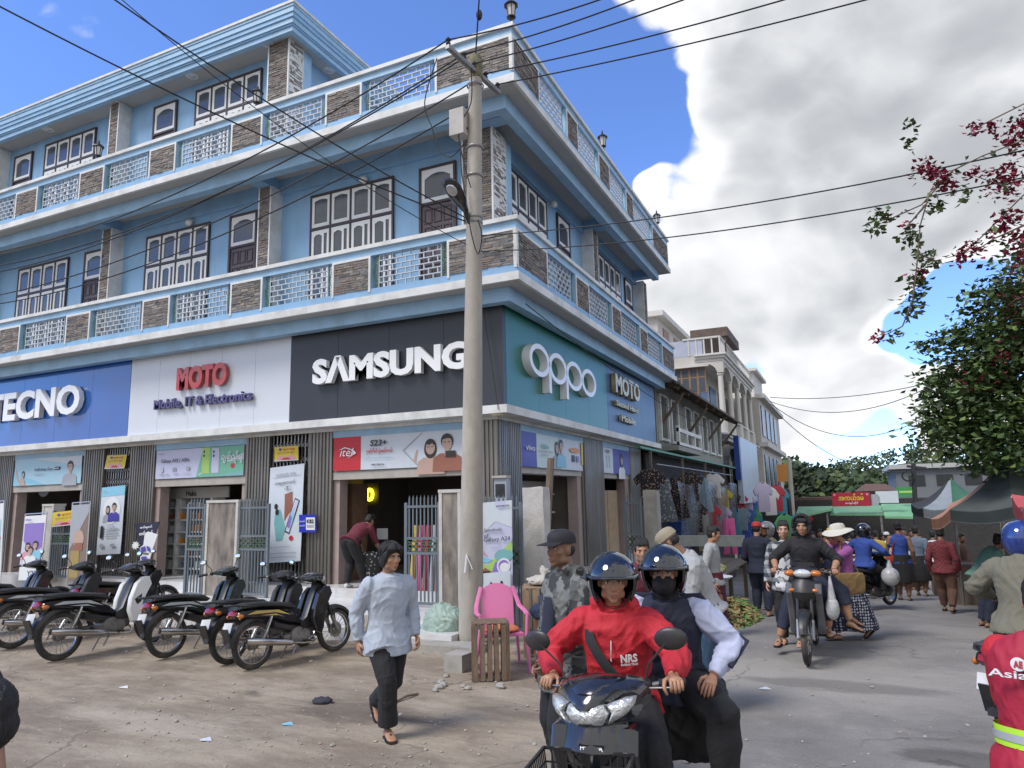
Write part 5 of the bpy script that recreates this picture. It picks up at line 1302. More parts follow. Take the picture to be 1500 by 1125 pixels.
def yellow(label, p0, p1, ptop, y, tilt=0):
 a = PY(*p0, y); b = PY(*p1, y); c = PY(*ptop, y)
 banner('notice_sign', label, 'notice', a, b - a, c - a, (b - a).length, (c - a).length, PY_, [('rect', .0, .0, 1, .06, PMG), ('poly', [(.1, .1), (.25, .38), (.5, .25), (.75, .38), (.92, .1)], PPK), ('poly', [(.3, .08), (.4, .22), (.6, .22), (.7, .08)], PR), ('ell', .26, .80, .06, .09, PIN), ('text', '\u1004\u103d\u1031\u101c\u103d\u1032', .38, .72, .85, .88, PR, .02), ('text', '\u1004\u103d\u1031\u1011\u102f\u1010\u103a \u1014\u102d\u102f\u1004\u103a', .15, .5, .85, .62, PBR, 0)], 'small yellow notice boards', .002)
yellow('small yellow notice on the grille above the heart banner', (153, 687), (182, 686), (157, 667), YP - .03)
yellow('small yellow notice on the grille above the white phone banner', (402, 676), (437, 674), (402, 655), YP - .03)
yellow('small yellow notice wired to the top of the leftmost gate', (76, 772), (114, 768), (77, 751), 10.32)
a = PY(438, 780, YP - .1); b = PY(463, 780, YP - .1); c = PY(438, 754, YP - .1)
banner('price_sign', 'royal blue price sign with white square on the dark pier', 'sign', a, b - a, c - a, (b - a).length, (c - a).length, PB, [('rect', .42, .14, .94, .84, PW), ('rect', .48, .26, .88, .42, PGY), ('text', '\u1021\u101e\u1005\u103a', .05, .58, .36, .72, PW, 0), ('text', 'K82', .48, .52, .88, .74, PK, .02), ('text', '\u1001\u1031\u1010\u103a', .05, .34, .36, .46, PW, 0)], None, .001)
TUBE = M('alu_tube', (.62, .63, .65), r=.3, me=.8, var=.05)
def pyb(p0, p1, pt, y):
 a = PY(*p0, y); b = PY(*p1, y); c = PY(*pt, y); return a, b - a, c - a, (b - a).length, (c - a).length
banner('display_stand', 'framed poster stand with a printed group in purple, by the left gate', 'poster stand', *pyb((27, 850), (58, 850), (37, 756), 9.9), PW, [('rect', .04, .22, .96, .88, PVI), ('poly', [(.04, .22), (.04, .62), (.5, .4), (.96, .5), (.96, .22)], PLV)] + fig(.3, .52, .11, .42, PPK, 1) + fig(.66, .54, .11, .42, PSKY) + fig(.48, .46, .11, .42, PW) + [('text', 'vivo', .1, .92, .4, .955, PIN, .02), ('text', 'Y27', .45, .06, .9, .15, PK, .01)], 'framed poster stands', .002, TUBE)
banner('display_stand', 'white framed poster stand cut by the left picture edge', 'poster stand', *pyb((-42, 858), (0, 856), (-36, 742), 9.9), PW, [('rect', .05, .3, .95, .8, PLB), ('rect', .1, .55, .95, .58, PR), ('rect', .1, .45, .95, .47, PGY)], 'framed poster stands', .002, TUBE)
banner('display_stand', 'framed brown and gold poster stand leaning by the left gate', 'poster stand', *pyb((98, 852), (124, 852), (106, 740), 10.1), flat('clay', (.20, .15, .12)), [('poly', [(0, .4), (1, .9), (1, 1), (0, 1)], PGY), ('rect', .1, .05, .6, .4, flat('ochre', (.32, .24, .08))), ('ell', .5, .55, .3, .12, PSK), ('rect', .3, .40, .75, .5, PBR)], 'framed poster stands', .002, TUBE)
t = thing('phone_display', 'dark blue cut-out phone display with white star bursts by the shelf', 'display', PY(210, 862, 10.7), 0, None, True)
a, u, w, W_, H_ = pyb((189, 862), (229, 860), (192, 768), 10.7); u.normalize(); w = Vector((0, 0, 1))
def cut(poly, d, m, nm, th=.02):
 mb = MB(); mb.prism([(x * W_, y * H_) for x, y in poly], a + Vector((0, -d, 0)), u, w, (0, th, 0)); return mb.obj(nm, m, t, smooth=False)
def star(cx, cy, r, n=9, k=.55): return [(cx + (r if i % 2 == 0 else r * k) * math.cos(math.pi * i / n), cy + (r if i % 2 == 0 else r * k) * .43 * math.sin(math.pi * i / n)) for i in range(2 * n)]
DKB = flat('night', (.02, .022, .05))
cut([(.06, 1), (.98, 1), (.72, .66), (.5, .5), (.28, .62), (.2, .8)], 0, DKB, 'header'); cut([(.28, .6), (.5, .62), (.5, .1), (.32, .1)], .0, DKB, 'stem')
cut([(.50, .80), (.60, .86), (.98, .80), (.80, .55), (.62, .18), (.50, .14), (.42, .38), (.36, .62), (.48, .66)], .03, PW, 'phone'); cut([(.42, .62), (.58, .64), (.6, .56), (.44, .54)], .055, PIN, 'screen', .004); cut([(.64, .64), (.74, .62), (.78, .54), (.68, .56)], .055, PIN, 'screen', .004); cut([(.46, .48), (.66, .48), (.62, .3), (.52, .32)], .055, PIN, 'screen', .004)
cut(star(.18, .66, .16), .03, PW, 'star_burst'); cut(star(.78, .34, .18), .06, PW, 'star_burst'); cut([(-.1, .0), (-.05, .1), (.1, .16), (.96, .16), (.96, .0)], .05, PW, 'base_card')
lettering('\u1005\u1000\u103a\u101b\u1031\u102c\u1004\u103a', PW, t, a + u * (.28 * W_) + w * (.90 * H_) + Vector((0, -.003, 0)), u, w, .45 * W_, .06 * H_, .003, .03)
lettering('\u101c\u1000\u103a\u1006\u1031\u102c\u1004\u103a', PW, t, a + u * (.26 * W_) + w * (.81 * H_) + Vector((0, -.003, 0)), u, w, .5 * W_, .07 * H_, .003, .04)
lettering('TWS', PK, t, a + u * (.5 * W_) + w * (.5 * H_) + Vector((0, -.034, 0)), u, w, .2 * W_, .03 * H_, .003, .04)
lettering('\u1021\u1011\u1030\u1038', PK, t, a + u * (.42 * W_) + w * (.03 * H_) + Vector((0, -.054, 0)), u, w, .46 * W_, .09 * H_, .003, .04)
banner('poster', 'colourful splashed phone poster on the corner fence behind the pole', 'poster', *pyb((690, 870), (751, 868), (690, 738), 10.05), PLV,
       [('poly', [(0, .85), (.35, 1), (1, 1), (1, .7), (.6, .78), (.3, .66)], PMG), ('poly', [(0, .42), (.4, .30), (1, .56), (1, .44), (.6, .22), (0, .24)], PLG), ('poly', [(0, .5), (.3, .4), (.55, .36), (.4, .33), (.1, .36)], PSKY), ('poly', [(.05, .58), (.3, .47), (.42, .4), (.3, .43), (.05, .52)], PPK), ('ell', .80, .40, .22, .07, PTL), ('poly', [(.5, .2), (.6, .34), (.85, .3), (.8, .16)], PVI), ('poly', [(.2, .2), (.35, .28), (.55, .22), (.5, .16)], PBR), ('ell', .80, .29, .16, .085, PW), ('ell', .80, .29, .125, .065, PVI), ('ell', .82, .275, .115, .05, PW), ('rect', 0, 0, 1, .19, PMG), ('rect', .45, .0, 1, .2, PW), ('rect', .2, .1, .48, .24, PK), ('ell', .12, .82, .09, .08, PSK), ('ell', .16, .84, .09, .10, PHR), ('ell', .09, .83, .06, .06, PSK)]
       + [('text', 'HYUNDAE', .64, .935, .95, .955, PK, .02), ('text', 'Somebody', .34, .66, .78, .71, PK, 0), ('text', 'of', .34, .61, .46, .65, PK, 0), ('text', 'Galaxy A24', .34, .55, .97, .61, PK, 0), ('text', 'samsung.com', .5, .49, .78, .505, PGY, 0)], None, .006)
a, u, w, W_, H_ = pyb((708, 895), (748, 892), (708, 840), 10.0)
banner('poster', 'white paper sheet with small black print below the splashed poster', 'poster', a, u, w, W_, H_, PMG, [('ell', .3, .70, .05, .05, PK), ('ell', .68, .70, .05, .06, PK), ('rect', .15, .56, .42, .6, PGY), ('rect', .55, .54, .88, .6, PK)], None, .012)
# ------------------------------------------------------------------ gates, posts, fences before the shop fronts
CONC = M('cast_concrete', (.34, .325, .295), r=.85, var=.14, sc=4, bump=.35, bs=40, dirt=(.17, .155, .135), damt=.6, dsc=2.5)
CONCL = M('pale_concrete', (.50, .485, .46), r=.85, var=.1, sc=5, bump=.4, bs=30, dirt=(.32, .30, .27), damt=.55, dsc=3)
MARB = M('streaked_stone', (.22, .19, .16), r=.6, var=.55, sc=7, st=(1, 1, .3), dirt=(.12, .10, .085), damt=.6, dsc=3)
VERD = M('verdigris_iron', (.06, .11, .075), r=.6, var=.3, sc=20)
def gate(label, p0, p1, ytop, y, bars=7, z0=None, group='grey steel gate leaves standing open before the shops', spikes=True):
 a = PY(p0[0], p0[1], y); b = PY(p1[0], p1[1], y); zt = PY(p0[0], ytop, y).z; zb = min(a.z, b.z) if z0 is None else z0
 t = thing('gate', label, 'gate', (a.x, y, zb), 0, group, True); w = b.x - a.x
 for x in (a.x, b.x - .05): mb = MB(); mb.box(x, x + .05, y - .025, y + .025, zb, zt - .05); mb.obj('gate_frame', GREYP, t, smooth=False)
 h = zt - zb
 for f in (.02, .48, .62, .92): mb = MB(); mb.box(a.x + .05, b.x - .05, y - .02, y + .02, zb + f * h, zb + f * h + .04); mb.obj('rail', GREYP, t, smooth=False)
 n = max(3, int(w / .085))
 for i in range(n):
  x = a.x + .05 + (i + .5) * (w - .1) / n; mb = MB()
  for f0, f1 in ((.03, .48), (.62, 1.0 if spikes else .92)): mb.box(x - .011, x + .011, y - .011, y + .011, zb + f0 * h + .03, zb + f1 * h)
  if spikes: mb.lathe([(.018, zt - .001), (.001, zt + .07)], (x, y, 0), 6)
  mb.obj('bar', GREYP, t, smooth=False)
 mb = MB(); m = max(2, int(w / .12))
 for i in range(m):
  for j in range(2):
   x0 = a.x + .05 + i * (w - .1) / m; x1 = x0 + (w - .1) / m; z0_ = zb + (.50 + j * .055) * h; z1_ = z0_ + .055 * h
   mb.bar((x0, y, z0_), (x1, y, z1_), .012, .02); mb.bar((x0, y, z1_), (x1, y, z0_), .012, .02); mb.torus(((x0 + x1) / 2, y, (z0_ + z1_) / 2), .022, .006, 'Y', 10, 5)
 tag(mb.obj('scroll_panel', VERD, t, smooth=False), kind='stuff')
 return t
def post(label, p0, p1, ytop, y, d=.28, mat=None, trim=True, z0=None, group='stone gate posts before the shop openings', rough=0):
 a = PY(p0[0], p0[1], y); b = PY(p1[0], p1[1], y); zt = PY(p0[0], ytop, y).z; zb = a.z if z0 is None else z0
 t = thing('gate_post', label, 'gate post', (a.x, y, zb), 0, group, True)
 mb = MB(); n = 9; rings = []; r = random.Random(int(a.x * 100))
 for i in range(n + 1):
  z = zb + (zt - zb) * i / n; e = rough
  rings.append([(x + r.uniform(-e, e), yy + r.uniform(-e, e), z + (r.uniform(-2 * e, 2 * e) if i == n else 0)) for x, yy in ((a.x, y), ((a.x + b.x) / 2, y), (b.x, y), (b.x, y + d), ((a.x + b.x) / 2, y + d), (a.x, y + d))])
 mb.loft(rings); mb.obj('shaft', mat or MARB, t, smooth=False)
 if trim:
  mb = MB(); w = .045
  mb.box(a.x - .012, a.x + w, y - .015, y + .02, zb, zt); mb.obj('edge_strip', CONCL, t, smooth=False)
  mb = MB(); mb.box(b.x - w, b.x + .012, y - .015, y + d, zb, zt); mb.obj('edge_strip', CONCL, t, smooth=False)
  mb = MB(); mb.box(a.x - .02, b.x + .02, y - .02, y + d + .02, zt, zt + .05); mb.obj('cap', CONCL, t, smooth=False)
 return t
gate('narrow grey gate leaf left of the middle stone post', (268, 890), (296, 890), 735, 10.2, z0=.3)
gate('grey gate leaf with scroll band right of the middle stone post', (343, 882), (391, 878), 735, 10.25, z0=.34)
post('streaked stone post with pale edges between two gate leaves', (297, 890), (343, 888), 737, 10.2, .3, z0=.2)
gate('grey gate leaf behind the leftmost yellow notice', (68, 880), (118, 880), 745, 10.42, z0=.5, spikes=False)
post('short pale post with a square hole behind the left poster stand', (52, 880), (68, 880), 742, 10.42, .25, CONCL, z0=.4)
gate('spiked grey gate leaf in the open doorway left of the utility pole', (593, 868), (646, 866), 732, 10.1, z0=.34)
post('streaked stone post with pale edges directly left of the utility pole', (645, 905), (676, 903), 722, 9.8, .35, z0=.17)
gate('spiked grey fence panel behind the splashed poster', (700, 885), (768, 880), 732, 10.25, z0=.0)
post('rough pale concrete post behind the man in the black cap', (769, 890), (800, 890), 714, 10.6, .28, CONCL, False, 0, 'bare posts along the side street', .012)
TIMB = M('weathered_timber', (.17, .13, .095), r=.85, var=.3, sc=5, st=(6, 6, .6), bump=.4, bs=20, dirt=(.09, .075, .06), damt=.5)
mb = MB(); q = PY(803, 890, 11.0); qt = PY(807, 671, 11.0); mb.tube([(q.x, 11.0, 0), (q.x + .01, 11.0, 1.4), (qt.x, 11.0, qt.z)], [.07, .065, .06], 9); tag(mb.obj('timber_post', TIMB), 'thin weathered timber post leaning beside the rough concrete post', 'post', None)
gate('grey gate leaf standing by the far concrete post on the side street', (919, 850), (946, 850), 727, 14.2, z0=0)
post('grey concrete post at the far end of the shop front', (948, 850), (968, 850), 718, 14.2, .3, CONC, False, 0, 'bare posts along the side street', .006)
# ------------------------------------------------------------------ what shows inside the shops
WSH = M('white_shelf', (.60, .60, .58), r=.5, var=.05)
t = thing('display_shelf', 'white display shelf with rounded niches inside the middle shop', 'shelf', (-14.5, 11.9, .5), 0, None, True)
x0, x1, y = -14.55, -12.9, 11.75
for x in (x0, x0 + .5, x1 - .06): mb = MB(); mb.box(x, x + (.16 if x == x0 else .06), y, y + .4, .5, 2.45); mb.obj('upright', WSH, t, smooth=False)
for k in range(7): mb = MB(); mb.box(x0 + .16, x1 - .06, y + .01, y + .39, .62 + k * .27, .65 + k * .27); mb.obj('shelf_board', WSH, t, smooth=False)
mb = MB(); mb.box(x0, x1, y + .36, y + .40, .5, 2.45); mb.obj('back_panel', PGY, t, smooth=False)
mb = MB(); mb.box(x0 + .1, x1 + .5, y - .02, y + .02, 2.2, 2.44); hp = mb.obj('header_panel', INTERW, t, smooth=False)
lettering('Huks', PK, t, (x0 + .85, y - .024, 2.25), X_, Z_, .32, .12, .004, .02)
r = random.Random(2)
for k in range(6):
 for i in range(4):
  mb = MB(); xx = x0 + .2 + i * .28 + r.uniform(0, .05); zz = .652 + k * .27; s = r.uniform(.1, .17); mb.box(xx, xx + r.uniform(.07, .13), y + .08, y + .2, zz, zz + s)
  ci = r.randrange(5); tag(mb.obj('phone_box', (PW, PBR, PGY, POR, PMG)[ci], smooth=False), '%s accessory box, %s shelf from the bottom, %s' % (('white', 'brown', 'grey', 'orange', 'misty grey')[ci], ('lowest', 'second', 'third', 'fourth', 'fifth', 'sixth')[k], ('nearest the door jamb', 'second along it', 'third along it', 'farthest along it')[i]), 'box', 'boxes on the white display shelf')
t = thing('shop_counter', 'dark shop counter with a screen in the right hand shop', 'counter', (-7.4, 12.6, .5), 0, None, True)
mb = MB(); mb.box(-8.0, -6.6, 12.6, 13.2, .5, 1.45); mb.obj('counter_body', M('counter_dark', (.05, .045, .045), r=.4, var=.2), t, smooth=False)
mb = MB(); mb.box(-8.05, -6.55, 12.55, 13.25, 1.451, 1.5); mb.obj('counter_top', M('counter_top', (.12, .12, .125), r=.25), t, smooth=False)
mb = MB(); mb.box(-7.1, -6.6, 12.66, 12.7, 1.6, 1.95); mb.box(-6.9, -6.8, 12.68, 12.72, 1.5, 1.6); mb.obj('screen', BLKPL, t, smooth=False)
a, u, w, W_, H_ = pyb((552, 790), (568, 790), (552, 774), 12.5)
banner('paper_notice', 'white paper notice taped inside the right hand shop', 'notice', a, u, w, W_, H_, PW, [], None, .001)
mb = MB(); mb.box(-9.6, -9.0, 11.7, 12.2, .5, 2.4); tag(mb.obj('cabinet', M('cabinet_brown', (.17, .10, .06), r=.6, var=.2), smooth=False), 'brown wooden cabinet just inside the right hand shop', 'cabinet')
t = thing('neon_sign', 'lit yellow letters MOTO hanging in the dark right hand shop', 'lit sign', PY(528, 730, 13.6), 0, None, True)
a = PY(507, 735, 13.6); b = PY(548, 733, 13.6); c = PY(507, 716, 13.6)
lettering('MOTO', M('neon_yellow', (.95, .75, .03), emit=2.2), t, a, X_, Z_, b.x - a.x, c.z - a.z, .05, .04)
mb = MB(); mb.box(a.x - .1, b.x + .1, 13.64, 13.66, a.z - .1, c.z + .12); mb.obj('back_board', PK, t, smooth=False)
mb = MB(); mb.lathe([(.001, 0), (.2, 0), (.2, .04), (.001, .04)], tuple(PY(63, 716, 11.6)), 20, 0, 'Y'); tag(mb.obj('round_sign', PGY), 'round grey sign hanging in the leftmost shop doorway', 'sign')
for k, (x, z, m) in enumerate(((-14.6, .0, PK),)): pass
t = thing('cupboard', 'tan wooden cupboard doors in the far side opening', 'cupboard', (XP - .5, 17.1, .5), 0, None, True)
mb = MB(); mb.box(XP - .6, XP - .25, 17.05, 18.9, .5, 2.2); mb.obj('cupboard_body', M('tan_board', (.36, .26, .16), r=.6, var=.12), t, smooth=False)
for k in range(2):
 for z in (.55, 1.4): mb = MB(); mb.box(XP - .25, XP - .235, 17.08 + k * .92, 17.95 + k * .92, z, z + .8); mb.obj('door_panel', MATS['tan_board'], t, smooth=False)
t = thing('display_case', 'pale display case with goods in the side opening', 'display case', (XP - .9, 14, .5), 0, None, True)
mb = MB(); mb.box(XP - 1.2, XP - .8, 13.6, 15.2, .5, 2.4); mb.obj('case_body', INTERW, t, smooth=False)
for k in range(4): mb = MB(); mb.box(XP - .8, XP - .6, 13.6, 15.2, .9 + k * .4, .93 + k * .4); mb.obj('shelf_board', WSH, t, smooth=False)
t = thing('meter_box', 'weathered electricity meter box on the corner pier', 'meter box', PY(740, 735, 11.0), 0, None, True)
a = PY(728, 738, 11.0); c = PY(745, 700, 11.0); mb = MB(); mb.box(a.x, c.x, 10.9, 11.06, a.z, c.z); mb.obj('case', PGY, t, smooth=False); mb = MB(); mb.box(a.x + .03, c.x - .03, 10.885, 10.899, a.z + .12, c.z - .1); mb.obj('glass', DK, t, smooth=False); mb = MB(); mb.box(a.x - .02, c.x + .02, 10.86, 11.06, c.z, c.z + .04); mb.obj('hood', BEIGE, t, smooth=False)
def lantern(label, p):
 t = thing('lantern', label, 'lantern', p, 0, 'black lanterns standing on the parapets'); k = .95
 mb = MB(); mb.lathe([(.06, 0), (.05, .04), (.025, .07), (.03, .11), (.085, .13), (.085, .14)], (0, 0, 0), 8); mb.obj('stem', BLKPL, t)
 mb = MB(); mb.lathe([(.062, .14), (.085, .36)], (0, 0, 0), 6, 0, 'Z'); mb.obj('glass', M('lantern_glass', (.55, .55, .52), r=.2), t, smooth=False)
 mb = MB()
 for i in range(6):
  a = math.pi * i / 3; mb.bar((.066 * math.cos(a), .066 * math.sin(a), .14), (.09 * math.cos(a), .09 * math.sin(a), .36), .012)
 tag(mb.obj('cage', BLKPL, t, smooth=False), kind='stuff')
 mb = MB(); mb.lathe([(.13, .36), (.12, .385), (.05, .44), (.02, .46), (.025, .49), (.004, .56)], (0, 0, 0), 8); mb.obj('cap', BLKPL, t)
zc = 9.25 + .975
lantern('black lantern on the upper parapet at the building corner', (XS - .06, YS + .08, zc))
lantern('black lantern on the upper parapet before the right third floor window', (PY(377, 140, 10.3).x, 10.3, zc)); lantern('black lantern on the upper parapet before the leftmost third floor window', (PY(143, 232, 10.3).x, 10.3, zc))
lantern('black lantern halfway along the side street parapet', (XS - .06, PX(887, 225, XS).y, zc)); lantern('black lantern at the far end of the side street parapet', (XS - .06, PX(966, 338, XS).y, zc))
# ------------------------------------------------------------------ utility pole, lamp, cables
POLEM = M('pole_concrete', (.385, .355, .31), r=.85, var=.12, sc=3, bump=.3, bs=50, st=(1, 1, .4), dirt=(.19, .175, .15), damt=.55, dsc=2.2)
WIRE = M('black_cable', (.012, .012, .013), r=.6, var=.1)
GALV = M('galvanised', (.28, .28, .27), r=.5, me=.7, var=.2, dirt=(.14, .11, .09), damt=.5)
t = thing('utility_pole', 'tall tapering concrete utility pole before the corner shop', 'utility pole', (-5.0, 9.2, 0), 0, None, True)
def PA(z): return Vector((-5.0 + .21 * z / 9.0, 9.21, z))
mb = MB(); mb.tube([PA(z) for z in (-.3, .6, 1.5, 3, 5, 7, 8.93)], [.175, .172, .165, .150, .132, .117, .102], 20); mb.obj('shaft', POLEM, t)
mb = MB(); mb.lathe([(.112, 8.62), (.114, 8.9), (.10, 9.0), (.05, 9.03)], (PA(8.9).x, 9.21, 0), 16); mb.obj('cap', M('moss_cap', (.16, .15, .09), r=.9, var=.3, sc=12), t)
for z in (8.5, 7.45, 6.98, 6.22, 6.30):
 mb = MB(); mb.torus(PA(z), .128, .011, 'Z', 20, 5, 0, rw=.02); mb.obj('band', GALV, t)
A0 = PZ(655, 66, 8.72); A1 = PZ(730, 135, 8.5); arm_c = PA(8.6) + Vector((0, -.13, 0)); dA = (A1 - A0)
mb = MB(); e0 = Vector((-5.55, 8.25, 8.76)); e1 = Vector((-4.42, 10.02, 8.6)); e0 = PZ(655, 68, 8.70); e1 = PZ(731, 136, 8.70)
mb.bar(e0, e1, .07, .06); mb.obj('cross_arm', GALV, t)
INS = []
for k in (.02, .30, .50, .72, .97):
 p = e0.lerp(e1, k); mb = MB(); mb.lathe([(.018, .0), (.04, .03), (.022, .06), (.045, .09), (.02, .13)], p + Vector((0, 0, .03)), 10); mb.obj('insulator', BLKPL, t); INS.append(p + Vector((0, 0, .13)))
c0 = PY(666, 206, 9.15); c1 = PY(686, 163, 9.15)
mb = MB(); mb.box(c0.x, c1.x, 8.98, 9.2, c0.z, c1.z); mb.box(c1.x, PA(7.2).x - .1, 9.08, 9.14, c0.z + .1, c0.z + .14); tag(mb.obj('junction_box', M('box_beige', (.42, .40, .37), r=.6, var=.1, dirt=(.22, .2, .18), damt=.5), smooth=False), 'beige metal junction box strapped to the upper utility pole', 'junction box')
tip = PY(655, 262, 8.55); mid_ = PY(680, 305, 9.0); base = PA(6.02)
t = thing('street_lamp', 'black street lamp head on a short arm from the pole', 'street lamp', tuple(base), 0, None, True)
mb = MB(); mb.tube([base, base + (mid_ - base) * .5, mid_], .032, 10); mb.obj('lamp_arm', BLKPL, t)
d = (tip - mid_); dn = d.normalized(); sd = dn.cross(Z_).normalized(); up = sd.cross(dn)
mb = MB(); mb.loft([ell_ring(mid_ + d * k, sd, up, w, h, 14) for k, w, h in ((-.12, .045, .04), (.05, .07, .05), (.3, .12, .06), (.65, .15, .055), (.9, .125, .05), (1.0, .05, .03))]); mb.obj('lamp_head', BLKGL, t)
mb = MB(); mb.loft([ell_ring(mid_ + d * .68 - up * q, sd, dn, w, w * 1.25, 14) for q, w in ((.045, .085), (.062, .075))]); mb.obj('lamp_lens', LENS, t)
def cable(label, a, b, sag=.3, r=.011, n=18, ext=0.0):
 a = Vector(a); b = Vector(b); pts = []; m = int(n * (1 + ext))
 if ext < 0: a, b, ext = b, a, -ext; m = int(n * (1 + ext))
 for i in range(m + 1):
  k = i / n; p = a + (b - a) * k; p.z -= sag * 4 * k * (1 - k) if k <= 1 else -sag * 4 * (k - 1) * .8; pts.append(p)
 mb = MB(); mb.tube(pts, r, 6); return tag(mb.obj('cable', WIRE), label, 'cable', 'overhead cables tied to the utility pole')
PT = PA(6.25) + Vector((-.12, -.06, 0))
cable('black cable from the upper left sky down to the pole lamp', PY(-30, -6, 4.0), PT, .12, .010, ext=-1.0)
cable('black cable crossing the left roof eave down to the pole', PY(160, -6, 5.0), PT + Vector((.02, .02, .05)), .12, .010, ext=-1.0)
cable('thin cable beside the one crossing the left roof eave', PY(172, -6, 5.0), PT + Vector((.05, .0, -.4)), .22, .006, ext=-1.0)
for k, (yl, lab) in enumerate(((372, 'highest'), (392, 'second'), (402, 'third'), (436, 'fourth'), (448, 'lowest'))):
 s0 = (INS[0], INS[1] + Vector((-.1, 0, -.1)), INS[1], INS[3], PA(8.2) + Vector((-.1, 0, 0)))[k]
 cable('%s of five cables sagging leftward along the blue facade from the pole' % lab, s0, PY(-20, yl, 8.6 + .1 * k), .55, .012, 24, ext=.8)
RE = [((900, -8), 0), ((948, -8), 1), ((1022, -8), 2), ((1168, -6), 3), ((1290, -6), 4)]
for (q, k), lab in zip(RE, ('first', 'second', 'third', 'fourth', 'fifth')):
 cable('%s cable, counted from the pole top, rising to the upper right sky' % lab, INS[k], PZ(q[0], q[1], 8.6), .06, .011, ext=2.0)
cable('black drop cable rising straight up from the pole cap', PA(9.0), PY(703, -20, 8.6), .0, .012)
mb = MB(); mb.ell(PY(702, 22, 8.9), (.05, .05, .09)); tag(mb.obj('cable_joint', WIRE), 'black joint lump on the drop cable above the pole cap', 'cable joint')
cable('upper thin cable running right across the clouds to the vine', PA(6.0) + Vector((.12, 0, 0)), PY(1510, 218, 8.0), .14, .008, ext=1.0)
cable('lower thin cable running right across the clouds to the vine', PA(5.75) + Vector((.12, 0, 0)), PY(1510, 258, 8.2), .16, .008, ext=1.0)
for k, (a, b, sg) in enumerate((((1128, 588), (1370, 562), 1.0), ((1130, 592), (1372, 600), 1.6), ((1128, 582), (1420, 545), .5), ((1130, 596), (1340, 690), 1.2))):
 cable('%s far thin cable strung over the market street' % ('first', 'second', 'third', 'fourth')[k], PY(*a, 44), PY(*b, 40), sg, .02)
cable('thin cable from the blue building corner to the old house eave', PY(770, 445, 10.6), PX(1085, 640, -4.6), .5, .009)
cable('white dangling wire down the black sign beside the pole', PY(706, 440, 10.7), PY(730, 600, 10.68), -.02, .006)
for k, (pts, lab) in enumerate((([(640, 85), (622, 150), (634, 190), (640, 215), (660, 230), (684, 205)], 'long slack cable loop hanging left of the pole top'), ([(690, 100), (690, 150), (672, 190), (680, 240), (690, 275)], 'slack cable running down the upper pole beside the box'), ([(675, 215), (676, 250), (684, 300), (690, 340), (700, 372), (706, 345), (700, 322)], 'tangled cable loop at the middle of the pole'))):
 P = [PY(x, y, 9.02) for x, y in pts]; Q = []
 for i in range(len(P) - 1):
  for j in range(5):
   u = j / 5; p0 = P[max(i - 1, 0)]; p3 = P[min(i + 2, len(P) - 1)]
   Q.append(.5 * ((2 * P[i]) + (P[i + 1] - p0) * u + (2 * p0 - 5 * P[i] + 4 * P[i + 1] - p3) * u * u + (3 * P[i] - p0 - 3 * P[i + 1] + p3) * u ** 3))
 Q.append(P[-1]); mb = MB(); mb.tube(Q, .009, 6); tag(mb.obj('cable', WIRE), lab, 'cable', 'slack cables on the utility pole')
mb = MB(); q = PY(684, 812, 9.02); mb.tube([q, q + Vector((-.02, -.03, -.25))], .014, 5); mb.tube([q + Vector((0, -.02, 0)), q + Vector((.1, -.03, -.2))], .006, 5); tag(mb.obj('plastic_strip', PW), 'white plastic strip tied round the lower pole', 'strip', None, 'stuff')
# ------------------------------------------------------------------ houses along the side street
WPLK = M('limed_boards', (.27, .28, .255), r=.8, var=.12, sc=4, st=(1, 1, .4), dirt=(.22, .21, .18), damt=.5)
TIN = M('rusted_tin', (.12, .085, .065), r=.8, var=.3, sc=3, dirt=(.06, .045, .04), damt=.6)
DKW = M('dark_window', (.025, .028, .03), r=.3, var=.2)
h = thing('old_house', 'old two storey boarded house under a rusted tin roof beside the corner building', 'house', (-5.4, 22.6, 0), 0, None, True)
mb = MB(); mb.box(-14, -5.4, 22.6, 36.0, -1.5, 5.9); mb.obj('wall', WPLK, h, smooth=False)
for i in range(7):
 mb = MB(); y0 = 22.0 + i * 2.07; mb.add([(-4.45, y0, 5.42), (-4.45, y0 + 2.05, 5.42), (-10, y0 + 2.05, 8.2), (-10, y0, 8.2), (-4.45, y0, 5.50), (-4.45, y0 + 2.05, 5.50), (-10, y0 + 2.05, 8.28), (-10, y0, 8.28)], [(0, 1, 2, 3), (7, 6, 5, 4), (0, 4, 5, 1), (1, 5, 6, 2), (2, 6, 7, 3), (3, 7, 4, 0)]); mb.obj('roof_sheet', TIN, h, smooth=False)
for i in range(9):
 y = 22.3 + i * 1.65; mb = MB(); mb.bar((-4.55, y, 5.38), (-7, y, 6.6), .07, .12); mb.obj('rafter', TIMB, h, smooth=False)
for y in (23.2, 27.6, 31.8, 35.6):
 mb = MB(); mb.bar((-5.38, y, 4.35), (-4.6, y, 5.35), .09, .09); mb.obj('brace', TIMB, h, smooth=False)
for i, y in enumerate((23.0, 24.6, 27.0, 28.6, 30.4, 32.2, 34.0)):
 mb = MB(); mb.box(-5.395, -5.36, y, y + 1.0, 3.9, 5.3); w = mb.obj('window', DKW, h, smooth=False)
 mb = MB(); mb.box(-5.41, -5.30, y - .12, y, 3.8, 5.35); mb.box(-5.41, -5.30, y + 1.0, y + 1.12, 3.8, 5.35); mb.box(-5.41, -5.30, y, y + 1.0, 5.301, 5.36); mb.box(-5.41, -5.30, y, y + 1.0, 3.82, 3.899); mb.obj('window_frame', WTRIM, w, loc=(0, 0, 0), smooth=False)
 for k in range(4): mb = MB(); mb.box(-5.36, -5.33, y + .15 + k * .22, y + .19 + k * .22, 3.9, 5.3); mb.obj('window_bar', WPLK, w, loc=(0, 0, 0), smooth=False)
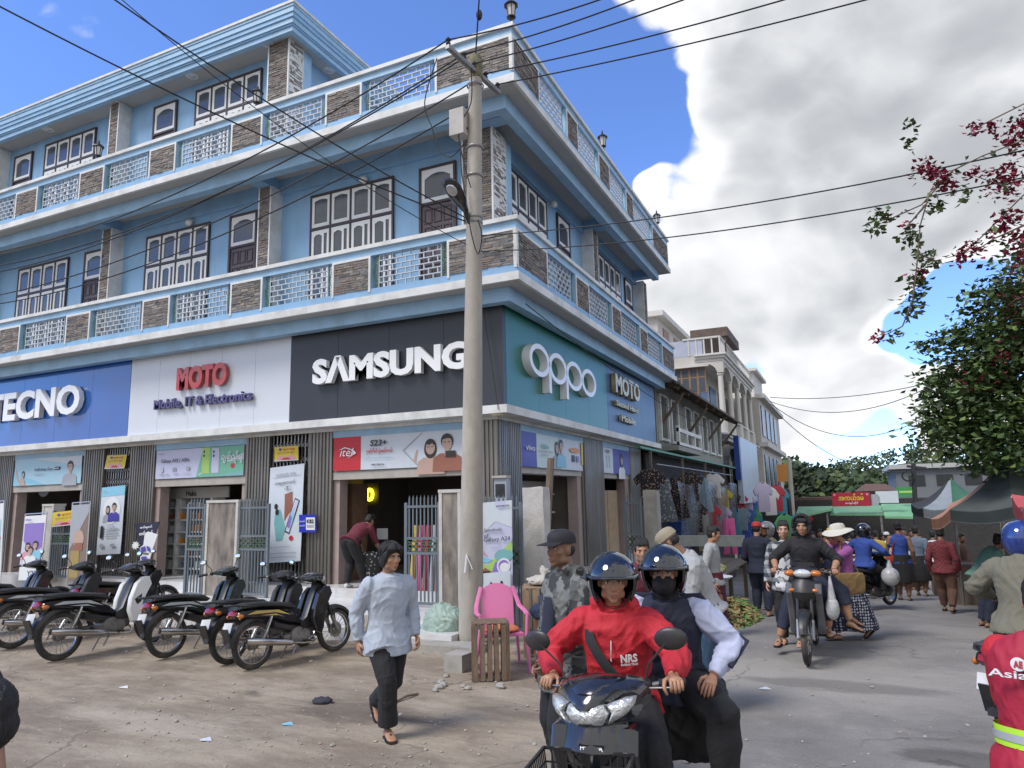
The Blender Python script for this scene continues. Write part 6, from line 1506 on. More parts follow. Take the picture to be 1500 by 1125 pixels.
mb = MB(); mb.box(-5.4, -4.75, 22.7, 26.6, 3.46, 3.62); mb.obj('balcony_floor', WPLK, h, smooth=False)
mb = MB(); mb.box(-4.80, -4.72, 22.7, 26.6, 4.05, 4.17); mb.box(-4.8, -4.72, 22.7, 26.6, 3.63, 3.72); mb.obj('balcony_rail', WTRIM, h, smooth=False)
for y in (22.7, 24.0, 25.3, 26.5): mb = MB(); mb.box(-4.81, -4.71, y, y + .1, 3.63, 4.25); mb.obj('balcony_post', WTRIM, h, smooth=False)
GRNA = M('green_awning', (.05, .20, .10), r=.5, var=.15, dirt=(.08, .13, .09), damt=.4)
aw = thing('awning', 'long thin green tin awning over the clothes stalls on the left', 'awning', (-4.9, 18.4, 3.3), 0, None, True)
for i in range(10):
 y0 = 18.4 + i * 2.5; mb = MB(); mb.add([(-4.85, y0, 3.28), (-4.85, y0 + 2.48, 3.28), (-6.6, y0 + 2.48, 3.62), (-6.6, y0, 3.62), (-4.85, y0, 3.34), (-4.85, y0 + 2.48, 3.34), (-6.6, y0 + 2.48, 3.68), (-6.6, y0, 3.68)], [(0, 1, 2, 3), (7, 6, 5, 4), (0, 4, 5, 1), (1, 5, 6, 2), (2, 6, 7, 3), (3, 7, 4, 0)])
 if y0 > 20.3: mb.obj('awning_sheet', GRNA, aw, smooth=False)
 else:
  mb = MB(); mb.box(-5.0, -4.85, y0, y0 + 2.48, 3.28, 3.34); mb.obj('awning_sheet', GRNA, aw, smooth=False)
for y in (19.6, 23.8, 28.0, 32.5, 37, 42): mb = MB(); mb.bar((-4.9, y, -1.6), (-4.9, y, 3.3), .07); mb.obj('awning_post', TIMB, aw, smooth=False)
CREAM = M('cream_render', (.50, .475, .43), r=.75, var=.06, sc=2, dirt=(.34, .31, .27), damt=.45, dsc=.8)
CREAM2 = M('cream_trim', (.58, .56, .52), r=.7, var=.05, sc=2, dirt=(.4, .37, .33), damt=.4, dsc=1)
LILAC = M('lilac_render', (.40, .43, .52), r=.8, var=.05, sc=1.5, dirt=(.3, .31, .36), damt=.4)
TANW = M('tan_window_wood', (.27, .15, .07), r=.6, var=.2)
wx, y0, y1 = -5.3, 37.4, 50.0
wb = thing('white_building', 'cream three storey building with arched balconies and roof terrace railing', 'building', (wx, y0, -1.5), 0, None, True)
mb = MB(); mb.box(-17, wx - 1.4, y0, y1, -2, 9.3); mb.obj('wall', CREAM, wb, smooth=False)
mb = MB(); mb.box(-17, wx - 1.0, y0 - .01, y0 + .2, 9.3, 10.15); mb.obj('parapet_wall', LILAC, wb, smooth=False)
for z in (1.6, 5.2, 9.35):
 for k, (o, t0, t1) in enumerate(((0, .0, .18), (.1, .18, .32), (.2, .32, .42))):
  mb = MB(); mb.box(wx - 1.42, wx + o, y0 - o, y1 + o, z + t0 - .45, z + t1 - .45); mb.obj('cornice', CREAM2, wb, smooth=False)
ys = [y0 + .2 + i * 3.06 for i in range(5)]
for zb, zt in ((-1.6, 1.15), (1.58, 4.55), (5.18, 8.9)):
 for y in ys:
  mb = MB(); mb.lathe([(.20, zb), (.20, zb + .9), (.15, zb + .95), (.13, zt - .75), (.17, zt - .7), (.17, zt - .62)], (wx - .2, y, 0), 12); mb.obj('column_shaft', CREAM2, wb)
 pts = [(0, zt - .6)]
 for a, b in zip(ys, ys[1:]):
  mb = MB(); n = 10; poly = [(a, zt + .02)] + [(a, zt - .62)] + [(a + .17, zt - .62)] + [(a + .17 + (b - a - .34) * i / n, zt - .62 + .52 * math.sin(math.pi * i / n) ** .55) for i in range(1, n)] + [(b - .17, zt - .62), (b, zt - .62), (b, zt + .02)]
  mb.prism(poly, (wx - .35, 0, 0), Y_, Z_, (.3, 0, 0)); mb.obj('arch', CREAM, wb, smooth=False)
  if zb > 0:
   for i in range(9): yy = a + .25 + i * (b - a - .5) / 8; mb = MB(); mb.bar((wx - .2, yy, zb), (wx - .2, yy, zb + .85), .05); mb.obj('baluster', CREAM2, wb, smooth=False)
   mb = MB(); mb.box(wx - .28, wx - .1, a + .15, b - .15, zb + .85, zb + .95); mb.obj('handrail', CREAM2, wb, smooth=False)
  mb = MB(); mb.box(wx - 1.42, wx - 1.36, a + .5, b - .5, max(zb, -1.4) + .1, zt - .7); mb.obj('window', DKW, wb, smooth=False)
 mb = MB(); n = 10; poly = [(wx - 1.4, zt + .02), (wx - 1.4, zt - .6)] + [(wx - 1.4 + 1.1 * i / n, zt - .6 + .5 * math.sin(math.pi * i / n) ** .55) for i in range(1, n)] + [(wx - .3, zt - .6), (wx, zt - .6), (wx, zt + .02)]
 mb.prism(poly, (0, y0, 0), X_, Z_, (0, .3, 0)); mb.obj('arch', CREAM, wb, smooth=False)
ry = y0 + .1
for i in range(26):
 y = ry + i * .48; mb = MB(); mb.bar((wx - .1, y, 9.3), (wx - .1, y, 10.15), .06); mb.obj('roof_baluster', CREAM2, wb, smooth=False)
for i in range(5):
 x = wx - .1 - i * .4; mb = MB(); mb.bar((x, y0, 9.3), (x, y0, 10.2), .07); mb.obj('roof_baluster', CREAM2, wb, smooth=False)
mb = MB(); mb.box(wx - .16, wx - .04, y0, y1, 10.15, 10.24); mb.box(wx - 2.0, wx - .16, y0 - .06, y0 + .06, 10.15, 10.24); mb.obj('roof_rail', CREAM2, wb, smooth=False)
a = PY(1011, 492, y0 + 1.5); b = PY(1065, 478, y0 + 1.5); mb = MB(); mb.box(a.x, b.x, y0 + 1.5, y0 + 6, b.z - .5, b.z); mb.obj('roof_canopy', TIN, wb, smooth=False)
for x in (a.x + .2, b.x - .2): mb = MB(); mb.bar((x, y0 + 1.7, 9.3), (x, y0 + 1.7, b.z - .5), .12); mb.obj('canopy_post', TIMB, wb, smooth=False)
a = PY(988, 578, y0 - .03); b = PY(1033, 538, y0 - .03); w = b.x - a.x; hh = b.z - a.z
mb = MB(); mb.box(a.x, b.x, y0 - .06, y0 - .005, a.z, b.z); win = mb.obj('window', TANW, wb, smooth=False)
for i in range(4):
 for j, (f0, f1) in enumerate(((.04, .60), (.66, .95))):
  mb = MB(); mb.box(a.x + w * (i / 4 + .03), a.x + w * (i / 4 + .22), y0 - .075, y0 - .061, a.z + hh * f0, a.z + hh * f1); mb.obj('pane', GLASSD, win, loc=(0, 0, 0), smooth=False)
mb = MB(); mb.box(a.x - .1, b.x + .2, y0 - .3, y0, b.z + .02, b.z + .1); mb.obj('window_hood', CREAM2, wb, smooth=False)
f2 = thing('far_building', 'narrow cream building with barred upper windows past the arched one', 'building', (-5.0, 51, -1.7), 0, None, True)
mb = MB(); mb.box(-16, -5.0, 50.6, 66, -2.5, 8.6); mb.obj('wall', CREAM, f2, smooth=False)
for z in (1.8, 5.2, 8.5): mb = MB(); mb.box(-5.2, -4.6, 50.5, 66.2, z, z + .3); mb.obj('cornice', CREAM2, f2, smooth=False)
for y in (51.5, 54.5, 57.5, 60.5):
 for z in (2.6, 6.0): mb = MB(); mb.box(-5.0, -4.94, y, y + 1.8, z, z + 2.1); mb.obj('window', DKW, f2, smooth=False)
mb = MB(); mb.box(-8, -5.4, 52, 58, 8.8, 10.6); mb.box(-8.3, -5.1, 51.6, 58.4, 10.6, 10.8); mb.obj('penthouse', CREAM2, f2, smooth=False)
ph = thing('rear_house', 'cream roof house with water tank peeking over the far parapet end', 'house', (-9, 46, 0), 0, None, True)
a = PY(938, 500, 46); b = PY(962, 459, 46)
mb = MB(); mb.box(a.x - 6, b.x, 46, 62, 0, b.z - .25); mb.obj('wall', CREAM, ph, smooth=False)
mb = MB(); mb.box(a.x - 6.3, b.x + .5, 45.6, 62.3, b.z - .249, b.z + .1); mb.obj('roof_slab', CREAM2, ph, smooth=False)
for k in range(4): mb = MB(); mb.box(b.x, b.x + .06, 47.5 + k * 3.4, 49.2 + k * 3.4, b.z - 2.2, b.z - .7); mb.obj('window', TANW, ph, smooth=False)
mb = MB(); mb.lathe([(.5, b.z - 1.1), (.52, b.z - .3), (.42, b.z - .15), (.15, b.z - .08)], (b.x + 1.1, 58, 0), 16); mb.obj('water_tank', GALV, ph)
mb = MB(); mb.box(-4.9, -4.65, 36.2, 36.5, PX(1106, 690, -4.7).z - .6, 4.9); tag(mb.obj('vertical_sign', M('sign_royal', (.02, .06, .30), r=.4, var=.1), smooth=False), 'tall royal blue upright sign below the arched balconies', 'sign')
mb = MB(); mb.box(-4.88, -4.64, 36.6, 43.8, 1.6, 4.85); o = tag(mb.obj('fascia_sign', M('sign_ice', (.42, .48, .55), r=.4, var=.08, sc=1), smooth=False), 'pale grey fascia board beside the royal blue upright sign', 'sign')
mb = MB(); a = PY(1139, 706, 46); b = PY(1156, 680, 46); mb.box(a.x, b.x, 46, 46.1, a.z, b.z); tag(mb.obj('orange_sign', POR, smooth=False), 'orange upright sign board above the hanging clothes, far down the street', 'sign')
mb = MB(); a = PY(1160, 760, 43); b = PY(1156, 672, 43); mb.tube([a - Vector((0, 0, 2)), b], [.16, .12], 10); tag(mb.obj('telegraph_pole', POLEM), 'pale leaning pole far down the street by the orange sign', 'pole')
# ------------------------------------------------------------------ clothes stalls on the left
FLO = M_pattern('cloth_dark_flowers', 'flowers', (.012, .011, .014), (.30, .20, .16), (.42, .36, .30), 17)
FLG = M_pattern('cloth_grey_flowers', 'flowers', (.10, .12, .14), (.38, .40, .42), (.2, .2, .24), 13)
DRS = M('cloth_denim_pale', (.20, .29, .36), r=.9, var=.15, bump=.2)
CW = M('cloth_white', (.55, .54, .54), r=.9, var=.05); CLV = M('cloth_lilac', (.40, .36, .47), r=.9, var=.06); CPK = M('cloth_pink', (.60, .10, .28), r=.85, var=.12); CBL = M('cloth_blue', (.04, .10, .34), r=.85, var=.2)
CBP = M_pattern('cloth_blue_print', 'flowers', (.02, .05, .24), (.06, .16, .42), (.2, .3, .5), 9); CDK = M('cloth_dark', (.03, .03, .036), r=.9, var=.2); CYL = M('cloth_yellow', (.50, .38, .05), r=.8, var=.1); CRD = M('cloth_red', (.36, .03, .04), r=.85, var=.1); CTE = M('cloth_teal', (.04, .22, .30), r=.85, var=.1); CGN = M('cloth_green', (.05, .24, .08), r=.85, var=.1)
SHIRT = [(-.24, .0), (-.23, -.45), (-.42, -.42), (-.44, -.22), (-.25, .0 + .28), (-.10, .36), (-.05, .31), (.05, .31), (.10, .36), (.25, .28), (.44, -.22), (.42, -.42), (.23, -.45), (.24, .0), (.25, -.62), (-.25, -.62)]
SHIRT = [(-.26, -.62), (-.25, -.02), (-.36, -.10), (-.44, .06), (-.26, .26), (-.10, .34), (-.05, .29), (.05, .29), (.10, .34), (.26, .26), (.44, .06), (.36, -.10), (.25, -.02), (.26, -.62)]
DRESS = [(-.38, -.95), (-.20, -.05), (-.25, .02), (-.17, .30), (-.09, .34), (-.05, .24), (.05, .24), (.09, .34), (.17, .30), (.25, .02), (.20, -.05), (.38, -.95), (.2, -1.0), (0, -.96), (-.2, -1.0)]
TROUS = [(-.17, .30), (.17, .30), (.20, -.7), (.05, -.7), (0, .05), (-.05, -.7), (-.20, -.7)]
def garment(label, p, shape, mat, rz=0, s=1.0, group='clothes hanging under the green awning', name='hanging_shirt', cat='garment', t=.035):
 mb = MB(); mb.plump([(a * s, b * s) for a, b in shape], 0, t, .03)
 mb.tube([(-.14 * s, 0, .30 * s), (0, 0, .40 * s), (.14 * s, 0, .30 * s)], .008, 5); mb.tube([(0, 0, .40 * s), (0, 0, .50 * s)], .006, 5)
 o = mb.obj(name, mat, None, fix=True); o.location = p; o.rotation_euler = (0, 0, rz); return tag(o, label, cat, group)
rows = [((952, 705), FLO, SHIRT, 'dark flowered blouse hanging nearest the grey gate'), ((972, 716), FLG, DRESS, 'grey flowered dress hanging between dark blouses'), ((991, 714), FLO, DRESS, 'dark flowered dress, third along the awning rail'), ((1011, 706), FLO, SHIRT, 'dark flowered blouse beside the pale blue dress'), ((1029, 712), DRS, DRESS, 'pale denim blue dress hanging at the middle of the stall'), ((1045, 706), CW, SHIRT, 'white child top with yellow print hanging beside the blue dress')]
for (q, m, sh, lab) in rows:
 p = PX(q[0], q[1], -4.75); garment(lab, p, sh, m, .35, 1.0 if sh is SHIRT else .95, name='hanging_dress' if sh is DRESS else 'hanging_shirt')
p = PX(1045, 716, -4.72); mb = MB(); mb.ell(p, (.2, .03, .12));
p = PX(960, 690, -4.8); q = PX(1080, 718, -4.8); mb = MB(); mb.tube([(-4.75, p.y, 2.9), (-4.75, 34, 2.9)], .02, 6); tag(mb.obj('clothes_rail', STEEL), 'long steel rail carrying the clothes under the awning', 'rail')
rows = [((1118, 722), CLV, 'lilac shirt first on the far rail by the blue sign'), ((1128, 728), CW, 'white shirt second on the far rail'), ((1138, 724), CRD, 'red edged shirt third on the far rail'), ((1144, 728), CTE, 'light blue shirt fourth on the far rail'), ((1153, 730), CDK, 'slate trousers last on the far rail'), ((1167, 765), CTE, 'teal cloth hanging low beyond the far rail'), ((1182, 762), CRD, 'dark red cloth hanging low beyond the teal one'), ((1200, 768), CW, 'white patterned cloth hanging low under the far awning'), ((1150, 770), CGN, 'green cloth hanging low under the far rail')]
for k, (q, m, lab) in enumerate(rows):
 p = PX(q[0], q[1], -3.2 + .12 * k); garment(lab, p, TROUS if 'trousers' in lab else SHIRT, m, .9, 1.25, 'clothes on the far rail')
r = random.Random(12); kinds = ((FLO, SHIRT, 'dark flowered blouse'), (CDK, TROUS, 'black trousers'), (DRS, SHIRT, 'pale denim shirt'), (CRD, SHIRT, 'dark red shirt'), (FLG, DRESS, 'grey flowered dress'), (CBL, SHIRT, 'blue shirt'), (CLV, SHIRT, 'lilac shirt'), (CYL, SHIRT, 'yellow shirt'), (CGN, SHIRT, 'green shirt'), (CTE, DRESS, 'teal dress'))
for i in range(20):
 m, sh, nm = kinds[i % 10]; y = 24.6 + i * .95; garment('%s in the %s half of the awning row, hung %s' % (nm, 'nearer' if i < 10 else 'farther', 'high' if i % 3 else 'low'), (-4.78 - .1 * (i % 3), y, 2.55 - .75 * (i % 3 == 0) + gz(0, y) * .4), sh, m, r.uniform(.2, .6), r.uniform(.9, 1.15))
PLAS = M('clear_plastic_sheet', (.13, .135, .155), r=.25, var=.2, sc=2, alpha=.42, bump=.5, bs=4)
a = PX(1000, 800, -4.55); b = PX(1085, 800, -4.55); mb = MB(); vs = []; n = 24
for j in range(8):
 for i in range(n + 1): y = a.y + (b.y - a.y) * i / n; vs.append((-4.6 + .07 * math.sin(i * 1.1 + j * .5), y, 2.45 - j * .27 - .10 * math.sin(i * .5)))
mb.add(vs, [(j * (n + 1) + i, j * (n + 1) + i + 1, (j + 1) * (n + 1) + i + 1, (j + 1) * (n + 1) + i) for j in range(7) for i in range(n)]); tag(mb.obj('plastic_sheet', PLAS), 'grey see through plastic sheet draped across the stall front', 'sheet')
for k, (q, sh, m, s, lab) in enumerate((((1068, 775), TROUS, CPK, 1.4, 'hot pink trousers hanging behind the plastic sheet'), ((1093, 775), DRESS, CBP, 1.3, 'blue printed cloth hanging at the end of the stall'), ((1104, 778), DRESS, CBP, 1.2, 'second blue printed cloth at the stall end'), ((1030, 770), TROUS, M('cloth_khaki', (.30, .25, .16), r=.9, var=.15), 1.3, 'khaki trousers hanging behind the plastic sheet'), ((1048, 775), SHIRT, CRD, 1.0, 'red top hanging behind the plastic sheet'), ((1098, 738), SHIRT, CBL, 1.1, 'royal blue jacket hanging above the printed cloth'), ((1010, 770), TROUS, CDK, 1.4, 'black trousers hanging behind the plastic sheet'))):
 garment(lab, PX(q[0], q[1], -4.95 + .5 * (k == 0)), sh, m, .5, s, 'clothes behind the plastic sheet')
mb = MB(); mb.box(-5.39, -5.32, 20.7, 37, -1.9, 3.3); tag(mb.obj('stall_backdrop', CDK, smooth=False), 'dark sheet added to darken the house wall behind the clothes stalls', 'backing sheet')  # added dark sheet: its colour stands in for the gloom under the awning
for k, (q, m, lab) in enumerate((((968, 800), CGN, 'green plastic crate stack by the grey gate'), ((985, 765), CBL, 'blue plastic crate stack by the grey gate'))):
 p = PX(q[0], q[1], -5.3); t = thing('crate_stack', lab, 'crate', (p.x, p.y, gz(p.x, p.y)), 0, 'plastic crates by the stall')
 mb = MB()
 for j in range(4 if k == 0 else 6): mb.box(-.4, .4, -.5, .5, j * .33 + .01, j * .33 + .27); mb.box(-.43, .43, -.53, .53, j * .33 + .27, j * .33 + .32)
 mb.obj('crate', m, t, smooth=False)
t = thing('stall_table', 'long timber stall table with a green vegetable heap', 'stall', (-3.4, 17, gz(0, 17)), 0, None, True)
ta = PX(1060, 855, -3.7); tb = PX(1104, 850, -3.2)
for i in range(4): mb = MB(); mb.box(-3.5 + i * .33, -3.5 + i * .33 + .31, 12.9, 17.6, .52, .56); mb.obj('plank', TIMB, t, smooth=False)
for x in (-3.4, -2.3):
 for y in (13.0, 15.2, 17.4): mb = MB(); mb.box(x - .04, x + .04, y - .04, y + .04, -.4, .52); mb.obj('leg', TIMB, t, smooth=False)
mb = MB(); mb.obox((-3.4, 17.6, .95), (1.1, 0, 0), (0, .12, 0), (0, .05, .12)); tag(mb.obj('roll_board', M('board_grey', (.30, .31, .28), r=.7), smooth=False), 'grey rolled board laid on the stall behind the vegetables', 'board')
r = random.Random(9); VEG = [M('veg_green', (.10, .22, .05), r=.6, var=.3), M('veg_lime', (.34, .38, .07), r=.6, var=.25), M('veg_yellow', (.50, .40, .08), r=.6, var=.2), M('veg_white', (.50, .49, .42), r=.6, var=.1), M('straw', (.28, .21, .09), r=.8, var=.3)]
def heap(name, label, c, rx, ry, hz, n, sz, mats, long=1.0, cat='produce'):
 mb = MB()
 for i in range(n):
  a = r.uniform(0, 6.283); d = math.sqrt(r.random()); x = c[0] + rx * d * math.cos(a); y = c[1] + ry * d * math.sin(a); z = c[2] + hz * (1 - d * d) * r.uniform(.3, 1.0) + sz * .5; s = sz * r.uniform(.7, 1.25)
  mb.ell((x, y, z), (s * long, s * .8, s * .75), Euler((r.uniform(-.6, .6), r.uniform(-.6, .6), r.uniform(0, 3.1))).to_matrix(), 7, 5, r.randrange(len(mats)))
 return tag(mb.obj(name, mats), label, cat, None, 'stuff')
heap('vegetables', 'heap of green and yellow vegetables on the stall table', (-2.85, 14.4, .56), .55, 1.2, .26, 420, .052, [VEG[0], VEG[1], VEG[2], VEG[3], VEG[1]])
heap('vegetables', 'bundles of straw coloured greens heaped at the road edge', (-1.95, 12.9, gz(0, 13)), .42, 1.25, .34, 900, .026, [VEG[4], VEG[4], VEG[0], VEG[4]], 3.0)
for k, (x, y, z) in enumerate(((-2.45, 12.4, .42), (-2.35, 13.3, .5), (-2.3, 11.8, .32))):
 mb = MB(); mb.lathe([(.02, 0), (.30, .03), (.38, .09), (.36, .09), (.28, .045), (.02, .02)], (x, y, z), 18); mb.lathe([(.22, 0), (.25, z + .3)], (x, y, -.3), 12, 1)
 tag(mb.obj('tray', [PW if k == 1 else TIMB, TIMB]), ('wide woven tray on a basket, nearest the man in the beige cap', 'white enamel tray on a basket by the vegetables', 'low woven tray on a basket by the straw bundles')[k], 'tray', 'trays on baskets by the stall')
# ------------------------------------------------------------------ market end of the street, hills
mk = thing('market_hall', 'low market hall with pale green awnings closing the street', 'market', (0, 46, -2), 0, None, True)
GRNL = M('mint_awning', (.16, .36, .20), r=.6, var=.12, sc=1.5)
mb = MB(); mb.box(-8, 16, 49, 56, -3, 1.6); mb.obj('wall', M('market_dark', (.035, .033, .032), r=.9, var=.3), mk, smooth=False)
for (pa, pb, pc, yy) in (((1165, 757), (1218, 745), (1170, 742), 44), ((1216, 752), (1300, 752), (1222, 741), 44.5), ((1296, 756), (1345, 757), (1300, 738), 43.5)):
 a = PY(*pa, yy); b = PY(*pb, yy); c = PY(pc[0], pc[1], yy + 3.5); mb = MB(); mb.add([a, b, (b.x, yy + 3.5, c.z), (a.x, yy + 3.5, c.z), a - Vector((0, 0, .12)), b - Vector((0, 0, .12)), (b.x, yy + 3.5, c.z - .12), (a.x, yy + 3.5, c.z - .12)], [(0, 1, 2, 3), (7, 6, 5, 4), (4, 5, 1, 0), (1, 5, 6, 2), (3, 2, 6, 7), (4, 0, 3, 7)]); mb.obj('awning', GRNL, mk, smooth=False)
for x in (-1.2, 1.5, 4.2, 7): mb = MB(); mb.bar((x, 44.6, -2.3), (x, 44.6, .9), .1); mb.obj('post', STEEL, mk, smooth=False)
TILR = M('brown_roof', (.12, .065, .048), r=.8, var=.25, sc=2, st=(6, 1, 1))
a = PY(1168, 742, 50); b = PY(1225, 728, 50); mb = MB(); mb.box(a.x, b.x, 50, 58, a.z - .3, b.z); mb.obj('roof', TILR, mk, smooth=False)
a = PY(1251, 720, 60); b = PY(1315, 718, 60); c = PY(1268, 708, 60); d = PY(1300, 708, 60)
mb = MB(); mb.add([a, b, b + Vector((0, 8, 0)), a + Vector((0, 8, 0)), c + Vector((0, 3, 0)), d + Vector((0, 3, 0))], [(0, 1, 5, 4), (1, 2, 5), (2, 3, 4, 5), (3, 0, 4), (3, 2, 1, 0)]); hip = thing('market_shed', 'shed with a brown hipped roof behind the red market sign', 'shed', (a.x, 60, -2), 0, None, True); mb.obj('roof', TILR, hip, smooth=False); mb = MB(); mb.box(a.x + .5, b.x - .5, 61, 67, -3, a.z); mb.obj('wall', CREAM, hip, smooth=False)
a = PY(1220, 742, 44.2); b = PY(1276, 742, 44.2); c = PY(1220, 722, 44.2)
banner('market_sign', 'red market sign with yellow and white lettering over the green awnings', 'sign', a, X_, Z_, b.x - a.x, c.z - a.z, flat('market_red', (.34, .015, .04)), [('ell', .07, .85, .03, .08, PPK), ('ell', .93, .85, .03, .08, PPK), ('text', '\u1021\u1000\u101a\u103a\u1012\u1019\u102e', .17, .42, .83, .92, PY_, .03), ('text', '\u1005\u102c\u1021\u102f\u1015\u103a\u1006\u102d\u102f\u1004\u103a', .34, .1, .68, .34, PW, .02)], None, .01, None, .08)
for lab, pa, pb, yy, m in (('white hanging sheet right of the red market sign', (1284, 737), (1315, 719), 44.4, PMG), ('small green market sign with lime text behind the umbrellas', (1314, 728), (1340, 713), 46, CGN), ('pale portrait poster at the right edge of the red sign', (1277, 740), (1286, 724), 44.3, PGY)):
 a = PY(*pa, yy); b = PY(*pb, yy); banner('market_sign', lab, 'sign', a, X_, Z_, b.x - a.x, b.z - a.z, m, [('rect', .15, .4, .85, .62, PLG)] if 'lime' in lab else [], None, .02, None, .05)
g = thing('grey_block', 'long grey flat block behind the market umbrellas', 'building', (20, 75, -2), 0, None, True)
a = PY(1315, 722, 75); b = PY(1440, 683, 75); mb = MB(); mb.box(a.x, b.x + 12, 75, 90, -4, b.z); mb.obj('wall', M('grey_render', (.14, .15, .165), r=.8, var=.12, sc=.5), g, smooth=False); mb = MB(); mb.box(a.x - .5, b.x + 12.5, 74.6, 90, b.z, b.z + .4); mb.obj('roof_edge', SOFF, g, smooth=False)
for i in range(6): mb = MB(); mb.box(a.x + 1 + i * 2.2, a.x + 2.3 + i * 2.2, 74.95, 75.02, b.z - 1.6, b.z - .6); mb.obj('window', DKW, g, smooth=False)
mb = MB(); a = PY(1336, 745, 42); b = PY(1338, 679, 42); mb.tube([a - Vector((0, 0, 2.5)), b], [.14, .11], 10); up_ = thing('utility_pole', 'far dark utility pole with a coil of cable above the umbrellas', 'utility pole', tuple(a), 0, None, True); mb.obj('shaft', DK, up_); mb = MB(); mb.torus(PY(1330, 697, 41.8), .26, .04, 'Y', 18, 6); mb.obj('cable_coil', WIRE, up_); mb = MB(); mb.bar(PY(1328, 683, 42), PY(1357, 686, 42), .12); mb.obj('cross_arm', DK, up_)
HILLG = M('hill_green', (.045, .065, .022), r=.95, var=.35, sc=.12)
def hill_h(x, y):
 a = 7.5 * math.exp(-((x + 24) / 26) ** 2 - ((y - 150) / 45) ** 2); b = 15 * sst(190, 420, y) * (.75 + .25 * math.sin(x * .012 + 1)); c = 5 * math.sin(x * .035) * math.sin(y * .02) * sst(120, 220, y)
 return -2.6 + a + b + c
mb = MB(); xs = [-300 + i * 12 for i in range(60)]; ys = [92 + j * 9 for j in range(44)]; nx = len(xs)
mb.add([(x, y, hill_h(x, y)) for y in ys for x in xs], [(j * nx + i, j * nx + i + 1, (j + 1) * nx + i + 1, (j + 1) * nx + i) for j in range(len(ys) - 1) for i in range(nx - 1)]); tag(mb.obj('hills', HILLG), 'wooded hills behind the market', None, None, 'structure')
LEAFM = [M('forest_dark', (.020, .036, .013), r=.8, var=.4, sc=.8), M('forest_mid', (.036, .060, .018), r=.8, var=.4, sc=.8), M('forest_light', (.070, .095, .028), r=.8, var=.35, sc=.8)]
def forest(name, label, boxes, seed):
 r = random.Random(seed); mb = MB()
 for (x0, x1, y0, y1, n, s0, s1, q) in boxes:
  for i in range(n):
   x = r.uniform(x0, x1); y = r.uniform(y0, y1); z = hill_h(x, y); s = r.uniform(s0, s1); c = Vector((x, y, z + s * 1.1)); m = r.choice((0, 0, 1, 1, 2))
   for k in range(q):
    d = Vector((r.gauss(0, 1), r.gauss(0, 1), r.gauss(0, .9))); d.normalize(); p = c + Vector((d.x * s, d.y * s, d.z * s * 1.0)) * r.uniform(.55, 1.05); e = s * r.uniform(.13, .28)
    a = Vector((r.gauss(0, 1), r.gauss(0, 1), r.gauss(0, .6))).normalized(); b = a.orthogonal().normalized()
    mb.add([p - a * e, p + b * e * .8, p + a * e, p - b * e * .8], [(0, 1, 2, 3)], m if r.random() < .7 else r.randrange(3))
 tag(mb.obj(name, LEAFM, smooth=False), label, None, None, 'stuff')
forest('forest', 'dark woodland covering the near hill', [(-60, 14, 112, 165, 330, 1.6, 3.0, 90)], 5)
forest('forest', 'paler woodland on the far ridge', [(-60, 260, 220, 400, 700, 2.6, 4.6, 34)], 6)
# ------------------------------------------------------------------ right hand side: tree, flowering vine, umbrellas and stalls
LF = [M('leaf_dark', (.034, .064, .018), r=.5, var=.4, sc=3), M('leaf_mid', (.062, .105, .026), r=.5, var=.35, sc=3), M('leaf_light', (.115, .165, .040), r=.5, var=.3, sc=3)]
BARK = M('bark', (.13, .10, .075), r=.9, var=.3, sc=8, bump=.5, bs=20)
BRA = [M('crimson_bract', (.15, .006, .022), r=.6, var=.4, sc=20), M('magenta_bract', (.24, .010, .045), r=.6, var=.35, sc=20)]
r = random.Random(21)
def leaf(mb, p, s, mi, droop=.3):
 a = Vector((r.gauss(0, 1), r.gauss(0, 1), r.gauss(0, .5) - droop)).normalized(); b = a.cross(Vector((r.gauss(0, .5), r.gauss(0, .5), 1))).normalized()
 u = a.cross(b) * (s * .12)
 mb.add([p, p + a * s * .45 + b * s * .34 + u, p + a * s, p + a * s * .45 - b * s * .34 + u], [(0, 1, 2), (0, 2, 3)], mi)
tr = thing('tree', 'leafy green tree crowding the right edge above the market umbrellas', 'tree', (7.6, 13.4, -.2), 0, None, True)
mb = MB(); YT = 12.6
mb.tube([(7.7, 13.4, -.3), (7.5, 13.3, 1.5), (7.2, 13.0, 3.0), (6.9, 12.8, 4.4)], [.2, .17, .13, .08], 10)
for q in ((1400, 520), (1380, 600), (1430, 470), (1460, 560), (1410, 650)):
 e = PY(q[0], q[1], YT); mb.tube([(7.3, 13.1, 2.6), ((7.3 + e.x) / 2, 13, (2.8 + e.z) / 2 + .2), e], [.07, .045, .015], 7)
mb.obj('trunk', BARK, tr)
mb = MB(); clumps = []
shape = [((1500, 430), 62), ((1455, 470), 48), ((1480, 520), 60), ((1420, 520), 40), ((1440, 570), 52), ((1395, 595), 42), ((1500, 590), 60), ((1420, 630), 46), ((1470, 640), 48), ((1540, 500), 70), ((1550, 610), 70), ((1375, 620), 28), ((1385, 560), 26), ((1510, 400), 30), ((1440, 665), 30)]
for (c, rad) in shape:
 for k in range(int(rad * .75)):
  a = r.uniform(0, 6.283); d = rad * math.sqrt(r.random()); p = PY(c[0] + d * math.cos(a), c[1] + d * math.sin(a) * .95, YT + r.uniform(-.9, 1.1)); clumps.append((p + Vector((.12, 0, 0)), r.uniform(.11, .24), 28))
for q in ((1352, 503), (1362, 508), (1374, 500), (1385, 503), (1398, 492), (1410, 488), (1372, 545), (1364, 560), (1360, 585), (1352, 600), (1425, 440), (1440, 425), (1452, 412), (1432, 455), (1366, 655), (1385, 668), (1362, 640)):
 clumps.append((PY(q[0], q[1], YT - .3), .10, 26))
